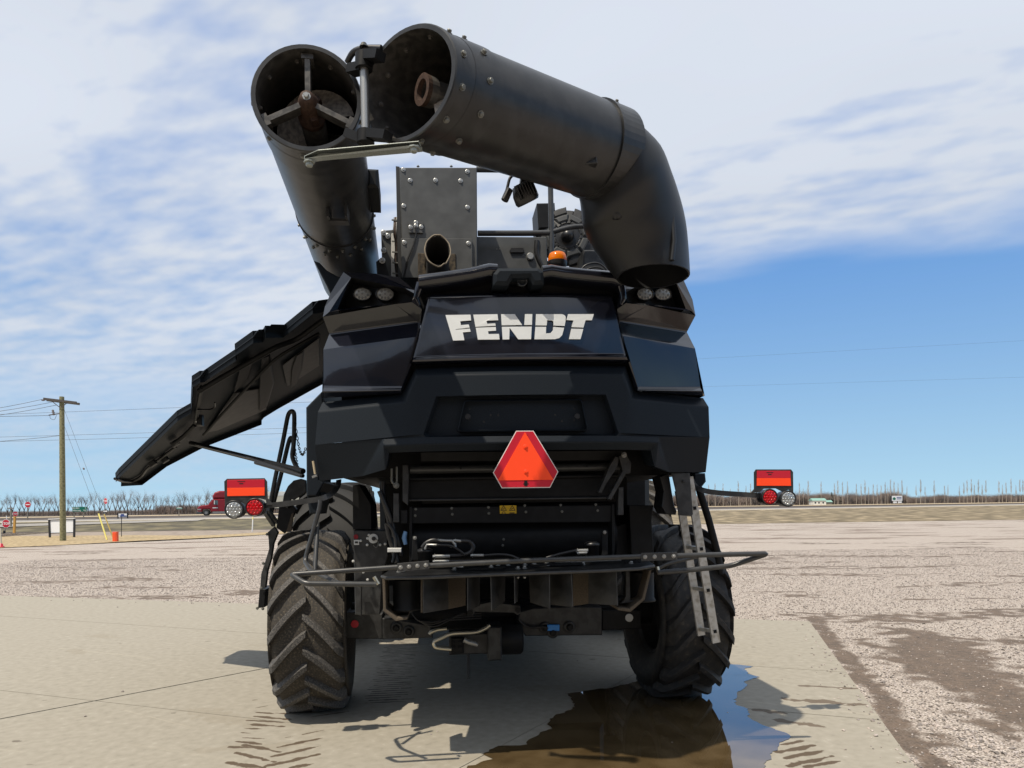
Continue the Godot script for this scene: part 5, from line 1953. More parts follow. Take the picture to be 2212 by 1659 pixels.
func core():
	# the closed body of the machine in front of the tail
	var n := node(C, "machine_body")
	var st := new_st()
	box(st, Vector3(0.03, 2.42, -2.05), Vector3(2.5, 1.06, 2.9))
	put(n, "side_housing", st, M["frame_black"])
	st = new_st()
	box(st, Vector3(0, 3.0, -4.6), Vector3(2.7, 1.5, 2.4), Basis(), 0.05)
	put(n, "grain_tank", st, M["frame_black"])
	st = new_st()
	box(st, Vector3(0, 1.35, -4.3), Vector3(2.1, 1.7, 3.8), Basis(), 0.05)
	put(n, "threshing_housing", st, M["frame_black"])
	st = new_st()
	box(st, Vector3(0.0, 1.45, -2.6), Vector3(2.2, 1.0, 1.0), Basis(), 0.05)
	put(n, "cleaning_housing", st, M["frame_black"])
	st = new_st()
	box(st, Vector3(1.3, 1.7, -3.2), Vector3(0.5, 1.1, 1.6), Basis(), 0.06)
	put(n, "fuel_tank", st, M["frame_black"])
	st = new_st()
	box(st, Vector3(0.1, 2.3, -6.8), Vector3(1.9, 1.9, 1.7), Basis(), 0.1)
	put(n, "operator_cab", st, M["dark_glass"])
	# skirt panel on the left flank beside the bumper
	st = new_st()
	prism(st, [Vector3(-1.442,2.371,-0.46),Vector3(-1.334,2.482,-0.46),Vector3(-1.323,2.403,-0.46),Vector3(-1.358,1.875,-0.46),Vector3(-1.327,1.852,-0.46),Vector3(-1.378,1.761,-0.46),Vector3(-1.446,1.761,-0.46)], Vector3(0, 0, -0.5), 0.01)
	put(n, "side_skirt", st, M["matte_black"])
	st = new_st()
	prism(st, [Vector3(-1.45,1.762,-0.5),Vector3(-1.385,1.761,-0.5),Vector3(-1.365,1.799,-0.5),Vector3(-1.344,1.751,-0.5),Vector3(-1.367,1.639,-0.5),Vector3(-1.436,1.64,-0.5)], Vector3(0, 0, -0.3), 0.01)
	put(n, "skirt_foot", st, M["matte_black"])
	st = new_st()
	prism(st, [Vector3(1.329,1.901,-0.55),Vector3(1.413,1.901,-0.55),Vector3(1.419,1.839,-0.55),Vector3(1.391,1.805,-0.55),Vector3(1.355,1.772,-0.55),Vector3(1.32,1.806,-0.55)], Vector3(0, 0, -0.3), 0.01)
	put(n, "skirt_foot", st, M["matte_black"])

func slow_sign():
	var s := node(C, "slow_vehicle_sign")
	var st := new_st()
	var hexa := [Vector3(-0.057,2.144,0.135),Vector3(0.052,2.144,0.135),Vector3(0.205,1.887,0.135),Vector3(0.152,1.788,0.135),Vector3(-0.151,1.788,0.135),Vector3(-0.204,1.885,0.135)]
	prism(st, hexa, Vector3(0, 0, -0.004))
	put(s, "white_edge", st, M["edge_white"])
	st = new_st()
	var red := inset(hexa, 0.005)
	for i in red.size():
		red[i] += Vector3(0, 0, 0.003)
	prism(st, red, Vector3(0, 0, -0.003))
	put(s, "red_border", st, M["signal_red"])
	st = new_st()
	var tri3 := [Vector3(-0.002,2.135,0.141),Vector3(0.173,1.837,0.141),Vector3(-0.175,1.836,0.141)]
	prism(st, tri3, Vector3(0, 0, -0.004))
	put(s, "orange_triangle", st, M["signal_orange"])
	for q in [Vector3(-0.001,2.044,0.142), Vector3(0,1.889,0.142)]:
		bolt(s, q, Vector3.BACK, 0.55, "signal_orange", true)
	st = new_st()
	for k in 4:
		box(st, Vector3(0,1.814,0.139) + Vector3(0, 0.008 - 0.005 * k, 0), Vector3([0.02, 0.032, 0.036, 0.02][k], 0.0022, 0.001))
	put(s, "approval_print", st, M["sticker_black"])
	st = new_st()
	bar(st, Vector3(0.003,2.118,0.12), Vector3(-0.001,1.8,0.12), 0.02, 0.04, Vector3.BACK)
	put(s, "sign_bracket", st, M["frame_black"])


func roof_items():
	var e := node(C, "engine_cover")
	var st := new_st()
	prism(st, [Vector3(-0.787,4.034,-0.45),Vector3(-0.249,4.052,-0.45),Vector3(-0.254,3.278,-0.45),Vector3(-0.773,3.269,-0.45)], Vector3(0, 0, -1.1), 0.006)
	put(e, "cover_panel", st, M["paint_grey"])
	st = new_st()
	prism(st, [Vector3(-0.783,3.535,-0.43),Vector3(-0.295,3.545,-0.43),Vector3(-0.289,3.536,-0.43),Vector3(-0.289,3.271,-0.43),Vector3(-0.778,3.262,-0.43)], Vector3(0, 0, -0.03), 0.003)
	put(e, "lower_panel", st, M["paint_grey"])
	st = new_st()
	prism(st, [Vector3(-0.812,4.051,-0.47),Vector3(-0.786,4.048,-0.47),Vector3(-0.777,3.275,-0.47),Vector3(-0.806,3.275,-0.47)], Vector3(0, 0, -0.9))
	put(e, "side_flange", st, M["sticker_black"])
	for q in [Vector3(-0.759,4.017,-0.449), Vector3(-0.316,4.018,-0.449), Vector3(-0.713,3.944,-0.449), Vector3(-0.538,3.95,-0.449), Vector3(-0.364,3.952,-0.449), Vector3(-0.76,3.766,-0.449), Vector3(-0.318,3.769,-0.449), Vector3(-0.758,3.505,-0.429), Vector3(-0.315,3.509,-0.429)]:
		bolt(e, q, Vector3.BACK, 0.62, "zinc", true)
	for q in [Vector3(-0.662,4.114,-0.6), Vector3(-0.425,4.122,-0.6)]:
		bolt(e, q, Vector3.UP, 0.8)
	st = new_st()
	box(st, Vector3(-0.679,3.62,-0.44), Vector3(0.10, 0.082, 0.008))
	put(e, "hinge_plate", st, M["paint_grey"])
	for q in [Vector3(-0.714,3.614,-0.435), Vector3(-0.641,3.618,-0.435), Vector3(-0.677,3.647,-0.435), Vector3(-0.677,3.623,-0.43)]:
		bolt(e, q, Vector3.BACK, 0.6, "zinc", true)
	st = new_st()
	tube(st, [Vector3(-0.677,3.612,-0.42),Vector3(-0.676,3.561,-0.42),Vector3(-0.696,3.484,-0.42),Vector3(-0.735,3.388,-0.42),Vector3(-0.765,3.266,-0.42)], 0.006, 5)
	put(e, "stop_cable", st, M["hose_black"])
	# exhaust with its ragged rusty mouth
	var x := node(C, "exhaust_pipe")
	var rg := RandomNumberGenerator.new()
	rg.seed = 12
	st = new_st()
	var ax := Vector3(0.02, 0.35, 1.0).normalized()
	var mouth := Vector3(-0.528,3.359,-0.16)
	var root := Vector3(-0.539,3.343,-0.42)
	var rings := []
	for k in 6:
		var t := k / 5.0
		rings.append(ring_at(root.lerp(mouth, t), (Vector3(0, 0.9, 0.3)).lerp(ax, t), 0.084, 0.094 + 0.03 * t, 28))
	for i in 28:
		rings[5][i] += Vector3(0, rg.randf_range(-0.004, 0.004), rg.randf_range(-0.006, 0.006))
	skin(st, rings)
	put(x, "pipe", st, M["exhaust_rust"])
	st = new_st()
	var lip := []
	for k in 29:
		lip.append(rings[5][k % 28])
	tube(st, lip, 0.006, 6, false)
	put(x, "pipe_lip", st, M["exhaust_lip"])
	st = new_st()
	var inn := []
	for k in 3:
		inn.append(ring_at(mouth - ax * 0.12 * k, ax, 0.077, 0.113, 28))
	skin(st, [rings[5], inn[0]], false)
	skin(st, inn, true)
	face(st, inn[2], ax)
	put(x, "sooty_bore", st, M["soot"])
	st = new_st()
	box(st, Vector3(-0.535,3.363,-0.43) + Vector3(0, -0.05, 0.0), Vector3(0.26, 0.24, 0.02), Basis(), 0.004)
	put(x, "base_plate", st, M["exhaust_rust"])
	# fittings on the left side of the cover
	var l := node(C, "wiring_bracket")
	st = new_st()
	prism(st, [Vector3(-0.942,3.708,-0.75),Vector3(-0.852,3.717,-0.75),Vector3(-0.822,3.364,-0.75),Vector3(-0.937,3.362,-0.75)], Vector3(0, 0, -0.4), 0.004)
	put(l, "bracket_plate", st, M["paint_grey"])
	st = new_st()
	prism(st, [Vector3(-0.86,3.637,-0.62),Vector3(-0.837,3.647,-0.62),Vector3(-0.828,3.322,-0.62),Vector3(-0.864,3.322,-0.62)], Vector3(0, 0, -0.05), 0.002)
	put(l, "white_strip", st, M["label_white"])
	for q in [Vector3(-0.922,3.688,-0.74), Vector3(-0.892,3.665,-0.74), Vector3(-0.923,3.559,-0.74)]:
		bolt(l, q, Vector3.BACK, 0.8, "zinc", true)
	for k in 5:
		st = new_st()
		var x0 := 850.0 + k * 2.4
		tube(st, fillet([Vector3(-0.831,3.725,-0.55) + Vector3(k * 0.008, 0, 0), Vector3(-0.837,3.599,-0.52) + Vector3(k * 0.01, 0.02 * sin(k * 2.0), 0.02), Vector3(-0.819,3.522,-0.53) + Vector3(0.006 * k, 0, 0), Vector3(-0.835,3.43,-0.55) + Vector3(0.008 * k, 0, 0.01), Vector3(-0.823,3.306,-0.55) + Vector3(0.006 * k, 0, 0)], 0.05), 0.005 + 0.002 * (k % 3), 5)
		put(l, "wire_loom", st, [M["hose_black"], M["rust"], M["hose_black"]][k % 3])
	for k in 6:
		st = new_st()
		bar(st, Vector3(-0.849,3.7,-0.53) + Vector3(0, -0.075 * k, 0), Vector3(-0.785,3.695,-0.53) + Vector3(0.004 * k, -0.075 * k, 0), 0.01, 0.008)
		put(l, "loom_clip", st, M["grimy_bolt"])
	# panel to the right with its handle
	var r := node(C, "engine_side_panel")
	st = new_st()
	prism(st, [Vector3(-0.237,3.681,-0.75),Vector3(0.281,3.689,-0.75),Vector3(0.291,3.384,-0.75),Vector3(-0.241,3.375,-0.75)], Vector3(0, 0, -0.3), 0.004)
	put(r, "panel_sheet", st, M["paint_grey"])
	st = new_st()
	prism(st, [Vector3(0.002,3.581,-0.735),Vector3(0.013,3.6,-0.735),Vector3(0.103,3.602,-0.735),Vector3(0.113,3.583,-0.735),Vector3(0.106,3.564,-0.735),Vector3(0.006,3.562,-0.735)], Vector3(0, 0, -0.012), 0.003)
	put(r, "handle", st, M["hose_black"])
	st = new_st()
	face(st, [Vector3(0.007,3.566,-0.748),Vector3(0.108,3.569,-0.748),Vector3(0.097,3.542,-0.748),Vector3(0.02,3.541,-0.748)], Vector3.BACK)
	put(r, "handle_recess", st, M["plate_grey"])
	for q in [Vector3(-0.093,3.589,-0.745), Vector3(-0.073,3.59,-0.745)]:
		bolt(r, q, Vector3.BACK, 0.25)
	st = new_st()
	disc(st, Vector3(0.156,3.536,-0.745), Vector3.BACK, 0.028, 0.02, 14, 0.006)
	put(r, "latch", st, M["zinc"])
	# handrail
	var hr := node(C, "roof_handrail")
	for q in [[[Vector3(-0.244,4.117,-0.62),Vector3(0.097,4.125,-0.62)], 0.020], [[Vector3(-0.241,3.647,-0.6),Vector3(0.156,3.657,-0.6),Vector3(0.279,3.663,-0.6)], 0.020], [[Vector3(0.279,3.663,-0.6),Vector3(0.378,3.692,-0.6),Vector3(0.464,3.715,-0.6),Vector3(0.671,3.72,-0.6)], 0.018], [[Vector3(0.294,4.028,-0.6),Vector3(0.296,3.674,-0.6),Vector3(0.296,3.404,-0.6)], 0.020]]:
		st = new_st()
		tube(st, fillet(q[0], 0.08), q[1], 12)
		put(hr, "rail_tube", st, M["rail_grey"])
	# rotary air screen
	var s := node(C, "rotary_screen")
	var c := Vector3(0.478,3.77,-0.95)
	var n := Vector3(-0.12, 0.0, 1).normalized()
	var b := look_basis(n)
	st = new_st()
	var R := 0.225
	for k in 8:
		var a0 := TAU * (k + 0.1) / 8.0
		var a1 := TAU * (k + 0.66) / 8.0
		var a2 := TAU * (k + 1.1) / 8.0
		for g in [[a0, a1, R * 1.03], [a1, a2, R * 0.93]]:
			var p := []
			for t in 5:
				var a: float = lerpf(g[0], g[1], t / 4.0)
				p.append(c + b * Vector3(cos(a) * g[2], sin(a) * g[2], 0))
			for t in 5:
				var a: float = lerpf(g[1], g[0], t / 4.0)
				p.append(c + b * Vector3(cos(a) * R * 0.42, sin(a) * R * 0.42, 0.03))
			prism(st, p, -n * 0.06, 0.006)
	put(s, "screen_disc", st, M["plate_grey"])
	for k in 8:
		st = new_st()
		var a := TAU * (k + 0.38) / 8.0
		var dir := b * Vector3(cos(a), sin(a), 0)
		var sd := b * Vector3(-sin(a), cos(a), 0)
		prism(st, [c + dir * R * 0.50 - sd * 0.040 + n * 0.035, c + dir * R * 0.50 + sd * 0.040 + n * 0.035, c + dir * R * 0.72 + sd * 0.058 + n * 0.03, c + dir * R * 0.72 - sd * 0.058 + n * 0.03], -n * 0.03, 0.010)
		put(s, "screen_rib", st, M["paint_grey"])
		if k % 2 == 0:
			st = new_st()
			prism(st, [c + dir * R * 0.76 - sd * 0.050 + n * 0.02, c + dir * R * 0.76 + sd * 0.050 + n * 0.02, c + dir * R * 1.0 + sd * 0.06 + n * 0.012, c + dir * R * 1.0 - sd * 0.06 + n * 0.012], -n * 0.02, 0.008)
			put(s, "screen_block", st, M["plate_grey"])
	st = new_st()
	lathe(st, c + n * 0.02, n, [[0.0, R * 0.42], [0.004, R * 0.40], [-0.02, R * 0.24], [0.02, R * 0.2], [0.05, R * 0.16], [0.055, 0.0]], 24)
	put(s, "screen_hub", st, M["hose_black"])
	st = new_st()
	lathe(st, c - n * 0.1, n, [[-0.35, R * 1.02], [0.0, R * 1.02], [0.02, R * 0.98]], 32)
	put(s, "screen_drum", st, M["frame_black"])
	st = new_st()
	box(st, Vector3(0.316,3.933,-1.1), Vector3(0.14, 0.2, 0.3), Basis(Vector3.BACK, 0.05), 0.01)
	put(s, "screen_duct", st, M["frame_black"])
	st = new_st()
	tube(st, fillet([Vector3(0.21,3.66,-0.75),Vector3(0.202,3.573,-0.75),Vector3(0.226,3.504,-0.75),Vector3(0.277,3.419,-0.75)], 0.08), 0.02, 8)
	put(s, "screen_hose", st, M["hose_black"])
	st = new_st()
	box(st, Vector3(0.677,3.495,-0.8), Vector3(0.26, 0.16, 0.25), Basis(), 0.01)
	put(s, "bearing_block", st, M["plate_grey"])
	for k in 3:
		st = new_st()
		tube(st, fillet([Vector3(0.501,3.374,-0.6),Vector3(0.536,3.435,-0.6),Vector3(0.633,3.458,-0.6),Vector3(0.701,3.411,-0.6),Vector3(0.728,3.344,-0.6)], 0.08).map(func(q): return q + Vector3(0.02 * k, -0.015 * k, -0.05 * k)), 0.007, 5)
		put(s, "cable", st, M["hose_black"])
	# amber beacon
	var bc := node(C, "amber_beacon")
	var bp := Vector3(0.258,3.264,-0.12)
	st = new_st()
	lathe(st, bp, Vector3.UP, [[-0.02, 0.0], [-0.02, 0.056], [0.012, 0.064], [0.024, 0.064]], 24)
	put(bc, "beacon_base", st, M["hose_black"])
	st = new_st()
	lathe(st, bp + Vector3(0, 0.024, 0), Vector3.UP, [[0.0, 0.062], [0.012, 0.063], [0.03, 0.060], [0.05, 0.053], [0.056, 0.045], [0.058, 0.0]], 24)
	put(bc, "beacon_lens", st, M["beacon_amber"])
	# pedestal of the unloading tube at the left
	var pd := node(C, "tube_cradle")
	st = new_st()
	prism(st, [Vector3(-1.395,3.412,-0.55),Vector3(-1.354,3.397,-0.55),Vector3(-1.307,3.346,-0.55),Vector3(-1.234,3.305,-0.55),Vector3(-1.18,3.293,-0.55),Vector3(-1.274,3.162,-0.55),Vector3(-1.305,3.233,-0.55)], Vector3(0, 0, -0.5), 0.008)
	put(pd, "cradle_arm", st, M["matte_black"])
	st = new_st()
	prism(st, [Vector3(-0.952,3.367,-0.42),Vector3(-0.918,3.396,-0.42),Vector3(-0.889,3.384,-0.42),Vector3(-0.86,3.258,-0.42),Vector3(-0.945,3.24,-0.42)], Vector3(0, 0, -0.06), 0.006)
	put(pd, "cradle_clamp", st, M["frame_black"])
	bolt(pd, Vector3(-0.908,3.371,-0.41), Vector3.BACK, 0.8, "zinc", true)

func helix(st: SurfaceTool, c: Vector3, ax: Vector3, r0: float, r1: float, pitch: float, turns: float, start: float):
	var b := look_basis(ax)
	var n := int(turns * 28)
	next_smooth(st)
	for i in n:
		var a0 := start + TAU * turns * i / n
		var a1 := start + TAU * turns * (i + 1) / n
		var z0 := -pitch * turns * i / n
		var z1 := -pitch * turns * (i + 1) / n
		var p0 := c + b * Vector3(cos(a0) * r0, sin(a0) * r0, z0)
		var p1 := c + b * Vector3(cos(a0) * r1, sin(a0) * r1, z0)
		var p2 := c + b * Vector3(cos(a1) * r1, sin(a1) * r1, z1)
		var p3 := c + b * Vector3(cos(a1) * r0, sin(a1) * r0, z1)
		quad(st, p0, p1, p2, p3, ax)
	st.set_smooth_group(-1)

# a ring round a tube whose plane leans: n is the plane's normal
func cut_ring(c: Vector3, ax: Vector3, r: float, n: Vector3, seg := 48) -> Array:
	var out := []
	for p in ring_at(c, ax, r, r, seg):
		var rad: Vector3 = p - c
		out.append(p - ax * (rad.dot(n) / ax.dot(n)))
	return out

func auger_tube(t: Node, from: Vector3, to: Vector3, r: float, nm: Vector3, bolt_rings: Array):
	# outer barrel, bore, mouth ring; from is the open end, cut along the plane of nm
	var ax := (from - to).normalized()
	var st := new_st()
	skin(st, [ring_at(to, ax, r, r, 48), cut_ring(from, ax, r, nm)])
	put(t, "barrel", st, M["tube_black"])
	st = new_st()
	skin(st, [ring_at(to, ax, r - 0.007, r - 0.007, 48), cut_ring(from - ax * 0.12, ax, r - 0.007, nm), cut_ring(from - ax * 0.115, ax, r - 0.012, nm), cut_ring(from + ax * 0.006, ax, r - 0.010, nm)], true)
	face(st, ring_at(to + ax * 0.012, ax, r - 0.007, r - 0.007, 32), ax)
	put(t, "bore", st, M["tube_inside"])
	st = new_st()
	for q in [[-0.11, r + 0.005, -0.03, r + 0.006, 1.0, 0.0], [-0.03, r + 0.006, -0.028, r + 0.013, 0.0, -1.0], [-0.028, r + 0.013, 0.0, r + 0.014, 1.0, 0.0], [0.0, r + 0.014, 0.006, r + 0.010, 1.0, 1.0], [0.006, r + 0.010, 0.006, r - 0.010, 0.0, 1.0]]:
		var ra := cut_ring(from + ax * q[0], ax, q[1], nm)
		var rb := cut_ring(from + ax * q[2], ax, q[3], nm)
		next_smooth(st)
		for i in 48:
			var j := (i + 1) % 48
			var rad: Vector3 = (ra[i] + rb[i]) / 2.0 - from
			rad = (rad - ax * rad.dot(ax)).normalized()
			quad(st, ra[i], ra[j], rb[j], rb[i], rad * q[4] + nm * q[5])
	st.set_smooth_group(-1)
	put(t, "mouth_ring", st, M["tube_black"])
	st = new_st()
	skin(st, [cut_ring(from - ax * 0.27, ax, r, nm), cut_ring(from - ax * 0.266, ax, r + 0.006, nm)])
	skin(st, [cut_ring(from - ax * 0.266, ax, r + 0.006, nm), cut_ring(from - ax * 0.11, ax, r + 0.006, nm)])
	put(t, "mouth_sleeve", st, M["tube_black"])
	var b := look_basis(ax)
	for q in bolt_rings:
		for k in q[1]:
			var a: float = q[2] + TAU * k / q[1]
			var out := b * Vector3(cos(a), sin(a), 0)
			var lean := -ax * (out.dot(nm) / ax.dot(nm))
			bolt(t, from - ax * q[0] + (out + lean) * (r + 0.006), out, 1.25, "grimy_bolt")
			if q.size() > 3:
				bolt(t, from - ax * (q[0] + 0.035) + (out + lean) * (r - 0.012), -out, 1.0, "tube_inside")


func tubes():
	# the tube that comes from the machine, its open end facing back
	var a := node(C, "unloading_tube")
	var end := Vector3(-1.163,3.724,0.903)
	var root := Vector3(-1.29,3.695,-1.836)
	var r := 0.2561
	auger_tube(a, end, root, r, (end - root).normalized(), [[0.0531, 9, 0.413, 1]])
	var ax := (end - root).normalized()
	var b := look_basis(ax)
	# joint half way, two rows of nuts
	var j := Vector3(-1.218,3.714,-0.407)
	j = end - ax * 1.32
	var st := new_st()
	lathe(st, j - ax * 0.0024, ax, [[0.0, r], [0.0, r + 0.0071], [0.0142, r + 0.0071], [0.0142, r]], 48, false, true)
	put(a, "joint_band", st, M["hose_black"])
	for row in 2:
		for k in 18:
			var g := TAU * (k + row * 0.5) / 18.0
			var out := b * Vector3(cos(g), sin(g), 0)
			bolt(a, j - ax * (0.059 + 0.1062 * row) + out * (r + 0.0012), out, 1.05, "grimy_bolt")
	# screw, shaft, bearing spider
	st = new_st()
	helix(st, end - ax * 0.2, ax, 0.059, 0.2183, 0.4484, 2.2, 0.177)
	put(a, "auger_flight", st, M["worn_steel"])
	st = new_st()
	lathe(st, end - ax * 1.65, ax, [[0.0, 0.0649], [1.46, 0.0649], [1.465, 0.0]], 24)
	put(a, "auger_shaft", st, M["tube_inside"])
	for g in [PI / 2.0, PI / 2.0 + 2.05, PI / 2.0 - 2.0]:
		st = new_st()
		var out := b * Vector3(cos(g), sin(g), 0)
		bar(st, end - ax * 0.059 + out * 0.0354, end - ax * 0.059 + out * (r - 0.0142), 0.026, 0.0649, ax)
		put(a, "bearing_spoke", st, M["tube_inside"])
		st = new_st()
		bar(st, end - ax * 0.059 + out * (r - 0.0413), end - ax * 0.059 + out * (r - 0.0153), 0.059, 0.0708, ax)
		put(a, "spoke_foot", st, M["tube_inside"])
	st = new_st()
	lathe(st, end - ax * 0.1888, ax, [[0.0, 0.0684], [0.0354, 0.0684], [0.0354, 0.0531], [0.1416, 0.0531], [0.1947, 0.0354], [0.2065, 0.026], [0.2065, 0.0]], 24)
	put(a, "bearing_hub", st, M["rust"])
	for k in 3:
		st = new_st()
		var g := 0.9 + TAU * k / 3.0
		var out := b * Vector3(cos(g), sin(g), 0)
		box(st, end - ax * 0.1062 + out * 0.0566, Vector3(0.0354, 0.0354, 0.059), b * Basis(Vector3.BACK, g))
		put(a, "drive_dog", st, M["rust"])
	bolt(a, end + ax * 0.0142, ax, 1.5)
	# bracket and reflector on its underside
	st = new_st()
	var under := end - ax * 0.73 + Vector3(0.0236, -r * 0.98, 0.0)
	box(st, under + Vector3(0, -0.0236, 0), Vector3(0.0142, 0.0708, 0.118))
	put(a, "bracket_ear", st, M["tube_black"])
	st = new_st()
	box(st, under + Vector3(0.1062, -0.0189, 0), Vector3(0.0142, 0.0708, 0.118))
	put(a, "bracket_ear", st, M["tube_black"])
	st = new_st()
	box(st, under + Vector3(0.0531, -0.0531, -0.0354), Vector3(0.118, 0.0142, 0.0708))
	put(a, "bracket_floor", st, M["tube_black"])
	st = new_st()
	box(st, end - ax * 1.0 + b * Vector3(r + 0.0236, 0.0, 0), Vector3(0.0708, 0.118, 0.3776), b, 0.0177)
	put(a, "side_bracket", st, M["frame_black"])
	# the folded tube with the spout
	var t := node(C, "folded_tube")
	var e2 := Vector3(-0.657,3.688,1.117)
	var r2 := Vector3(0.485,3.72,0.445)
	auger_tube(t, e2, r2, 0.2561, Vector3(-0.60, 0.0, 0.80).normalized(), [[0.0472, 11, 0.236, 1], [0.1888, 11, 0.5]])
	var ax2 := (e2 - r2).normalized()
	var b2 := look_basis(ax2)
	st = new_st()
	helix(st, e2 - ax2 * 0.13, ax2, 0.0531, 0.2183, 0.4484, 1.6, -1.3)
	put(t, "auger_flight", st, M["worn_steel"])
	st = new_st()
	lathe(st, e2 - ax2 * 1.06, ax2, [[0.0, 0.059], [0.92, 0.059], [0.92, 0.0684], [0.966, 0.0708], [0.966, 0.0472], [0.85, 0.0448]], 24, false, true)
	put(t, "auger_shaft", st, M["tube_inside"])
	st = new_st()
	lathe(st, e2 - ax2 * 0.1003, ax2, [[0.0, 0.0708], [0.0236, 0.0732], [0.0236, 0.0472], [0.0, 0.0448]], 24, false, true)
	put(t, "drive_collar", st, M["rust"])
	st = new_st()
	lathe(st, r2, ax2, [[-0.02, 0.2561], [-0.02, 0.262], [0.13, 0.262], [0.13, 0.267], [0.15, 0.267], [0.15, 0.2561]], 48, false, true)
	put(t, "end_clamp", st, M["tube_black"])
	for g in [0.9, 1.5, 2.2]:
		var out := b2 * Vector3(cos(g), sin(g), 0)
		bolt(t, r2 + ax2 * 0.10 + out * 0.263, out, 1.0, "grimy_bolt")
	# small angle bracket on the side facing back
	st = new_st()
	var sb := Vector3(0.294,3.553,0.735)
	prism(st, [sb + Vector3(-0.0413, -0.0413, 0.0236), sb + Vector3(0.0413, -0.0413, 0.0413), sb + Vector3(0.0354, 0.0413, 0.0236), sb + Vector3(-0.0118, 0.0413, 0.0)], Vector3(0, 0, -0.0826), 0.0047)
	put(t, "angle_bracket", st, M["plate_grey"])
	# work lamp hanging below it
	var wl := node(C, "tube_work_lamp")
	var wp := Vector3(-0.022,3.499,0.42)
	st = new_st()
	var wb := Basis(Vector3.BACK, 0.4956) * Basis(Vector3.RIGHT, 0.354)
	lathe(st, wp + wb * Vector3(0, -0.059, 0), wb * Vector3.UP, [[0.0, 0.0], [0.0, 0.0649], [0.0142, 0.0732], [0.059, 0.0708], [0.1062, 0.0531], [0.1121, 0.0]], 20)
	put(wl, "lamp_housing", st, M["hose_black"])
	for k in 7:
		st = new_st()
		box(st, wp + wb * Vector3(-0.0496 + 0.0165 * k, 0.0142, 0.0531), Vector3(0.0047, 0.0826, 0.0472), wb)
		put(wl, "cooling_fin", st, M["hose_black"])
	st = new_st()
	bar(st, wp + Vector3(0.0, 0.0472, 0), wp + Vector3(0.0118, 0.177, 0.0236), 0.0472, 0.1062, Vector3.BACK)
	put(wl, "lamp_bracket", st, M["hose_black"])
	st = new_st()
	tube(st, fillet([wp + Vector3(0.0, 0.1062, 0.0236), wp + Vector3(-0.0826, 0.0826, 0.0354), wp + Vector3(-0.1003, 0.0118, 0.0354), wp + Vector3(-0.118, -0.059, 0.0354)], 0.0708), 0.0094, 6)
	put(wl, "lamp_cable", st, M["hose_black"])
	st = new_st()
	tube(st, [wp + Vector3(-0.0885, 0.0, 0.0354), wp + Vector3(-0.118, -0.0649, 0.0354)], 0.0212, 8)
	put(wl, "cable_plug", st, M["hose_black"])
	# rubber spout
	var sp := node(C, "discharge_spout")
	st = new_st()
	var pairs := [[Vector3(0.579,3.919,0.454), Vector3(0.368,3.48,0.434)], [Vector3(0.742,3.822,0.422), Vector3(0.356,3.427,0.385)], [Vector3(0.855,3.678,0.362), Vector3(0.355,3.365,0.314)], [Vector3(0.935,3.517,0.322), Vector3(0.378,3.318,0.269)], [Vector3(0.978,3.371,0.303), Vector3(0.43,3.242,0.25)], [Vector3(1.001,3.223,0.281), Vector3(0.504,3.158,0.233)], [Vector3(1.008,3.072,0.282), Vector3(0.569,3.078,0.24)]]
	var rings := []
	var inner := []
	var sn := 24
	var cens := []
	var halves := []
	for i in sn + 1:
		var f := 6.0 * i / sn
		var k0 := mini(int(f), 5)
		var ft := f - k0
		var ab := []
		for q in 2:
			ab.append(pairs[k0][q].cubic_interpolate(pairs[k0 + 1][q], pairs[maxi(k0 - 1, 0)][q], pairs[mini(k0 + 2, 6)][q], ft))
		cens.append((ab[0] + ab[1]) / 2.0)
		halves.append((ab[0] - ab[1]) / 2.0)
	var first := ax2.cross(halves[0]).normalized()
	if first.z < 0.0:
		first = -first
	for i in sn + 1:
		var f := 6.0 * i / sn
		var xv: Vector3 = halves[i]
		var yv := first.lerp(Vector3.BACK, smoothstep(0.0, 5.0, f)).normalized()
		yv = (yv - xv.normalized() * yv.dot(xv.normalized())).normalized()
		var yr := lerpf(0.262, 0.235, f / 6.0) + 0.03 * sin(PI * f / 6.0)
		var ra := []
		var rb := []
		for k in 40:
			var g := TAU * k / 40.0
			ra.append(cens[i] + xv * cos(g) + yv * yr * sin(g))
			rb.append(cens[i] + xv * 0.95 * cos(g) + yv * yr * 0.95 * sin(g))
		rings.append(ra)
		inner.append(rb)
	skin(st, rings)
	skin(st, inner, true)
	skin(st, [rings[sn], inner[sn]])
	put(sp, "spout_hose", st, M["spout_rubber"])
	st = new_st()
	tube(st, [Vector3(0.572,3.89,0.477),Vector3(0.686,3.802,0.488),Vector3(0.765,3.667,0.496),Vector3(0.809,3.531,0.5),Vector3(0.834,3.37,0.502),Vector3(0.842,3.208,0.503),Vector3(0.83,3.095,0.502)], 0.0142, 8)
	put(sp, "moulded_rib", st, M["spout_rubber"])
	for q in [Vector3(0.621,3.64,0.529), Vector3(0.506,3.38,0.506)]:
		st = new_st()
		lathe(st, q, Vector3(0, -1, 0.118), [[-0.059, 0.0], [-0.0531, 0.0236], [0.0, 0.0354], [0.059, 0.026], [0.0649, 0.0]], 14)
		put(sp, "moulded_lug", st, M["spout_rubber"])
	# hinge between the two tubes
	var h := node(C, "fold_hinge")
	st = new_st()
	tube(st, [Vector3(-0.87,3.835,1.014), Vector3(-0.865,3.492,1.014)], 0.0212, 14)
	put(h, "hinge_pin", st, M["zinc"])
	for q in [[Vector3(-0.869,3.884,1.014), Vector3(-0.87,3.812,1.014)], [Vector3(-0.865,3.51,1.014), Vector3(-0.866,3.451,1.014)]]:
		st = new_st()
		tube(st, [q[0], q[1]], 0.0425, 14)
		put(h, "hinge_knuckle", st, M["frame_black"])
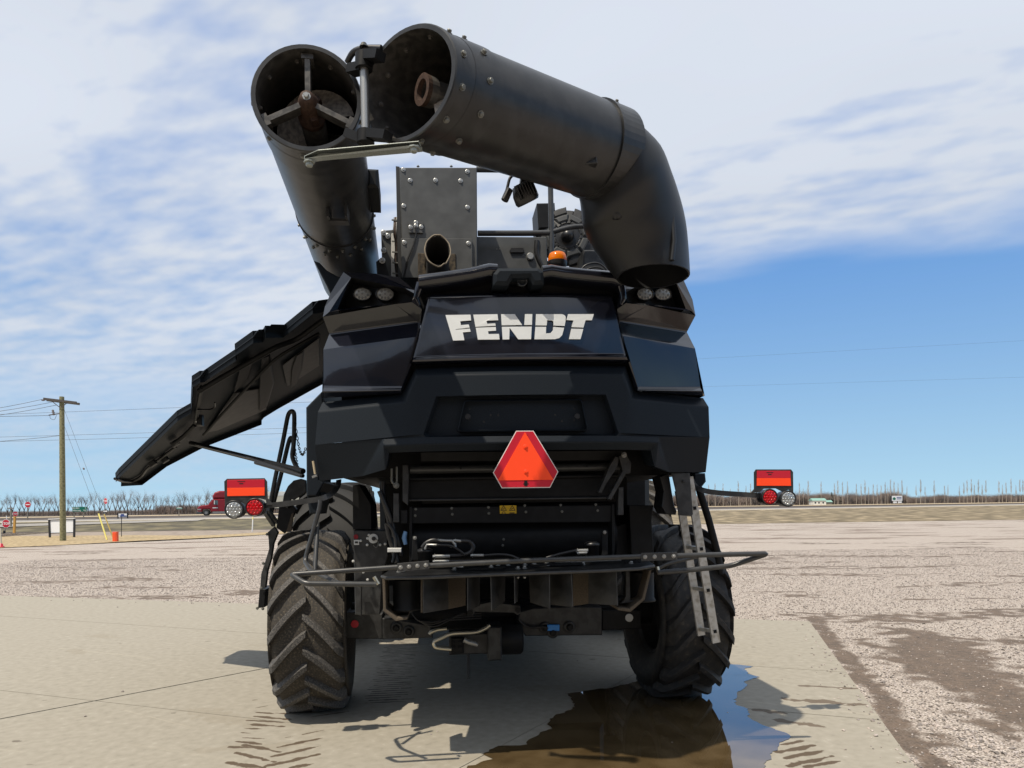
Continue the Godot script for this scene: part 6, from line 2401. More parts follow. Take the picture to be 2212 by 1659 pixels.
	for q in [[Vector3(-0.87,3.875,1.014), Vector3(-0.782,3.826,1.105)], [Vector3(-0.87,3.821,1.014), Vector3(-0.94,3.845,0.948)], [Vector3(-0.865,3.496,1.014), Vector3(-0.752,3.443,1.108)], [Vector3(-0.866,3.465,1.014), Vector3(-0.958,3.529,0.946)]]:
		st = new_st()
		bar(st, q[0], q[1], 0.059, 0.0413)
		put(h, "hinge_arm", st, M["frame_black"])
	bolt(h, Vector3(-0.869,3.92,1.014), Vector3.UP, 1.6, "grimy_bolt")
	st = new_st()
	tube(st, fillet([Vector3(-0.961,3.899,0.922), Vector3(-0.929,3.929,0.961), Vector3(-0.872,3.931,0.99), Vector3(-0.783,3.907,1.034)], 0.059), 0.0153, 8)
	put(h, "hinge_hose", st, M["hose_black"])
	var lk := node(C, "lock_link")
	st = new_st()
	var k0 := Vector3(-1.159,3.379,0.986)
	var k1 := Vector3(-1.081,3.375,1.053)
	var k2 := Vector3(-0.604,3.365,1.194)
	prism(st, [k0 + Vector3(0, 0, 0.0354), k1 + Vector3(0, 0, 0.0413), k2 + Vector3(0, 0, 0.0354), k2 + Vector3(0.0142, -0.0142, 0.0), k2 + Vector3(0.0, -0.0283, 0.0354), k1 + Vector3(0.0118, -0.0307, 0.0354), k0 + Vector3(0.0, -0.0165, 0.0354)], Vector3(0, 0.0094, -0.059), 0.0035)
	put(lk, "link_bar", st, M["pale_zinc"])
	for q in [Vector3(-1.134,3.35,1.024), Vector3(-0.627,3.341,1.215)]:
		bolt(lk, q, Vector3.DOWN, 1.9, "pale_zinc")




func side_panel():
	var p := node(C, "raised_side_panel")
	var near := [Vector3(-1.407,3.241,-1.089),Vector3(-1.485,3.2,-0.998),Vector3(-1.747,3.059,-1.18),Vector3(-1.835,3.012,-0.991),Vector3(-1.871,2.993,-1.056),Vector3(-1.92,2.966,-0.967),Vector3(-2.074,2.884,-1.042),Vector3(-2.102,2.869,-1.157),Vector3(-2.377,2.722,-1.268),Vector3(-2.394,2.713,-1.229),Vector3(-2.46,2.677,-1.249),Vector3(-2.686,2.556,-1.881),Vector3(-2.808,2.491,-1.9),Vector3(-3.65,2.039,-2.712),Vector3(-3.726,1.999,-2.814)]
	var far := [Vector3(-3.77,1.975,-3.046),Vector3(-3.726,1.999,-3.45),Vector3(-3.383,2.182,-3.216),Vector3(-3.004,2.385,-3.229),Vector3(-2.498,2.657,-3.555),Vector3(-2.438,2.689,-3.311),Vector3(-2.26,2.784,-3.248),Vector3(-1.911,2.971,-3.202),Vector3(-1.589,3.144,-3.185)]
	var st := new_st()
	var loop := near.duplicate()
	loop.append_array(far)
	loop.append(Vector3(-1.211,3.347,-1.173))
	prism(st, loop, Vector3(0.045, 0.06, 0))
	put(p, "outer_skin", st, M["matte_black"])
	# turned-down rim along the rear edge
	st = new_st()
	for i in near.size() - 1:
		var q := [near[i] + Vector3(0, 0.05, 0.0), near[i + 1] + Vector3(0, 0.05, 0.0), near[i + 1] + Vector3(0.0, -0.04, -0.012), near[i] + Vector3(0.0, -0.04, -0.012)]
		face(st, q, Vector3(0, 0.3, 1))
		face(st, [q[3], q[2], near[i + 1] + Vector3(0, -0.01, -0.05), near[i] + Vector3(0, -0.01, -0.05)], Vector3(0, -1, 0))
	put(p, "rear_rim", st, M["matte_black"])
	st = new_st()
	for i in far.size() - 1:
		face(st, [far[i] + Vector3(0, 0.05, 0), far[i + 1] + Vector3(0, 0.05, 0), far[i + 1] + Vector3(0, -0.05, 0.01), far[i] + Vector3(0, -0.05, 0.01)], Vector3(0, -0.3, 1))
	put(p, "front_rim", st, M["frame_black"])
	# frame tubes and ribs under the skin
	for q in [[[Vector3(-1.433,3.171,-1.209),Vector3(-1.68,3.038,-1.36),Vector3(-1.808,2.97,-1.276),Vector3(-1.955,2.891,-1.291),Vector3(-2.254,2.731,-1.33),Vector3(-2.448,2.627,-1.375)], 0.022], [[Vector3(-2.416,2.655,-1.345),Vector3(-2.599,2.557,-1.808),Vector3(-2.792,2.454,-2.298)], 0.018], [[Vector3(-2.769,2.455,-2.231),Vector3(-2.912,2.378,-2.393),Vector3(-3.043,2.308,-2.476)], 0.02], [[Vector3(-1.522,3.134,-1.516),Vector3(-1.871,2.947,-1.556),Vector3(-2.192,2.775,-1.912),Vector3(-2.636,2.537,-2.456),Vector3(-2.865,2.415,-2.763)], 0.014]]:
		st = new_st()
		tube(st, fillet(q[0], 0.1), q[1], 8)
		put(p, "frame_tube", st, M["frame_black"])
	for q in [[Vector3(-1.97,2.9,-1.424),Vector3(-1.922,2.926,-1.454),Vector3(-2.081,2.841,-2.29),Vector3(-2.309,2.718,-2.967),Vector3(-2.388,2.676,-3.005),Vector3(-2.187,2.784,-2.209)], [Vector3(-1.778,3.009,-1.844),Vector3(-1.713,3.044,-1.816),Vector3(-1.833,2.979,-2.328),Vector3(-1.955,2.914,-2.715),Vector3(-2.015,2.882,-2.744),Vector3(-1.887,2.95,-2.177)], [Vector3(-2.115,2.828,-1.35),Vector3(-2.018,2.88,-1.328),Vector3(-2.178,2.794,-1.788),Vector3(-2.348,2.703,-1.972)]]:
		st = new_st()
		prism(st, q, Vector3(0.012, 0.02, 0), 0.005)
		put(p, "stiffening_rib", st, M["frame_black"])
	st = new_st()
	prism(st, [Vector3(-2.358,2.709,-2.009),Vector3(-2.201,2.793,-2.266),Vector3(-2.346,2.715,-3.121),Vector3(-2.786,2.48,-2.943),Vector3(-2.856,2.442,-2.806)], Vector3(0.005, 0.01, 0), 0.003)
	put(p, "inner_liner", st, M["plate_grey"])
	st = new_st()
	prism(st, [Vector3(-1.918,2.945,-1.938),Vector3(-1.554,3.14,-1.705),Vector3(-1.696,3.064,-2.532),Vector3(-2.034,2.882,-2.667)], Vector3(0.005, 0.01, 0), 0.003)
	put(p, "inner_liner", st, M["plate_grey"])
	st = new_st()
	box(st, Vector3(-2.691,2.485,-2.132), Vector3(0.05, 0.10, 0.06), Basis(), 0.01)
	put(p, "lock_housing", st, M["hose_black"])
	st = new_st()
	disc(st, Vector3(-2.701,2.491,-2.149), Vector3(0, -0.3, 1).normalized(), 0.03, 0.04, 14, 0.01)
	put(p, "panel_lamp", st, M["lamp_clear"])
	st = new_st()
	tube(st, fillet([Vector3(-2.601,2.533,-1.779),Vector3(-2.555,2.558,-1.96),Vector3(-2.511,2.582,-1.984),Vector3(-2.472,2.603,-1.845)], 0.05), 0.007, 5)
	put(p, "lamp_wire", st, M["hose_black"])
	for q in [Vector3(-3.055,2.313,-2.532), Vector3(-3.294,2.185,-2.916), Vector3(-3.373,2.142,-2.821)]:
		st = new_st()
		box(st, q, Vector3(0.07, 0.05, 0.05), Basis(Vector3.BACK, 0.6), 0.006)
		put(p, "latch", st, M["plate_grey"])
	st = new_st()
	tube(st, fillet([Vector3(-3.698,1.991,-2.74),Vector3(-3.732,1.973,-2.989),Vector3(-3.728,1.975,-3.193),Vector3(-3.631,2.027,-3.183),Vector3(-3.492,2.102,-2.985),Vector3(-3.122,2.3,-2.741)], 0.06), 0.014, 7)
	put(p, "handle_bar", st, M["hose_black"])
	# stay and gas strut that hold it up
	var g := node(C, "panel_stay")
	st = new_st()
	tube(st, [Vector3(-2.988,2.337,-2.761), Vector3(-1.57,1.961,-1.005)], 0.022, 10)
	put(g, "stay_tube", st, M["frame_black"])
	st = new_st()
	tube(st, [Vector3(-2.988,2.337,-2.761), Vector3(-2.066,2.089,-1.405), Vector3(-1.571,1.925,-1.005)], [0.009, 0.009, 0.016], 8)
	put(g, "gas_strut", st, M["hose_black"])
	st = new_st()
	tube(st, [Vector3(-2.014,2.053,-1.369), Vector3(-1.581,1.926,-1.006)], 0.016, 8)
	put(g, "strut_barrel", st, M["hose_black"])
	# grab rails of the boarding ladder
	var a := node(C, "boarding_rails")
	for q in [[Vector3(-2.132,1.623,-2.265),Vector3(-2.072,1.932,-2.259),Vector3(-1.986,2.318,-2.251),Vector3(-1.94,2.55,-2.246),Vector3(-1.918,2.58,-2.244),Vector3(-1.897,2.584,-2.242),Vector3(-1.88,2.562,-2.241),Vector3(-1.888,2.274,-2.241),Vector3(-1.911,2.166,-2.243),Vector3(-1.878,2.08,-2.24),Vector3(-1.827,2.006,-2.235)], [Vector3(-2.148,1.587,-2.367),Vector3(-2.039,1.979,-2.356),Vector3(-1.97,2.262,-2.35),Vector3(-1.947,2.34,-2.347),Vector3(-1.93,2.348,-2.346),Vector3(-1.913,2.326,-2.344),Vector3(-1.915,2.173,-2.344)]]:
		st = new_st()
		tube(st, fillet(q, 0.06, 3), 0.021, 8)
		put(a, "grab_rail", st, M["rail_grey"])
	for q in [[Vector3(-1.88,2.532,-2.241), Vector3(-1.704,2.204,-1.822), 0.35], [Vector3(-1.912,2.348,-2.344), Vector3(-1.8,1.996,-2.032), 0.1]]:
		chain(a, q[0], q[1], q[2])
	# folded boarding ladder beside the front of the left wheel
	var f := node(C, "boarding_ladder")
	st = new_st()
	prism(st, [Vector3(-2.074,1.708,-2.561),Vector3(-2.055,1.816,-2.559),Vector3(-2.014,1.897,-2.555),Vector3(-1.959,1.95,-2.55),Vector3(-1.888,1.967,-2.543),Vector3(-1.843,1.953,-2.538),Vector3(-1.84,1.84,-2.538),Vector3(-1.962,1.761,-2.55),Vector3(-1.989,1.77,-2.552),Vector3(-2.017,1.681,-2.555)], Vector3(0, 0, -0.05), 0.004)
	put(f, "top_plate", st, M["plate_grey"])
	st = new_st()
	prism(st, [Vector3(-2.113,1.709,-2.615),Vector3(-1.982,1.716,-2.602),Vector3(-1.946,1.671,-2.599),Vector3(-2.039,1.468,-2.607),Vector3(-2.067,1.436,-2.61),Vector3(-2.143,1.492,-2.617)], Vector3(0, 0, -0.06), 0.004)
	put(f, "stringer", st, M["frame_black"])
	st = new_st()
	prism(st, [Vector3(-2.118,1.463,-2.163),Vector3(-2.058,1.513,-2.157),Vector3(-2.025,1.461,-2.154),Vector3(-2.068,1.356,-2.158),Vector3(-2.087,1.229,-2.16),Vector3(-2.126,1.103,-2.164),Vector3(-2.145,0.955,-2.166),Vector3(-2.192,0.947,-2.17),Vector3(-2.182,1.082,-2.169),Vector3(-2.146,1.188,-2.166),Vector3(-2.107,1.31,-2.162),Vector3(-2.11,1.395,-2.162)], Vector3(0, 0, -0.06), 0.004)
	put(f, "stringer", st, M["plate_grey"])
	st = new_st()
	prism(st, [Vector3(-2.196,0.947,-2.17),Vector3(-2.141,0.942,-2.165),Vector3(-2.156,0.777,-2.167),Vector3(-2.215,0.769,-2.172)], Vector3(0, 0, -0.30), 0.004)
	put(f, "step", st, M["frame_black"])
	for q in [Vector3(-2.117,1.446,-2.143), Vector3(-2.154,1.181,-2.146), Vector3(-2.174,0.957,-2.148), Vector3(-2.214,0.772,-2.152), Vector3(-2.164,0.767,-2.147)]:
		bolt(f, q, Vector3.BACK, 1.0, "grimy_bolt")
	for q in [[Vector3(-2.015,1.652,-1.651), Vector3(-2.014,1.534,-1.952)], [Vector3(-2.016,1.675,-1.751), Vector3(-2.013,1.557,-2.052)]]:
		st = new_st()
		bar(st, q[0], q[1], 0.03, 0.03)
		put(f, "link_rod", st, M["rail_grey"])
	st = new_st()
	prism(st, [Vector3(-2.015,1.455,-2.454),Vector3(-1.96,1.627,-2.449),Vector3(-1.942,1.636,-2.447),Vector3(-1.971,1.45,-2.45)], Vector3(0, 0, -0.04))
	put(f, "worn_stringer", st, M["dust_brown"])

func chain(parent: Node, a: Vector3, b: Vector3, sag: float):
	var st := new_st()
	var prev := a
	var n := 22
	for i in n:
		var t := (i + 1.0) / n
		var q := a.lerp(b, t) + Vector3.DOWN * sag * 4.0 * t * (1.0 - t) * 0.5
		var c := (prev + q) / 2.0
		var d := (q - prev).normalized()
		var x := d.cross(Vector3.BACK if i % 2 else Vector3(1, 0, 0.2)).normalized()
		var p := []
		var l := (q - prev).length() * 0.62
		for k in 9:
			var g := TAU * k / 8.0
			p.append(c + d * cos(g) * l + x * sin(g) * 0.010)
		tube(st, p, 0.0035, 4, false)
		prev = q
	put(parent, "chain", st, M["rail_grey"])

# ---------- wheels ----------
func tyre_radius(x: float, w: float, r: float) -> float:
	var t := clampf(absf(x) / (w / 2.0), 0.0, 1.0)
	return r - 0.018 * t * t - 0.10 * pow(maxf(0.0, t - 0.82) / 0.18, 2.0)

func lug_mesh(r: float, w: float, side: float, rise: float, sweep: float, lw: float) -> Mesh:
	var st := new_st()
	var n := 9
	var rows := []
	for i in n + 1:
		var t := float(i) / n
		var x := side * lerpf(-0.012, w * 0.505, t)
		var a := -sweep * (0.35 * t * t + 0.65 * t)
		var base := tyre_radius(x, w, r - rise) - 0.015
		var top := r - 0.014 * t * t - 0.055 * pow(maxf(0.0, t - 0.8) / 0.2, 2.0)
		var hw := lw / r * lerpf(1.0, 1.25, t) * 0.5
		if i == 0:
			hw *= 0.75
		var row := []
		for q in [[-1.28, base], [-0.88, top - 0.004], [-0.76, top], [0.76, top], [0.88, top - 0.004], [1.28, base]]:
			var g: float = a + q[0] * hw
			row.append(Vector3(x, sin(g) * q[1], cos(g) * q[1]))
		rows.append(row)
	for i in n:
		for k in 5:
			var q := [rows[i][k], rows[i][k + 1], rows[i + 1][k + 1], rows[i + 1][k]]
			var c := mid(q)
			var hint := Vector3(0, c.y, c.z).normalized()
			if k == 0:
				hint += Vector3(0, -cos(0.0), 0.0)
			if k == 4:
				hint += Vector3(0, 1, 0)
			quad(st, q[0], q[1], q[2], q[3], hint)
	face(st, rows[0], Vector3(-side, 0, 0))
	face(st, rows[n], Vector3(side, 0, 0))
	st.generate_normals()
	return st.commit()

func wheel(called: String, at: Vector3, r: float, w: float, lugs: int, mt: Material, ml: Material, turn: float, meshes: Array, label := ""):
	var n := node(C, called, at)
	if label != "":
		n.set_meta("label", label)
	n.rotation.y = turn
	var o := put_mesh(n, "tyre", meshes[0], mt)
	put_mesh(n, "rim", meshes[1], M["rim_dark"])
	for k in lugs:
		for s in 2:
			var g := TAU * (k + 0.5 * s) / lugs
			put_mesh(n, "lug", meshes[2 + s], ml, Transform3D(Basis(Vector3.RIGHT, g), Vector3.ZERO))

func wheel_meshes(r: float, w: float, rise: float, sweep: float, lw: float) -> Array:
	var st := new_st()
	var prof := []
	var body := r - rise
	var rimr := r * 0.49
	prof.append([-w * 0.40, rimr])
	prof.append([-w * 0.47, rimr + 0.05])
	prof.append([-w * 0.53, lerpf(rimr, body, 0.5)])
	prof.append([-w * 0.515, lerpf(rimr, body, 0.82)])
	for i in 13:
		var x := lerpf(-w * 0.49, w * 0.49, i / 12.0)
		prof.append([x, tyre_radius(x, w, body)])
	prof.append([w * 0.515, lerpf(rimr, body, 0.82)])
	prof.append([w * 0.53, lerpf(rimr, body, 0.5)])
	prof.append([w * 0.47, rimr + 0.05])
	prof.append([w * 0.40, rimr])
	lathe(st, Vector3.ZERO, Vector3.RIGHT, prof, 56)
	st.generate_normals()
	var a := st.commit()
	st = new_st()
	lathe(st, Vector3.ZERO, Vector3.RIGHT, [[-w * 0.40, rimr], [-w * 0.36, rimr - 0.03], [-w * 0.1, rimr - 0.05], [-w * 0.05, 0.12], [-w * 0.05, 0.0]], 32, true, true)
	lathe(st, Vector3.ZERO, Vector3.RIGHT, [[w * 0.05, 0.0], [w * 0.05, 0.12], [w * 0.1, rimr - 0.05], [w * 0.36, rimr - 0.03], [w * 0.40, rimr]], 32, true, true)
	st.generate_normals()
	return [a, st.commit(), lug_mesh(r, w, -1.0, rise, sweep, lw), lug_mesh(r, w, 1.0, rise, sweep, lw)]

func wheels():
	var rm := wheel_meshes(0.76, 0.55, 0.05, 0.43, 0.062)
	wheel("rear_wheel", Vector3(-1.60, 0.735, -1.66), 0.76, 0.55, 18, M["tyre_dusty"], M["tyre_lug"], 0.05, rm, "rear wheel with dry soil on its tread")
	wheel("rear_wheel", Vector3(1.51, 0.735, -1.66), 0.76, 0.55, 18, M["tyre_clean"], M["tyre_clean"], 0.03, rm, "rear wheel standing in the puddle")
	var fm := wheel_meshes(1.02, 0.86, 0.06, 0.42, 0.07)
	wheel("front_wheel", Vector3(-1.90, 1.0, -5.1), 1.02, 0.86, 20, M["tyre_shaded"], M["tyre_shaded"], 0.0, fm)  # shade on this tyre is put into its darker colour
	wheel("front_wheel", Vector3(1.97, 1.0, -5.1), 1.02, 0.86, 20, M["tyre_dusty"], M["tyre_lug"], 0.0, fm)


func tail_lights():
	light_sign("tail_light", Vector3(-1.822,1.789,-0.35), [[Vector3(-1.958,1.864,-0.35),Vector3(-1.94,1.882,-0.35),Vector3(-1.698,1.884,-0.35),Vector3(-1.681,1.861,-0.35),Vector3(-1.679,1.75,-0.35),Vector3(-1.658,1.725,-0.35),Vector3(-1.638,1.706,-0.35),Vector3(-1.686,1.704,-0.35),Vector3(-1.691,1.738,-0.35),Vector3(-1.727,1.748,-0.35),Vector3(-1.793,1.745,-0.35),Vector3(-1.817,1.702,-0.35),Vector3(-1.841,1.721,-0.35),Vector3(-1.883,1.731,-0.35),Vector3(-1.931,1.713,-0.35),Vector3(-1.955,1.686,-0.35)]],
		[Vector3(-1.937,1.874,-0.345),Vector3(-1.696,1.875,-0.345),Vector3(-1.696,1.822,-0.345),Vector3(-1.938,1.821,-0.345)], [Vector3(-1.938,1.821,-0.345),Vector3(-1.696,1.822,-0.345),Vector3(-1.697,1.767,-0.345),Vector3(-1.938,1.766,-0.345)], Vector3(-1.891,1.677,-0.33), Vector3(-1.758,1.689,-0.33), 0.062,
		[Vector3(-1.723,1.698,-0.38),Vector3(-1.62,1.706,-0.38),Vector3(-1.477,1.722,-0.38),Vector3(-1.324,1.742,-0.38),Vector3(-1.262,1.778,-0.42),Vector3(-1.236,1.833,-0.5),Vector3(-1.244,1.878,-0.58)], "tail light plate on a bent arm")
	light_sign("tail_light", Vector3(1.849,1.829,-0.38), [[Vector3(1.708,1.897,-0.38),Vector3(1.722,1.917,-0.38),Vector3(1.986,1.915,-0.38),Vector3(2.001,1.895,-0.38),Vector3(2.001,1.748,-0.38),Vector3(1.966,1.768,-0.38),Vector3(1.918,1.755,-0.38),Vector3(1.869,1.779,-0.38),Vector3(1.779,1.777,-0.38),Vector3(1.744,1.75,-0.38),Vector3(1.682,1.751,-0.38),Vector3(1.707,1.777,-0.38)]],
		[Vector3(1.728,1.907,-0.375),Vector3(1.978,1.905,-0.375),Vector3(1.979,1.852,-0.375),Vector3(1.727,1.854,-0.375)], [Vector3(1.727,1.854,-0.375),Vector3(1.979,1.852,-0.375),Vector3(1.982,1.796,-0.375),Vector3(1.726,1.799,-0.375)], Vector3(1.95,1.704,-0.36), Vector3(1.813,1.717,-0.36), 0.060,
		[Vector3(1.779,1.727,-0.41),Vector3(1.657,1.737,-0.41),Vector3(1.482,1.749,-0.41),Vector3(1.374,1.762,-0.41),Vector3(1.321,1.783,-0.45),Vector3(1.305,1.824,-0.52),Vector3(1.323,1.897,-0.6)], "tail light plate on a long straight arm")
	# red lamp sits inboard on both plates


func light_sign(called: String, at: Vector3, plates: Array, red: Array, orange: Array, clear: Vector3, rlamp: Vector3, r: float, arm: Array, label: String):
	var n := node(C, called)
	n.set_meta("label", label)
	var st := new_st()
	for p in plates:
		prism(st, p, Vector3(0, 0, -0.006), 0.001)
	put(n, "back_plate", st, M["plate_grey"])
	st = new_st()
	prism(st, red, Vector3(0, 0, -0.004), 0.001)
	put(n, "red_reflector", st, M["signal_red"])
	st = new_st()
	var dot: Vector3 = (red[0] + red[1]) / 2.0 + Vector3(-0.03, -0.012, 0.0008)
	box(st, dot, Vector3(0.05, 0.004, 0.001))
	box(st, dot + Vector3(0.0, -0.014, 0), Vector3(0.025, 0.006, 0.001))
	put(n, "reflector_print", st, M["sticker_black"])
	st = new_st()
	prism(st, orange, Vector3(0, 0, -0.004), 0.001)
	put(n, "orange_reflector", st, M["signal_orange"])
	for q in [[clear, "lamp_clear", "clear_lamp"], [rlamp, "lamp_red", "red_lamp"]]:
		var c: Vector3 = q[0]
		st = new_st()
		lathe(st, c, Vector3.BACK, [[-0.09, 0.0], [-0.09, r * 0.92], [0.0, r * 1.0], [0.008, r * 0.97], [0.008, r * 0.88], [0.0, r * 0.87]], 32)
		put(n, "lamp_shell", st, M["hose_black"])
		st = new_st()
		lathe(st, c, Vector3.BACK, [[0.0, r * 0.88], [0.006, r * 0.75], [0.009, r * 0.4], [0.010, 0.0]], 32)
		put(n, q[2], st, M[q[1]])
		st = new_st()
		for k in 19:
			var rr: float = 0.0 if k == 0 else (r * 0.34 if k < 7 else r * 0.67)
			var g: float = TAU * k / 6.0 if k < 7 else TAU * k / 12.0
			lathe(st, c + Vector3(cos(g) * rr, sin(g) * rr, 0.004), Vector3.BACK, [[0.0, r * 0.14], [0.006, r * 0.11], [0.008, 0.0]], 8)
		var o := put(n, "lens_beads", st, M[q[1]])
		o.set_meta("kind", "stuff")
	st = new_st()
	var rings := []
	var path := fillet(arm, 0.06)
	for i in path.size():
		var d: Vector3 = (path[mini(i + 1, path.size() - 1)] - path[maxi(i - 1, 0)]).normalized()
		var u: Vector3 = d.cross(Vector3.BACK).normalized()
		rings.append([path[i] + u * 0.018 + Vector3(0, 0, 0.006), path[i] - u * 0.018 + Vector3(0, 0, 0.006), path[i] - u * 0.018 - Vector3(0, 0, 0.006), path[i] + u * 0.018 - Vector3(0, 0, 0.006)])
	for i in rings.size() - 1:
		var cen: Vector3 = (path[i] + path[i + 1]) / 2.0
		for k in 4:
			var j := (k + 1) % 4
			var f := [rings[i][k], rings[i][j], rings[i + 1][j], rings[i + 1][k]]
			quad(st, f[0], f[1], f[2], f[3], mid(f) - cen)
	put(n, "arm", st, M["rail_grey"])


func vane(parent: Node, p: Array, m := "plate_grey"):
	var st := new_st()
	var n := newell(p)
	if n.z < 0.0:
		n = -n
	prism(st, p, -n * 0.006, 0.0015)
	put(parent, "vane", st, M[m])


func spreader():
	var s := node(C, "straw_spreader")
	var st := new_st()
	# deck plate with its rim
	var rim := [Vector3(-0.898,1.244,0.02),Vector3(-0.861,1.245,0.12),Vector3(-0.625,1.244,0.12),Vector3(-0.397,1.249,0.12),Vector3(0.065,1.256,0.12),Vector3(0.477,1.261,0.12),Vector3(0.715,1.269,0.12),Vector3(0.842,1.275,0.02)]
	var back := [Vector3(0.93,1.279,-0.5),Vector3(-0.833,1.269,-0.5)]
	var loop := rim.duplicate()
	loop.append_array(back)
	prism(st, loop, Vector3(0, 0.012, 0))
	put(s, "deck_plate", st, M["frame_black"])
	st = new_st()
	tube(st, rim, 0.012, 8)
	put(s, "deck_rim", st, M["rail_grey"])
	# vanes below
	vane(s, [Vector3(-0.642,1.23,0.05),Vector3(-0.484,1.209,-0.15),Vector3(-0.487,1.006,-0.15),Vector3(-0.642,1.014,0.05)])
	vane(s, [Vector3(-0.484,1.209,-0.15),Vector3(-0.366,1.193,-0.35),Vector3(-0.369,0.999,-0.35),Vector3(-0.487,1.006,-0.15)], "dust_brown")
	vane(s, [Vector3(-0.364,1.234,0.07),Vector3(-0.276,1.209,-0.2),Vector3(-0.278,1.015,-0.2),Vector3(-0.367,1.026,0.07)])
	vane(s, [Vector3(-0.22,1.238,0.08),Vector3(-0.105,1.214,-0.2),Vector3(-0.111,1.041,-0.2),Vector3(-0.217,1.023,0.08)])
	vane(s, [Vector3(-0.07,1.241,0.08),Vector3(-0.027,1.223,-0.1),Vector3(-0.034,1.053,-0.1),Vector3(-0.071,1.064,0.08)])
	vane(s, [Vector3(0.045,1.221,-0.15),Vector3(0.145,1.245,0.09),Vector3(0.145,1.028,0.09),Vector3(0.051,1.036,-0.15)])
	vane(s, [Vector3(0.185,1.222,-0.15),Vector3(0.286,1.25,0.09),Vector3(0.292,1.032,0.09),Vector3(0.182,1.019,-0.15)])
	vane(s, [Vector3(0.367,1.213,-0.3),Vector3(0.446,1.228,-0.15),Vector3(0.443,1.018,-0.15),Vector3(0.364,0.984,-0.3)], "dust_brown")
	vane(s, [Vector3(0.445,1.225,-0.15),Vector3(0.58,1.249,0.07),Vector3(0.586,1.033,0.07),Vector3(0.442,1.018,-0.15)])
	# end boxes
	st = new_st()
	prism(st, [Vector3(-0.9,1.234,0),Vector3(-0.882,1.233,0),Vector3(-0.879,1.038,0),Vector3(-0.814,0.981,0),Vector3(-0.747,0.985,0),Vector3(-0.747,0.97,0),Vector3(-0.82,0.961,0),Vector3(-0.896,1.027,0)], Vector3(0, 0, -0.3), 0.003)
	put(s, "end_frame", st, M["dust_brown"])
	st = new_st()
	prism(st, [Vector3(0.816,1.246,0),Vector3(0.835,1.252,0),Vector3(0.786,1.057,0),Vector3(0.69,0.978,0),Vector3(0.607,0.992,0),Vector3(0.607,1.01,0),Vector3(0.684,1.002,0),Vector3(0.768,1.066,0)], Vector3(0, 0, -0.3), 0.003)
	put(s, "end_frame", st, M["dust_brown"])
	st = new_st()
	var cc := Vector3(-0.76,1.207,-0.14)
	lathe(st, cc, Vector3.DOWN, [[0.0, 0.085], [0.17, 0.085], [0.185, 0.095], [0.195, 0.095], [0.195, 0.0]], 28)
	put(s, "fan_motor", st, M["frame_black"])
	st = new_st()
	bar(st, Vector3(-0.654,1.224,0.02), Vector3(-0.656,1.015,0.02), 0.02, 0.012, Vector3.RIGHT)
	put(s, "vane_post", st, M["dust_brown"])
	st = new_st()
	prism(st, [Vector3(0.683,1.236,-0.08),Vector3(0.708,1.235,-0.08),Vector3(0.712,1.045,-0.08),Vector3(0.749,1.044,-0.08),Vector3(0.749,1.032,-0.08),Vector3(0.643,1.023,-0.08),Vector3(0.668,1.046,-0.08),Vector3(0.681,1.077,-0.08)], Vector3(0, 0, -0.02), 0.002)
	put(s, "end_bracket", st, M["plate_grey"])
	st = new_st()
	cc = Vector3(0.82,1.216,-0.2)
	lathe(st, cc, Vector3.DOWN, [[0.0, 0.085], [0.17, 0.085], [0.185, 0.095], [0.195, 0.095], [0.195, 0.0]], 28)
	put(s, "fan_motor", st, M["frame_black"])
	# linkage lying on the deck
	for q in [[Vector3(-0.449,1.269,-0.05), Vector3(-0.128,1.284,0)], [Vector3(-0.21,1.268,-0.1), Vector3(-0.031,1.26,-0.08)], [Vector3(-0.115,1.277,-0.15), Vector3(0.063,1.26,-0.1)], [Vector3(0.033,1.272,-0.1), Vector3(0.183,1.298,-0.08)], [Vector3(0.155,1.288,-0.1), Vector3(0.402,1.289,-0.1)]]:
		st = new_st()
		bar(st, q[0], q[1], 0.035, 0.012)
		put(s, "link_arm", st, M["frame_black"])
	for q in [Vector3(-0.447,1.273,-0.04), Vector3(-0.213,1.287,-0.02), Vector3(-0.162,1.291,-0.1), Vector3(-0.097,1.292,-0.08), Vector3(-0.042,1.274,0), Vector3(0,1.276,0), Vector3(0.015,1.288,-0.1), Vector3(0.073,1.297,-0.08), Vector3(0.162,1.286,-0.08), Vector3(0.169,1.293,-0.15), Vector3(0.402,1.283,-0.1), Vector3(-0.772,1.27,-0.05), Vector3(-0.799,1.265,-0.05), Vector3(0.724,1.285,-0.1)]:
		bolt(s, q, Vector3(0, 1, 0.15), 1.2)
	for q in [Vector3(-0.047,1.227,0.04), Vector3(-0.005,1.226,0.04)]:
		bolt(s, q, Vector3.DOWN, 0.8)
	st = new_st()
	tube(st, [Vector3(0.322,1.303,-0.12),Vector3(0.625,1.309,-0.12),Vector3(0.66,1.31,-0.12)], 0.010, 8)
	put(s, "actuator_rod", st, M["zinc"])
	st = new_st()
	tube(st, [Vector3(0.22,1.303,-0.12),Vector3(0.319,1.304,-0.12)], 0.006, 8)
	put(s, "actuator_rod", st, M["zinc"])
	st = new_st()
	tube(st, [Vector3(-0.743,1.318,0),Vector3(-0.391,1.294,0)], 0.007, 6)
	put(s, "actuator_rod", st, M["zinc"])
	st = new_st()
	prism(st, [Vector3(0.696,1.319,-0.15),Vector3(0.766,1.315,-0.15),Vector3(0.807,1.283,-0.15),Vector3(0.765,1.274,-0.15),Vector3(0.696,1.279,-0.15)], Vector3(0, 0, -0.01))
	put(s, "bracket_ear", st, M["frame_black"])
	# guard rail round the tail
	var g := node(C, "spreader_guard")
	st = new_st()
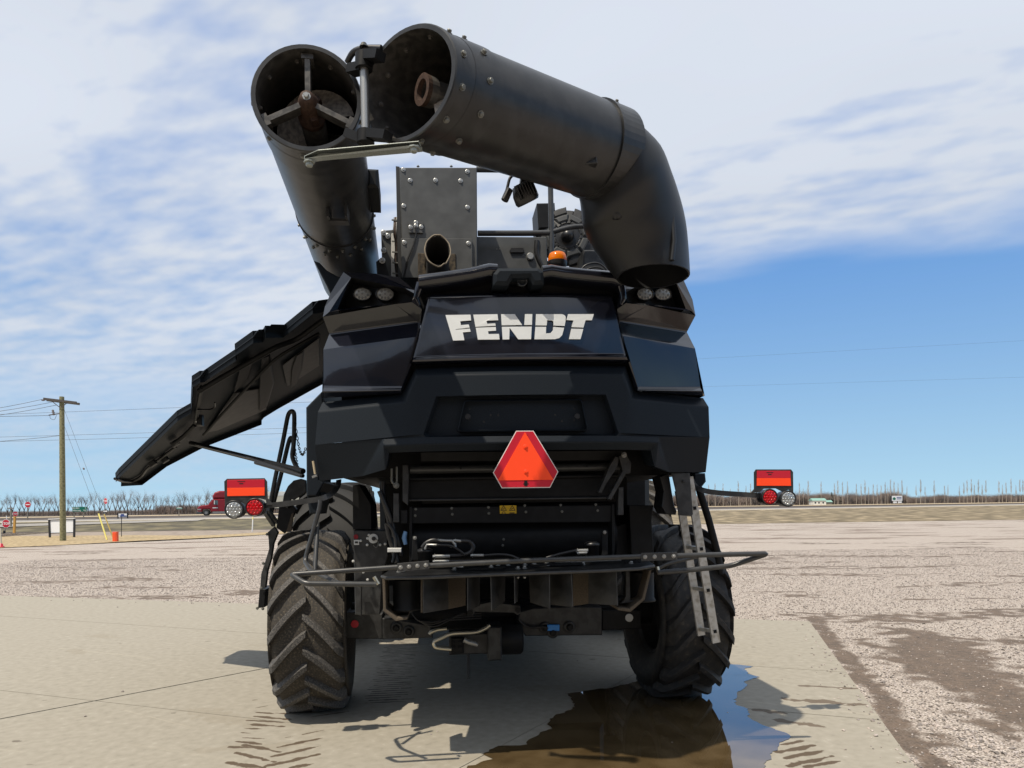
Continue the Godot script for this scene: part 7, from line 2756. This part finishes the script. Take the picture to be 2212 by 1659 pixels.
	tube(st, fillet([Vector3(-0.916,1.22,0.22),Vector3(-1.326,1.236,0.24),Vector3(-1.426,1.284,0.16),Vector3(-0.791,1.315,0.16),Vector3(0.063,1.34,0.16),Vector3(0.717,1.35,0.16),Vector3(1.549,1.352,0.16),Vector3(1.331,1.274,0.1),Vector3(1.061,1.25,0.08),Vector3(0.857,1.236,0.06)], 0.03), 0.0165, 12)
	put(g, "guard_tube", st, M["rail_grey"])
	for q in [[Vector3(-0.793,1.314,0.167), Vector3(-0.603,1.327,0.167)], [Vector3(0.715,1.348,0.166), Vector3(0.945,1.35,0.166)]]:
		st = new_st()
		var d: Vector3 = q[1] - q[0]
		box(st, (q[0] + q[1]) / 2.0 + Vector3(0, 0, 0.015), Vector3(d.length(), 0.05, 0.006), Basis(Vector3.BACK, atan2(d.y, d.x)), 0.001)
		put(g, "clamp_plate", st, M["rail_grey"])
		for k in 4:
			bolt(g, q[0].lerp(q[1], 0.1 + 0.265 * k) + Vector3(0, 0, 0.018), Vector3.BACK, 1.0, "zinc", false)
	# stays that carry the guard
	for q in [[Vector3(-1.309,1.732,-0.2),Vector3(-1.313,1.687,-0.2),Vector3(-1.414,1.333,-0.2),Vector3(-1.337,1.287,0),Vector3(-1.131,1.223,0.2)], [Vector3(-1.337,1.581,-0.25),Vector3(-1.331,1.283,-0.1)]]:
		st = new_st()
		tube(st, fillet(q, 0.05), 0.0145, 10)
		put(g, "stay_tube", st, M["rail_grey"])
	for q in [[Vector3(-0.934,1.261,0.18), Vector3(-0.907,1.216,0.18)], [Vector3(0.872,1.266,0), Vector3(0.878,1.223,0.02)]]:
		st = new_st()
		tube(st, [q[0], q[1]], 0.012, 8)
		put(g, "guard_pin", st, M["brass_zinc"])
	st = new_st()
	tube(st, fillet([Vector3(0.946,1.241,-0.2),Vector3(0.998,1.269,-0.2),Vector3(1.162,1.303,-0.2),Vector3(1.211,1.312,-0.2)], 0.05), 0.013, 8)
	put(g, "stay_tube", st, M["rail_grey"])


func sheet_along(st: SurfaceTool, x0: float, x1: float, prof: Array):
	# a folded sheet: profile of (y, z) drawn along x
	for i in prof.size() - 1:
		var a: Vector2 = prof[i]
		var b: Vector2 = prof[i + 1]
		quad(st, Vector3(x0, a.x, a.y), Vector3(x1, a.x, a.y), Vector3(x1, b.x, b.y), Vector3(x0, b.x, b.y), Vector3(0, 0, 1))

func underside():
	var u := node(C, "straw_chopper")
	var st := new_st()
	# housing folded from sheet, seen under the bumper
	var x0 := -0.66
	var x1 := 0.74
	sheet_along(st, x0, x1, [Vector2(2.06, -0.35), Vector2(1.99, -0.36), Vector2(1.94, -0.5)])
	sheet_along(st, x0, x1, [Vector2(1.86, -0.42), Vector2(1.80, -0.44), Vector2(1.76, -0.42), Vector2(1.70, -0.44), Vector2(1.69, -0.6)])
	put(u, "upper_sheet", st, M["frame_black"])
	st = new_st()
	tube(st, [Vector3(-0.735,1.932,-0.36),Vector3(0.719,1.943,-0.36)], 0.028, 16)
	put(u, "cross_tube", st, M["rail_grey"])
	for q in [Vector3(-0.392,1.937,-0.325), Vector3(-0.168,1.938,-0.325), Vector3(0.481,1.946,-0.325)]:
		st = new_st()
		disc(st, q, Vector3.BACK, 0.008, 0.004, 10)
		put(u, "tube_hole_shade", st, M["black_plastic_hole_shade"])  # dark disc colours in the shade of an open hole
	st = new_st()
	tube(st, [Vector3(-0.737,1.87,-0.4),Vector3(0.715,1.883,-0.4)], 0.014, 10)
	put(u, "cross_rod", st, M["frame_black"])
	st = new_st()
	prism(st, [Vector3(-0.745,1.855,-0.42),Vector3(0.706,1.868,-0.42),Vector3(0.688,1.723,-0.42),Vector3(-0.746,1.721,-0.42)], Vector3(0, 0, -0.02))
	put(u, "middle_sheet", st, M["frame_black"])
	st = new_st()
	tube(st, [Vector3(-0.745,1.724,-0.4),Vector3(0.683,1.726,-0.4)], 0.008, 8)
	put(u, "sheet_lip", st, M["rail_grey"])
	st = new_st()
	prism(st, [Vector3(-0.745,1.676,-0.38),Vector3(0.687,1.674,-0.38),Vector3(0.659,1.554,-0.38),Vector3(-0.74,1.565,-0.38)], Vector3(0, 0.0, -0.03), 0.004)
	put(u, "lower_sheet", st, M["frame_black"])
	for q in [Vector3(-0.701,1.663,-0.378), Vector3(-0.455,1.666,-0.378), Vector3(-0.203,1.669,-0.378), Vector3(0.05,1.679,-0.378), Vector3(0.302,1.679,-0.378), Vector3(0.551,1.679,-0.378), Vector3(-0.452,1.625,-0.378), Vector3(-0.2,1.628,-0.378), Vector3(0.057,1.634,-0.378), Vector3(0.311,1.634,-0.378), Vector3(0.564,1.637,-0.378), Vector3(-0.705,1.619,-0.378)]:
		bolt(u, q, Vector3.BACK, 0.7, "grimy_bolt")
	# rotor drum
	st = new_st()
	var dc := Vector3(-0.74,1.437,-0.62)
	var dl := Vector3(0.722,1.439,-0.62)
	var rings := []
	for t in 2:
		var cpt := dc if t == 0 else dl
		var ring := []
		for k in 24:
			var a := TAU * k / 24
			ring.append(cpt + Vector3(0, sin(a) * 0.17, cos(a) * 0.17))
		rings.append(ring)
	skin(st, rings, false, true)
	put(u, "chopper_drum", st, M["frame_black"])
	for k in 3:
		bolt(u, [Vector3(-0.094,1.443,-0.45), Vector3(-0.101,1.401,-0.45), Vector3(-0.461,1.398,-0.45)][k], Vector3.BACK, 0.7, "grimy_bolt")
	for q in [[Vector3(-0.744,1.683,-0.36),Vector3(-0.725,1.682,-0.36),Vector3(-0.731,1.253,-0.36),Vector3(-0.749,1.254,-0.36)], [Vector3(0.663,1.678,-0.36),Vector3(0.682,1.677,-0.36),Vector3(0.674,1.272,-0.36),Vector3(0.657,1.273,-0.36)]]:
		st = new_st()
		prism(st, q, Vector3(0, 0, -0.5), 0.002)
		put(u, "side_cheek", st, M["frame_black"])
	# warning sticker
	st = new_st()
	face(st, [Vector3(-0.125,1.681,-0.374),Vector3(-0.009,1.681,-0.374),Vector3(-0.009,1.625,-0.374),Vector3(-0.124,1.625,-0.374)], Vector3.BACK)
	put(u, "warning_sticker", st, M["sticker_yellow"])
	st = new_st()
	for x in [1088.0, 1106.0]:
		var c := Vector3(-0.098,1.66,-0.372) if x < 1100.0 else Vector3(-0.038,1.66,-0.372)
		for e in [[Vector3(-0.02, -0.014, 0), Vector3(0, 0.02, 0)], [Vector3(0, 0.02, 0), Vector3(0.02, -0.014, 0)], [Vector3(0.02, -0.014, 0), Vector3(-0.02, -0.014, 0)]]:
			bar(st, c + e[0], c + e[1], 0.001, 0.004, Vector3.UP if absf(e[0].x - e[1].x) > 0.03 else Vector3.RIGHT)
		bar(st, c + Vector3(-0.008, -0.008, 0), c + Vector3(0.006, 0.002, 0), 0.001, 0.004)
	lathe(st, Vector3(-0.098,1.628,-0.373), Vector3.BACK, [[0.0, 0.012], [0.001, 0.012], [0.001, 0.008], [0.0, 0.008]], 14, false, true)
	box(st, Vector3(-0.04,1.629,-0.373), Vector3(0.035, 0.006, 0.001))
	put(u, "sticker_print", st, M["sticker_black"])
	# arms and channels on both sides
	st = new_st()
	prism(st, [Vector3(0.627,1.953,-0.25),Vector3(0.666,2.01,-0.25),Vector3(0.689,2,-0.25),Vector3(0.678,1.931,-0.25),Vector3(0.649,1.893,-0.25),Vector3(0.599,1.821,-0.25),Vector3(0.566,1.758,-0.25),Vector3(0.541,1.761,-0.25)], Vector3(0, 0, -0.06), 0.004)
	put(u, "tail_arm", st, M["plate_grey"])
	bolt(u, Vector3(0.717,2.014,-0.22), Vector3.BACK, 1.4)
	st = new_st()
	prism(st, [Vector3(0.689,2.01,-0.25),Vector3(0.738,2.026,-0.25),Vector3(0.776,1.962,-0.25),Vector3(0.768,1.892,-0.25),Vector3(0.736,1.886,-0.25),Vector3(0.63,1.709,-0.25),Vector3(0.604,1.716,-0.25),Vector3(0.714,1.911,-0.25)], Vector3(0, 0, -0.05), 0.004)
	put(u, "tail_arm", st, M["plate_grey"])
	st = new_st()
	prism(st, [Vector3(-0.784,1.963,-0.3),Vector3(-0.747,1.963,-0.3),Vector3(-0.741,1.907,-0.3),Vector3(-0.75,1.689,-0.3),Vector3(-0.784,1.72,-0.3)], Vector3(0, 0, -0.1), 0.004)
	put(u, "side_channel", st, M["plate_grey"])
	st = new_st()
	prism(st, [Vector3(-0.846,1.774,-0.32),Vector3(-0.809,1.774,-0.32),Vector3(-0.811,1.577,-0.32),Vector3(-0.849,1.578,-0.32)], Vector3(0, 0, -0.08), 0.004)
	put(u, "side_channel", st, M["plate_grey"])
	st = new_st()
	prism(st, [Vector3(-0.805,1.658,-0.34),Vector3(-0.756,1.658,-0.34),Vector3(-0.757,1.567,-0.34),Vector3(-0.8,1.567,-0.34)], Vector3(0, 0, -0.08), 0.004)
	put(u, "side_channel", st, M["frame_black"])
	st = new_st()
	prism(st, [Vector3(0.7,1.799,-0.32),Vector3(0.737,1.799,-0.32),Vector3(0.734,1.603,-0.32),Vector3(0.695,1.603,-0.32)], Vector3(0, 0, -0.08), 0.004)
	put(u, "side_channel", st, M["plate_grey"])
	st = new_st()
	tube(st, fillet([Vector3(-0.853,1.937,-0.27),Vector3(-0.854,1.851,-0.27),Vector3(-0.839,1.832,-0.27),Vector3(-0.82,1.838,-0.27),Vector3(-0.819,1.949,-0.27)], 0.02), 0.008, 6)
	put(u, "spring_wire", st, M["grimy_bolt"])
	bolt(u, Vector3(-0.822,1.822,-0.24), Vector3.BACK, 1.5, "grimy_bolt")
	# hydraulic hoses with zinc fittings
	var h := node(C, "hydraulic_hoses")
	for q in [[[Vector3(-0.653,1.412,-0.15),Vector3(-0.629,1.445,-0.15),Vector3(-0.584,1.463,-0.15),Vector3(-0.545,1.456,-0.15)], 0.014], [[Vector3(-0.4,1.45,-0.15),Vector3(-0.345,1.452,-0.15),Vector3(-0.315,1.415,-0.15),Vector3(-0.334,1.373,-0.15),Vector3(-0.401,1.356,-0.15),Vector3(-0.48,1.355,-0.15)], 0.016], [[Vector3(-0.56,1.43,-0.12),Vector3(-0.464,1.426,-0.12),Vector3(-0.407,1.389,-0.12),Vector3(-0.383,1.37,-0.12)], 0.008], [[Vector3(-0.48,1.324,-0.12),Vector3(-0.269,1.322,-0.12),Vector3(-0.087,1.328,-0.12)], 0.008], [[Vector3(-0.254,1.355,-0.12),Vector3(-0.147,1.362,-0.12),Vector3(-0.071,1.352,-0.12),Vector3(-0.026,1.327,-0.12),Vector3(0.036,1.307,-0.12)], 0.010], [[Vector3(0.162,1.328,-0.14),Vector3(0.255,1.356,-0.14),Vector3(0.349,1.373,-0.14),Vector3(0.38,1.376,-0.14)], 0.011], [[Vector3(-0.898,1.57,-0.4),Vector3(-0.88,1.475,-0.4),Vector3(-0.856,1.395,-0.4),Vector3(-0.832,1.3,-0.4)], 0.022], [[Vector3(-0.944,1.792,-0.38),Vector3(-0.907,1.697,-0.38),Vector3(-0.865,1.602,-0.38),Vector3(-0.848,1.475,-0.38)], 0.018], [[Vector3(-0.861,1.538,-0.4),Vector3(-0.818,1.442,-0.4),Vector3(-0.8,1.347,-0.4)], 0.016], [[Vector3(-0.927,1.857,-0.42),Vector3(-0.923,1.745,-0.42),Vector3(-0.893,1.634,-0.42),Vector3(-0.869,1.506,-0.42)], 0.02], [[Vector3(-0.888,1.571,-0.35),Vector3(-0.845,1.508,-0.35),Vector3(-0.834,1.414,-0.35),Vector3(-0.857,1.304,-0.35)], 0.012]]:
		var st2 := new_st()
		tube(st2, fillet(q[0], 0.04), q[1], 8)
		put(h, "hose", st2, M["hose_black"])
	for q in [[[Vector3(-0.548,1.459,-0.15),Vector3(-0.502,1.455,-0.15),Vector3(-0.46,1.454,-0.15),Vector3(-0.439,1.43,-0.15),Vector3(-0.437,1.405,-0.15)], 0.010], [[Vector3(-0.436,1.454,-0.15),Vector3(-0.394,1.45,-0.15)], 0.012], [[Vector3(-0.57,1.354,-0.14),Vector3(-0.474,1.355,-0.14)], 0.013], [[Vector3(-0.573,1.322,-0.13),Vector3(-0.474,1.323,-0.13)], 0.010], [[Vector3(-0.326,1.356,-0.13),Vector3(-0.253,1.356,-0.13)], 0.011], [[Vector3(-0.632,1.41,-0.13),Vector3(-0.623,1.431,-0.13),Vector3(-0.557,1.43,-0.13)], 0.008], [[Vector3(0.374,1.373,-0.14),Vector3(0.442,1.374,-0.14)], 0.013], [[Vector3(0.378,1.358,-0.13),Vector3(0.434,1.36,-0.13)], 0.009]]:
		var st2 := new_st()
		tube(st2, q[0], q[1], 10)
		put(h, "pipe_fitting", st2, M["zinc"])
		bolt(h, q[0][0], (q[0][0] - q[0][1]).normalized(), q[1] * 95.0, "zinc")
	for q in [Vector3(-0.637,1.357,-0.2), Vector3(0.483,1.379,-0.2)]:
		var st2 := new_st()
		lathe(st2, q, Vector3.UP, [[-0.05, 0.0], [-0.05, 0.045], [0.02, 0.045], [0.02, 0.05], [0.04, 0.05], [0.05, 0.03], [0.05, 0.0]], 20)
		put(h, "hydraulic_motor", st2, M["hose_black"])
	for q in [[Vector3(-0.72,1.485,-0.25),Vector3(-0.689,1.484,-0.25),Vector3(-0.682,1.324,-0.25),Vector3(-0.728,1.325,-0.25)], [Vector3(0.566,1.501,-0.25),Vector3(0.602,1.501,-0.25),Vector3(0.602,1.298,-0.25),Vector3(0.56,1.299,-0.25)]]:
		var st2 := new_st()
		prism(st2, q, Vector3(0, 0, -0.02), 0.003)
		put(h, "motor_bracket", st2, M["frame_black"])
	bolt(h, Vector3(-0.704,1.473,-0.24), Vector3.BACK, 0.9)
	bolt(h, Vector3(0.58,1.489,-0.24), Vector3.BACK, 0.9)
	# side walls with switches, labels, tank
	var w := node(C, "rear_frame")
	st = new_st()
	prism(st, [Vector3(-1.153,1.836,-0.62),Vector3(-1.107,1.846,-0.62),Vector3(-1.025,1.699,-0.62),Vector3(-1.024,1.521,-0.62),Vector3(-1.157,1.523,-0.62)], Vector3(0, 0, -0.4), 0.004)
	put(w, "frame_plate", st, M["frame_black"])
	st = new_st()
	prism(st, [Vector3(-1.151,1.517,-0.6),Vector3(-0.914,1.513,-0.6),Vector3(-0.91,1.335,-0.6),Vector3(-0.951,1.211,-0.6),Vector3(-0.974,0.915,-0.6),Vector3(-1.146,0.919,-0.6)], Vector3(0, 0, -0.3), 0.004)
	put(w, "frame_plate", st, M["plate_grey"])
	st = new_st()
	prism(st, [Vector3(-1.134,1.147,-0.5),Vector3(-1.089,1.146,-0.5),Vector3(-1.092,0.926,-0.5),Vector3(-1.13,0.94,-0.5)], Vector3(0, 0, -0.05), 0.003)
	put(w, "frame_rib", st, M["plate_grey"])
	st = new_st()
	prism(st, [Vector3(0.852,1.671,-0.62),Vector3(1.04,1.668,-0.62),Vector3(1.024,1.554,-0.62),Vector3(1.035,1.31,-0.62),Vector3(1.033,1.186,-0.62),Vector3(0.872,1.19,-0.62)], Vector3(0, 0, -0.4), 0.004)
	put(w, "frame_plate", st, M["frame_black"])
	st = new_st()
	prism(st, [Vector3(0.747,1.503,-0.72),Vector3(0.882,1.543,-0.72),Vector3(0.885,1.17,-0.72),Vector3(0.743,1.173,-0.72)], Vector3(0, 0, -0.4), 0.004)
	put(w, "frame_plate", st, M["frame_black"])
	st = new_st()
	prism(st, [Vector3(1.008,1.869,-0.35),Vector3(1.071,1.894,-0.35),Vector3(1.105,1.672,-0.35),Vector3(1.125,1.626,-0.35),Vector3(1.118,1.6,-0.35),Vector3(1.044,1.608,-0.35),Vector3(1.018,1.657,-0.35),Vector3(1.033,1.771,-0.35)], Vector3(0, 0, -0.2), 0.004)
	put(w, "mudguard_bracket", st, M["hose_black"])
	st = new_st()
	prism(st, [Vector3(1.062,1.89,-0.26),Vector3(1.19,1.889,-0.26),Vector3(1.21,1.606,-0.26),Vector3(1.2,1.59,-0.26),Vector3(1.108,1.598,-0.26),Vector3(1.09,1.768,-0.26)], Vector3(0, 0, -0.012), 0.002)
	put(w, "ladder_bracket", st, M["plate_grey"])
	bolt(w, Vector3(1.14,1.832,-0.258), Vector3.BACK, 0.8, "hose_black")
	st = new_st()
	disc(st, Vector3(-1.01,1.458,-0.59), Vector3.BACK, 0.034, 0.006, 20)
	put(w, "switch_disc", st, M["label_white"])
	st = new_st()
	disc(st, Vector3(-1.006,1.458,-0.585), Vector3.BACK, 0.015, 0.012, 12)
	put(w, "switch_key", st, M["hose_black"])
	st = new_st()
	tube(st, fillet([Vector3(-0.99,1.457,-0.57),Vector3(-0.971,1.437,-0.57),Vector3(-0.985,1.388,-0.57),Vector3(-1.01,1.411,-0.57)], 0.02), 0.003, 4)
	put(w, "key_chain", st, M["grimy_bolt"])
	st = new_st()
	box(st, Vector3(-1.128,1.433,-0.59), Vector3(0.036, 0.036, 0.003))
	put(w, "white_label", st, M["label_white"])
	st = new_st()
	box(st, Vector3(-1.128,1.433,-0.588), Vector3(0.022, 0.014, 0.003))
	put(w, "label_print", st, M["sticker_black"])
	st = new_st()
	disc(st, Vector3(-1.131,1.473,-0.592), Vector3.BACK, 0.017, 0.003, 14)
	put(w, "red_label", st, M["truck_red"])
	for q in [Vector3(-1.054,1.414,-0.59), Vector3(-1.051,1.46,-0.59), Vector3(-1.041,1.483,-0.59), Vector3(-0.964,1.412,-0.59), Vector3(-1.099,1.444,-0.59), Vector3(-0.928,1.418,-0.59), Vector3(-1.083,1.221,-0.59), Vector3(-1.054,1.168,-0.59), Vector3(-1.153,1.301,-0.59)]:
		bolt(w, q, Vector3.BACK, 0.7, "label_white")
	st = new_st()
	prism(st, [Vector3(-0.889,1.405,-0.3),Vector3(-0.797,1.403,-0.3),Vector3(-0.797,1.375,-0.3),Vector3(-0.89,1.377,-0.3)], Vector3(0, 0, -0.04), 0.003)
	put(w, "small_plate", st, M["label_white"])
	st = new_st()
	tube(st, [Vector3(-0.772,1.512,-0.38),Vector3(-0.782,1.468,-0.38),Vector3(-0.773,1.423,-0.38)], [0.014, 0.018, 0.014], 10)
	put(w, "blue_tank", st, M["blue_tank"])
	st = new_st()
	box(st, Vector3(0.05, 1.62, -1.2), Vector3(1.75, 0.9, 0.5))
	put(w, "inner_bulkhead", st, M["black_plastic_hole_shade"])
	# axle
	var a := node(C, "rear_axle")
	st = new_st()
	prism(st, [Vector3(-1.316,0.825,-1.4),Vector3(-1.024,0.802,-1.4),Vector3(-1.026,0.596,-1.4),Vector3(-1.333,0.606,-1.4)], Vector3(0, 0, -0.2), 0.006)
	put(a, "axle_plate", st, M["plate_grey"])
	st = new_st()
	disc(st, Vector3(-1.248,0.726,-1.4), Vector3.BACK, 0.032, 0.008, 20, 0.003)
	put(a, "red_reflector", st, M["signal_red"])
	st = new_st()
	prism(st, [Vector3(-1.021,0.77,-1.36),Vector3(-0.931,0.764,-1.36),Vector3(-0.63,0.698,-1.36),Vector3(-0.613,0.599,-1.36),Vector3(-1.023,0.6,-1.36)], Vector3(0, 0, -0.2), 0.006)
	put(a, "axle_bracket", st, M["plate_grey"])
	for q in [Vector3(-0.909,0.693,-1.35), Vector3(-0.808,0.659,-1.35), Vector3(0.314,0.661,-1.33), Vector3(0.38,0.62,-1.33), Vector3(0.521,0.662,-1.33)]:
		st = new_st()
		lathe(st, q, Vector3.BACK, [[0.0, 0.05], [0.012, 0.046], [0.012, 0.03]], 16)
		put(a, "bolt_boss", st, M["plate_grey"])
		bolt(a, q, Vector3.BACK, 2.6, "frame_black")
	st = new_st()
	prism(st, [Vector3(0.104,0.796,-1.34),Vector3(0.213,0.823,-1.34),Vector3(0.544,0.83,-1.34),Vector3(0.804,0.816,-1.34),Vector3(0.801,0.582,-1.34),Vector3(0.152,0.594,-1.34),Vector3(0.087,0.688,-1.34)], Vector3(0, 0, -0.25), 0.008)
	put(a, "axle_beam", st, M["plate_grey"])
	st = new_st()
	prism(st, [Vector3(0.817,0.783,-1.4),Vector3(1.154,0.774,-1.4),Vector3(1.152,0.616,-1.4),Vector3(0.815,0.61,-1.4)], Vector3(0, 0, -0.2), 0.006)
	put(a, "axle_plate", st, M["frame_black"])
	st = new_st()
	disc(st, Vector3(1.046,0.714,-1.39), Vector3.BACK, 0.034, 0.006, 20, 0.002)
	put(a, "white_reflector", st, M["label_white"])
	st = new_st()
	prism(st, [Vector3(0.333,0.688,-1.31),Vector3(0.434,0.685,-1.31),Vector3(0.433,0.634,-1.31),Vector3(0.332,0.637,-1.31)], Vector3(0, 0, -0.02), 0.003)
	put(a, "blue_sensor", st, M["blue_plastic"])
	st = new_st()
	tube(st, fillet([Vector3(0.329,0.665,-1.3),Vector3(0.283,0.678,-1.3),Vector3(0.206,0.665,-1.3),Vector3(0.129,0.694,-1.3),Vector3(0.092,0.741,-1.3)], 0.05), 0.010, 6)
	put(a, "sensor_cable", st, M["hose_black"])
	st = new_st()
	prism(st, [Vector3(-0.332,0.887,-1.1),Vector3(-0.333,0.814,-1.1),Vector3(-0.29,0.812,-1.1),Vector3(-0.275,0.841,-1.1),Vector3(0.034,0.826,-1.1),Vector3(0.064,0.803,-1.1),Vector3(0.094,0.824,-1.1),Vector3(0.087,0.883,-1.1),Vector3(-0.149,0.919,-1.1)], Vector3(0, 0, -0.1), 0.005)
	put(a, "tow_plate", st, M["plate_grey"])
	for q in [Vector3(-0.312,0.838,-1.08), Vector3(0.066,0.85,-1.08)]:
		st = new_st()
		disc(st, q, Vector3.BACK, 0.022, 0.004, 14)
		put(a, "tow_eye_shade", st, M["black_plastic_hole_shade"])  # flat dark disc imitates the shaded opening of the eye
	st = new_st()
	lathe(st, Vector3(-1.3, 0.74, -1.66), Vector3.RIGHT, [[0.0, 0.13], [2.6, 0.13]], 20)
	put(a, "axle_tube", st, M["frame_black"])
	# wheel motor with its steel pipes
	var d := node(C, "axle_drive")
	st = new_st()
	box(st, Vector3(-0.292,0.57,-1.3), Vector3(0.38, 0.17, 0.2), Basis(), 0.012)
	put(d, "gear_case", st, M["plate_grey"])
	st = new_st()
	box(st, Vector3(-0.117,0.581,-1.25), Vector3(0.11, 0.27, 0.26), Basis(), 0.012)
	put(d, "flange_block", st, M["plate_grey"])
	st = new_st()
	lathe(st, Vector3(-0.079,0.586,-1.3), Vector3.RIGHT, [[0.0, 0.13], [0.18, 0.13], [0.2, 0.11], [0.2, 0.0]], 24)
	put(d, "motor_drum", st, M["frame_black"])
	st = new_st()
	box(st, Vector3(-0.415,0.566,-1.2), Vector3(0.10, 0.13, 0.06), Basis(), 0.01)
	put(d, "valve_block", st, M["frame_black"])
	for q in [Vector3(-0.445,0.593,-1.16), Vector3(-0.393,0.592,-1.16), Vector3(-0.445,0.553,-1.16), Vector3(-0.394,0.551,-1.16)]:
		bolt(d, q, Vector3.BACK, 1.1, "frame_black")
	for q in [[Vector3(-0.157,0.732,-1.12),Vector3(-0.187,0.707,-1.12),Vector3(-0.261,0.676,-1.12),Vector3(-0.463,0.675,-1.12),Vector3(-0.536,0.641,-1.12),Vector3(-0.598,0.617,-1.12),Vector3(-0.606,0.591,-1.12),Vector3(-0.584,0.562,-1.12),Vector3(-0.464,0.55,-1.12)], [Vector3(-0.498,0.706,-1.16),Vector3(-0.572,0.701,-1.16),Vector3(-0.627,0.68,-1.16),Vector3(-0.635,0.666,-1.16)]]:
		st = new_st()
		tube(st, fillet(q, 0.05), 0.016, 12)
		put(d, "steel_pipe", st, M["brass_zinc"])
	st = new_st()
	tube(st, [Vector3(-0.365,0.624,-1.1),Vector3(-0.329,0.605,-1.1),Vector3(-0.285,0.593,-1.1),Vector3(-0.256,0.581,-1.1)], [0.022, 0.018, 0.02, 0.016], 10)
	put(d, "pipe_fitting", st, M["zinc"])
	chain(d, Vector3(-0.327,0.493,-1.2), Vector3(-0.329,0.292,-1.2), 0.0)
	for k in 4:
		st = new_st()
		tube(st, fillet([Vector3(-0.768,0.844,-1.1), Vector3(-0.713,0.778,-1.05) + Vector3(0.03 * k, -0.02 * k, 0), Vector3(-0.516,0.782,-1.1) + Vector3(0.05 * k, 0.02 * k, 0), Vector3(-0.219,0.777,-1.2) + Vector3(0, 0.02 * k, 0)], 0.1), 0.007, 5)
		put(d, "cable", st, M["hose_black"])

func ladders():
	var l := node(C, "service_ladder")
	var a0 := Vector3(1.208,1.866,-0.33)
	var a1 := Vector3(1.411,0.685,-0.38)
	var b0 := Vector3(1.225,1.774,-0.6)
	var b1 := Vector3(1.406,0.687,-0.66)
	for q in [[a0, a1], [b0, b1]]:
		var st := new_st()
		bar(st, q[0], q[1], 0.025, 0.055, Vector3.RIGHT)
		put(l, "ladder_rail", st, M["aluminium"])
	for y in [1097.0, 1184.5, 1273.5, 1363.0]:
		var t: float = (y - 1030.0) / (1388.0 - 1030.0)
		var p := a0.lerp(a1, t)
		var e := b0.lerp(b1, clampf((y - 1060.0 - 4.0) / 312.0, 0.0, 1.0))
		var st := new_st()
		bar(st, p - (p - e) * 0.02, e, 0.026, 0.026)
		put(l, "rung", st, M["aluminium"])
		st = new_st()
		box(st, p + Vector3(0, 0, 0.0135), Vector3(0.032, 0.032, 0.004), Basis(Vector3.BACK, 0.14), 0.001)
		put(l, "rung_end", st, M["aluminium"])
		st = new_st()
		box(st, p + Vector3(0, 0, 0.0165), Vector3(0.023, 0.023, 0.003), Basis(Vector3.BACK, 0.14))
		put(l, "rung_bore_shade", st, M["black_plastic_hole_shade"])  # dark square plate painted as the shaded hollow of the rung
	# long mudguard edge behind the ladder
	var st2 := new_st()
	tube(st2, [Vector3(1.521,1.817,-1),Vector3(1.602,1.556,-1),Vector3(1.675,1.276,-1),Vector3(1.704,1.108,-1)], [0.03, 0.03, 0.03, 0.025], 8)
	put(l, "hand_rail", st2, M["frame_black"])
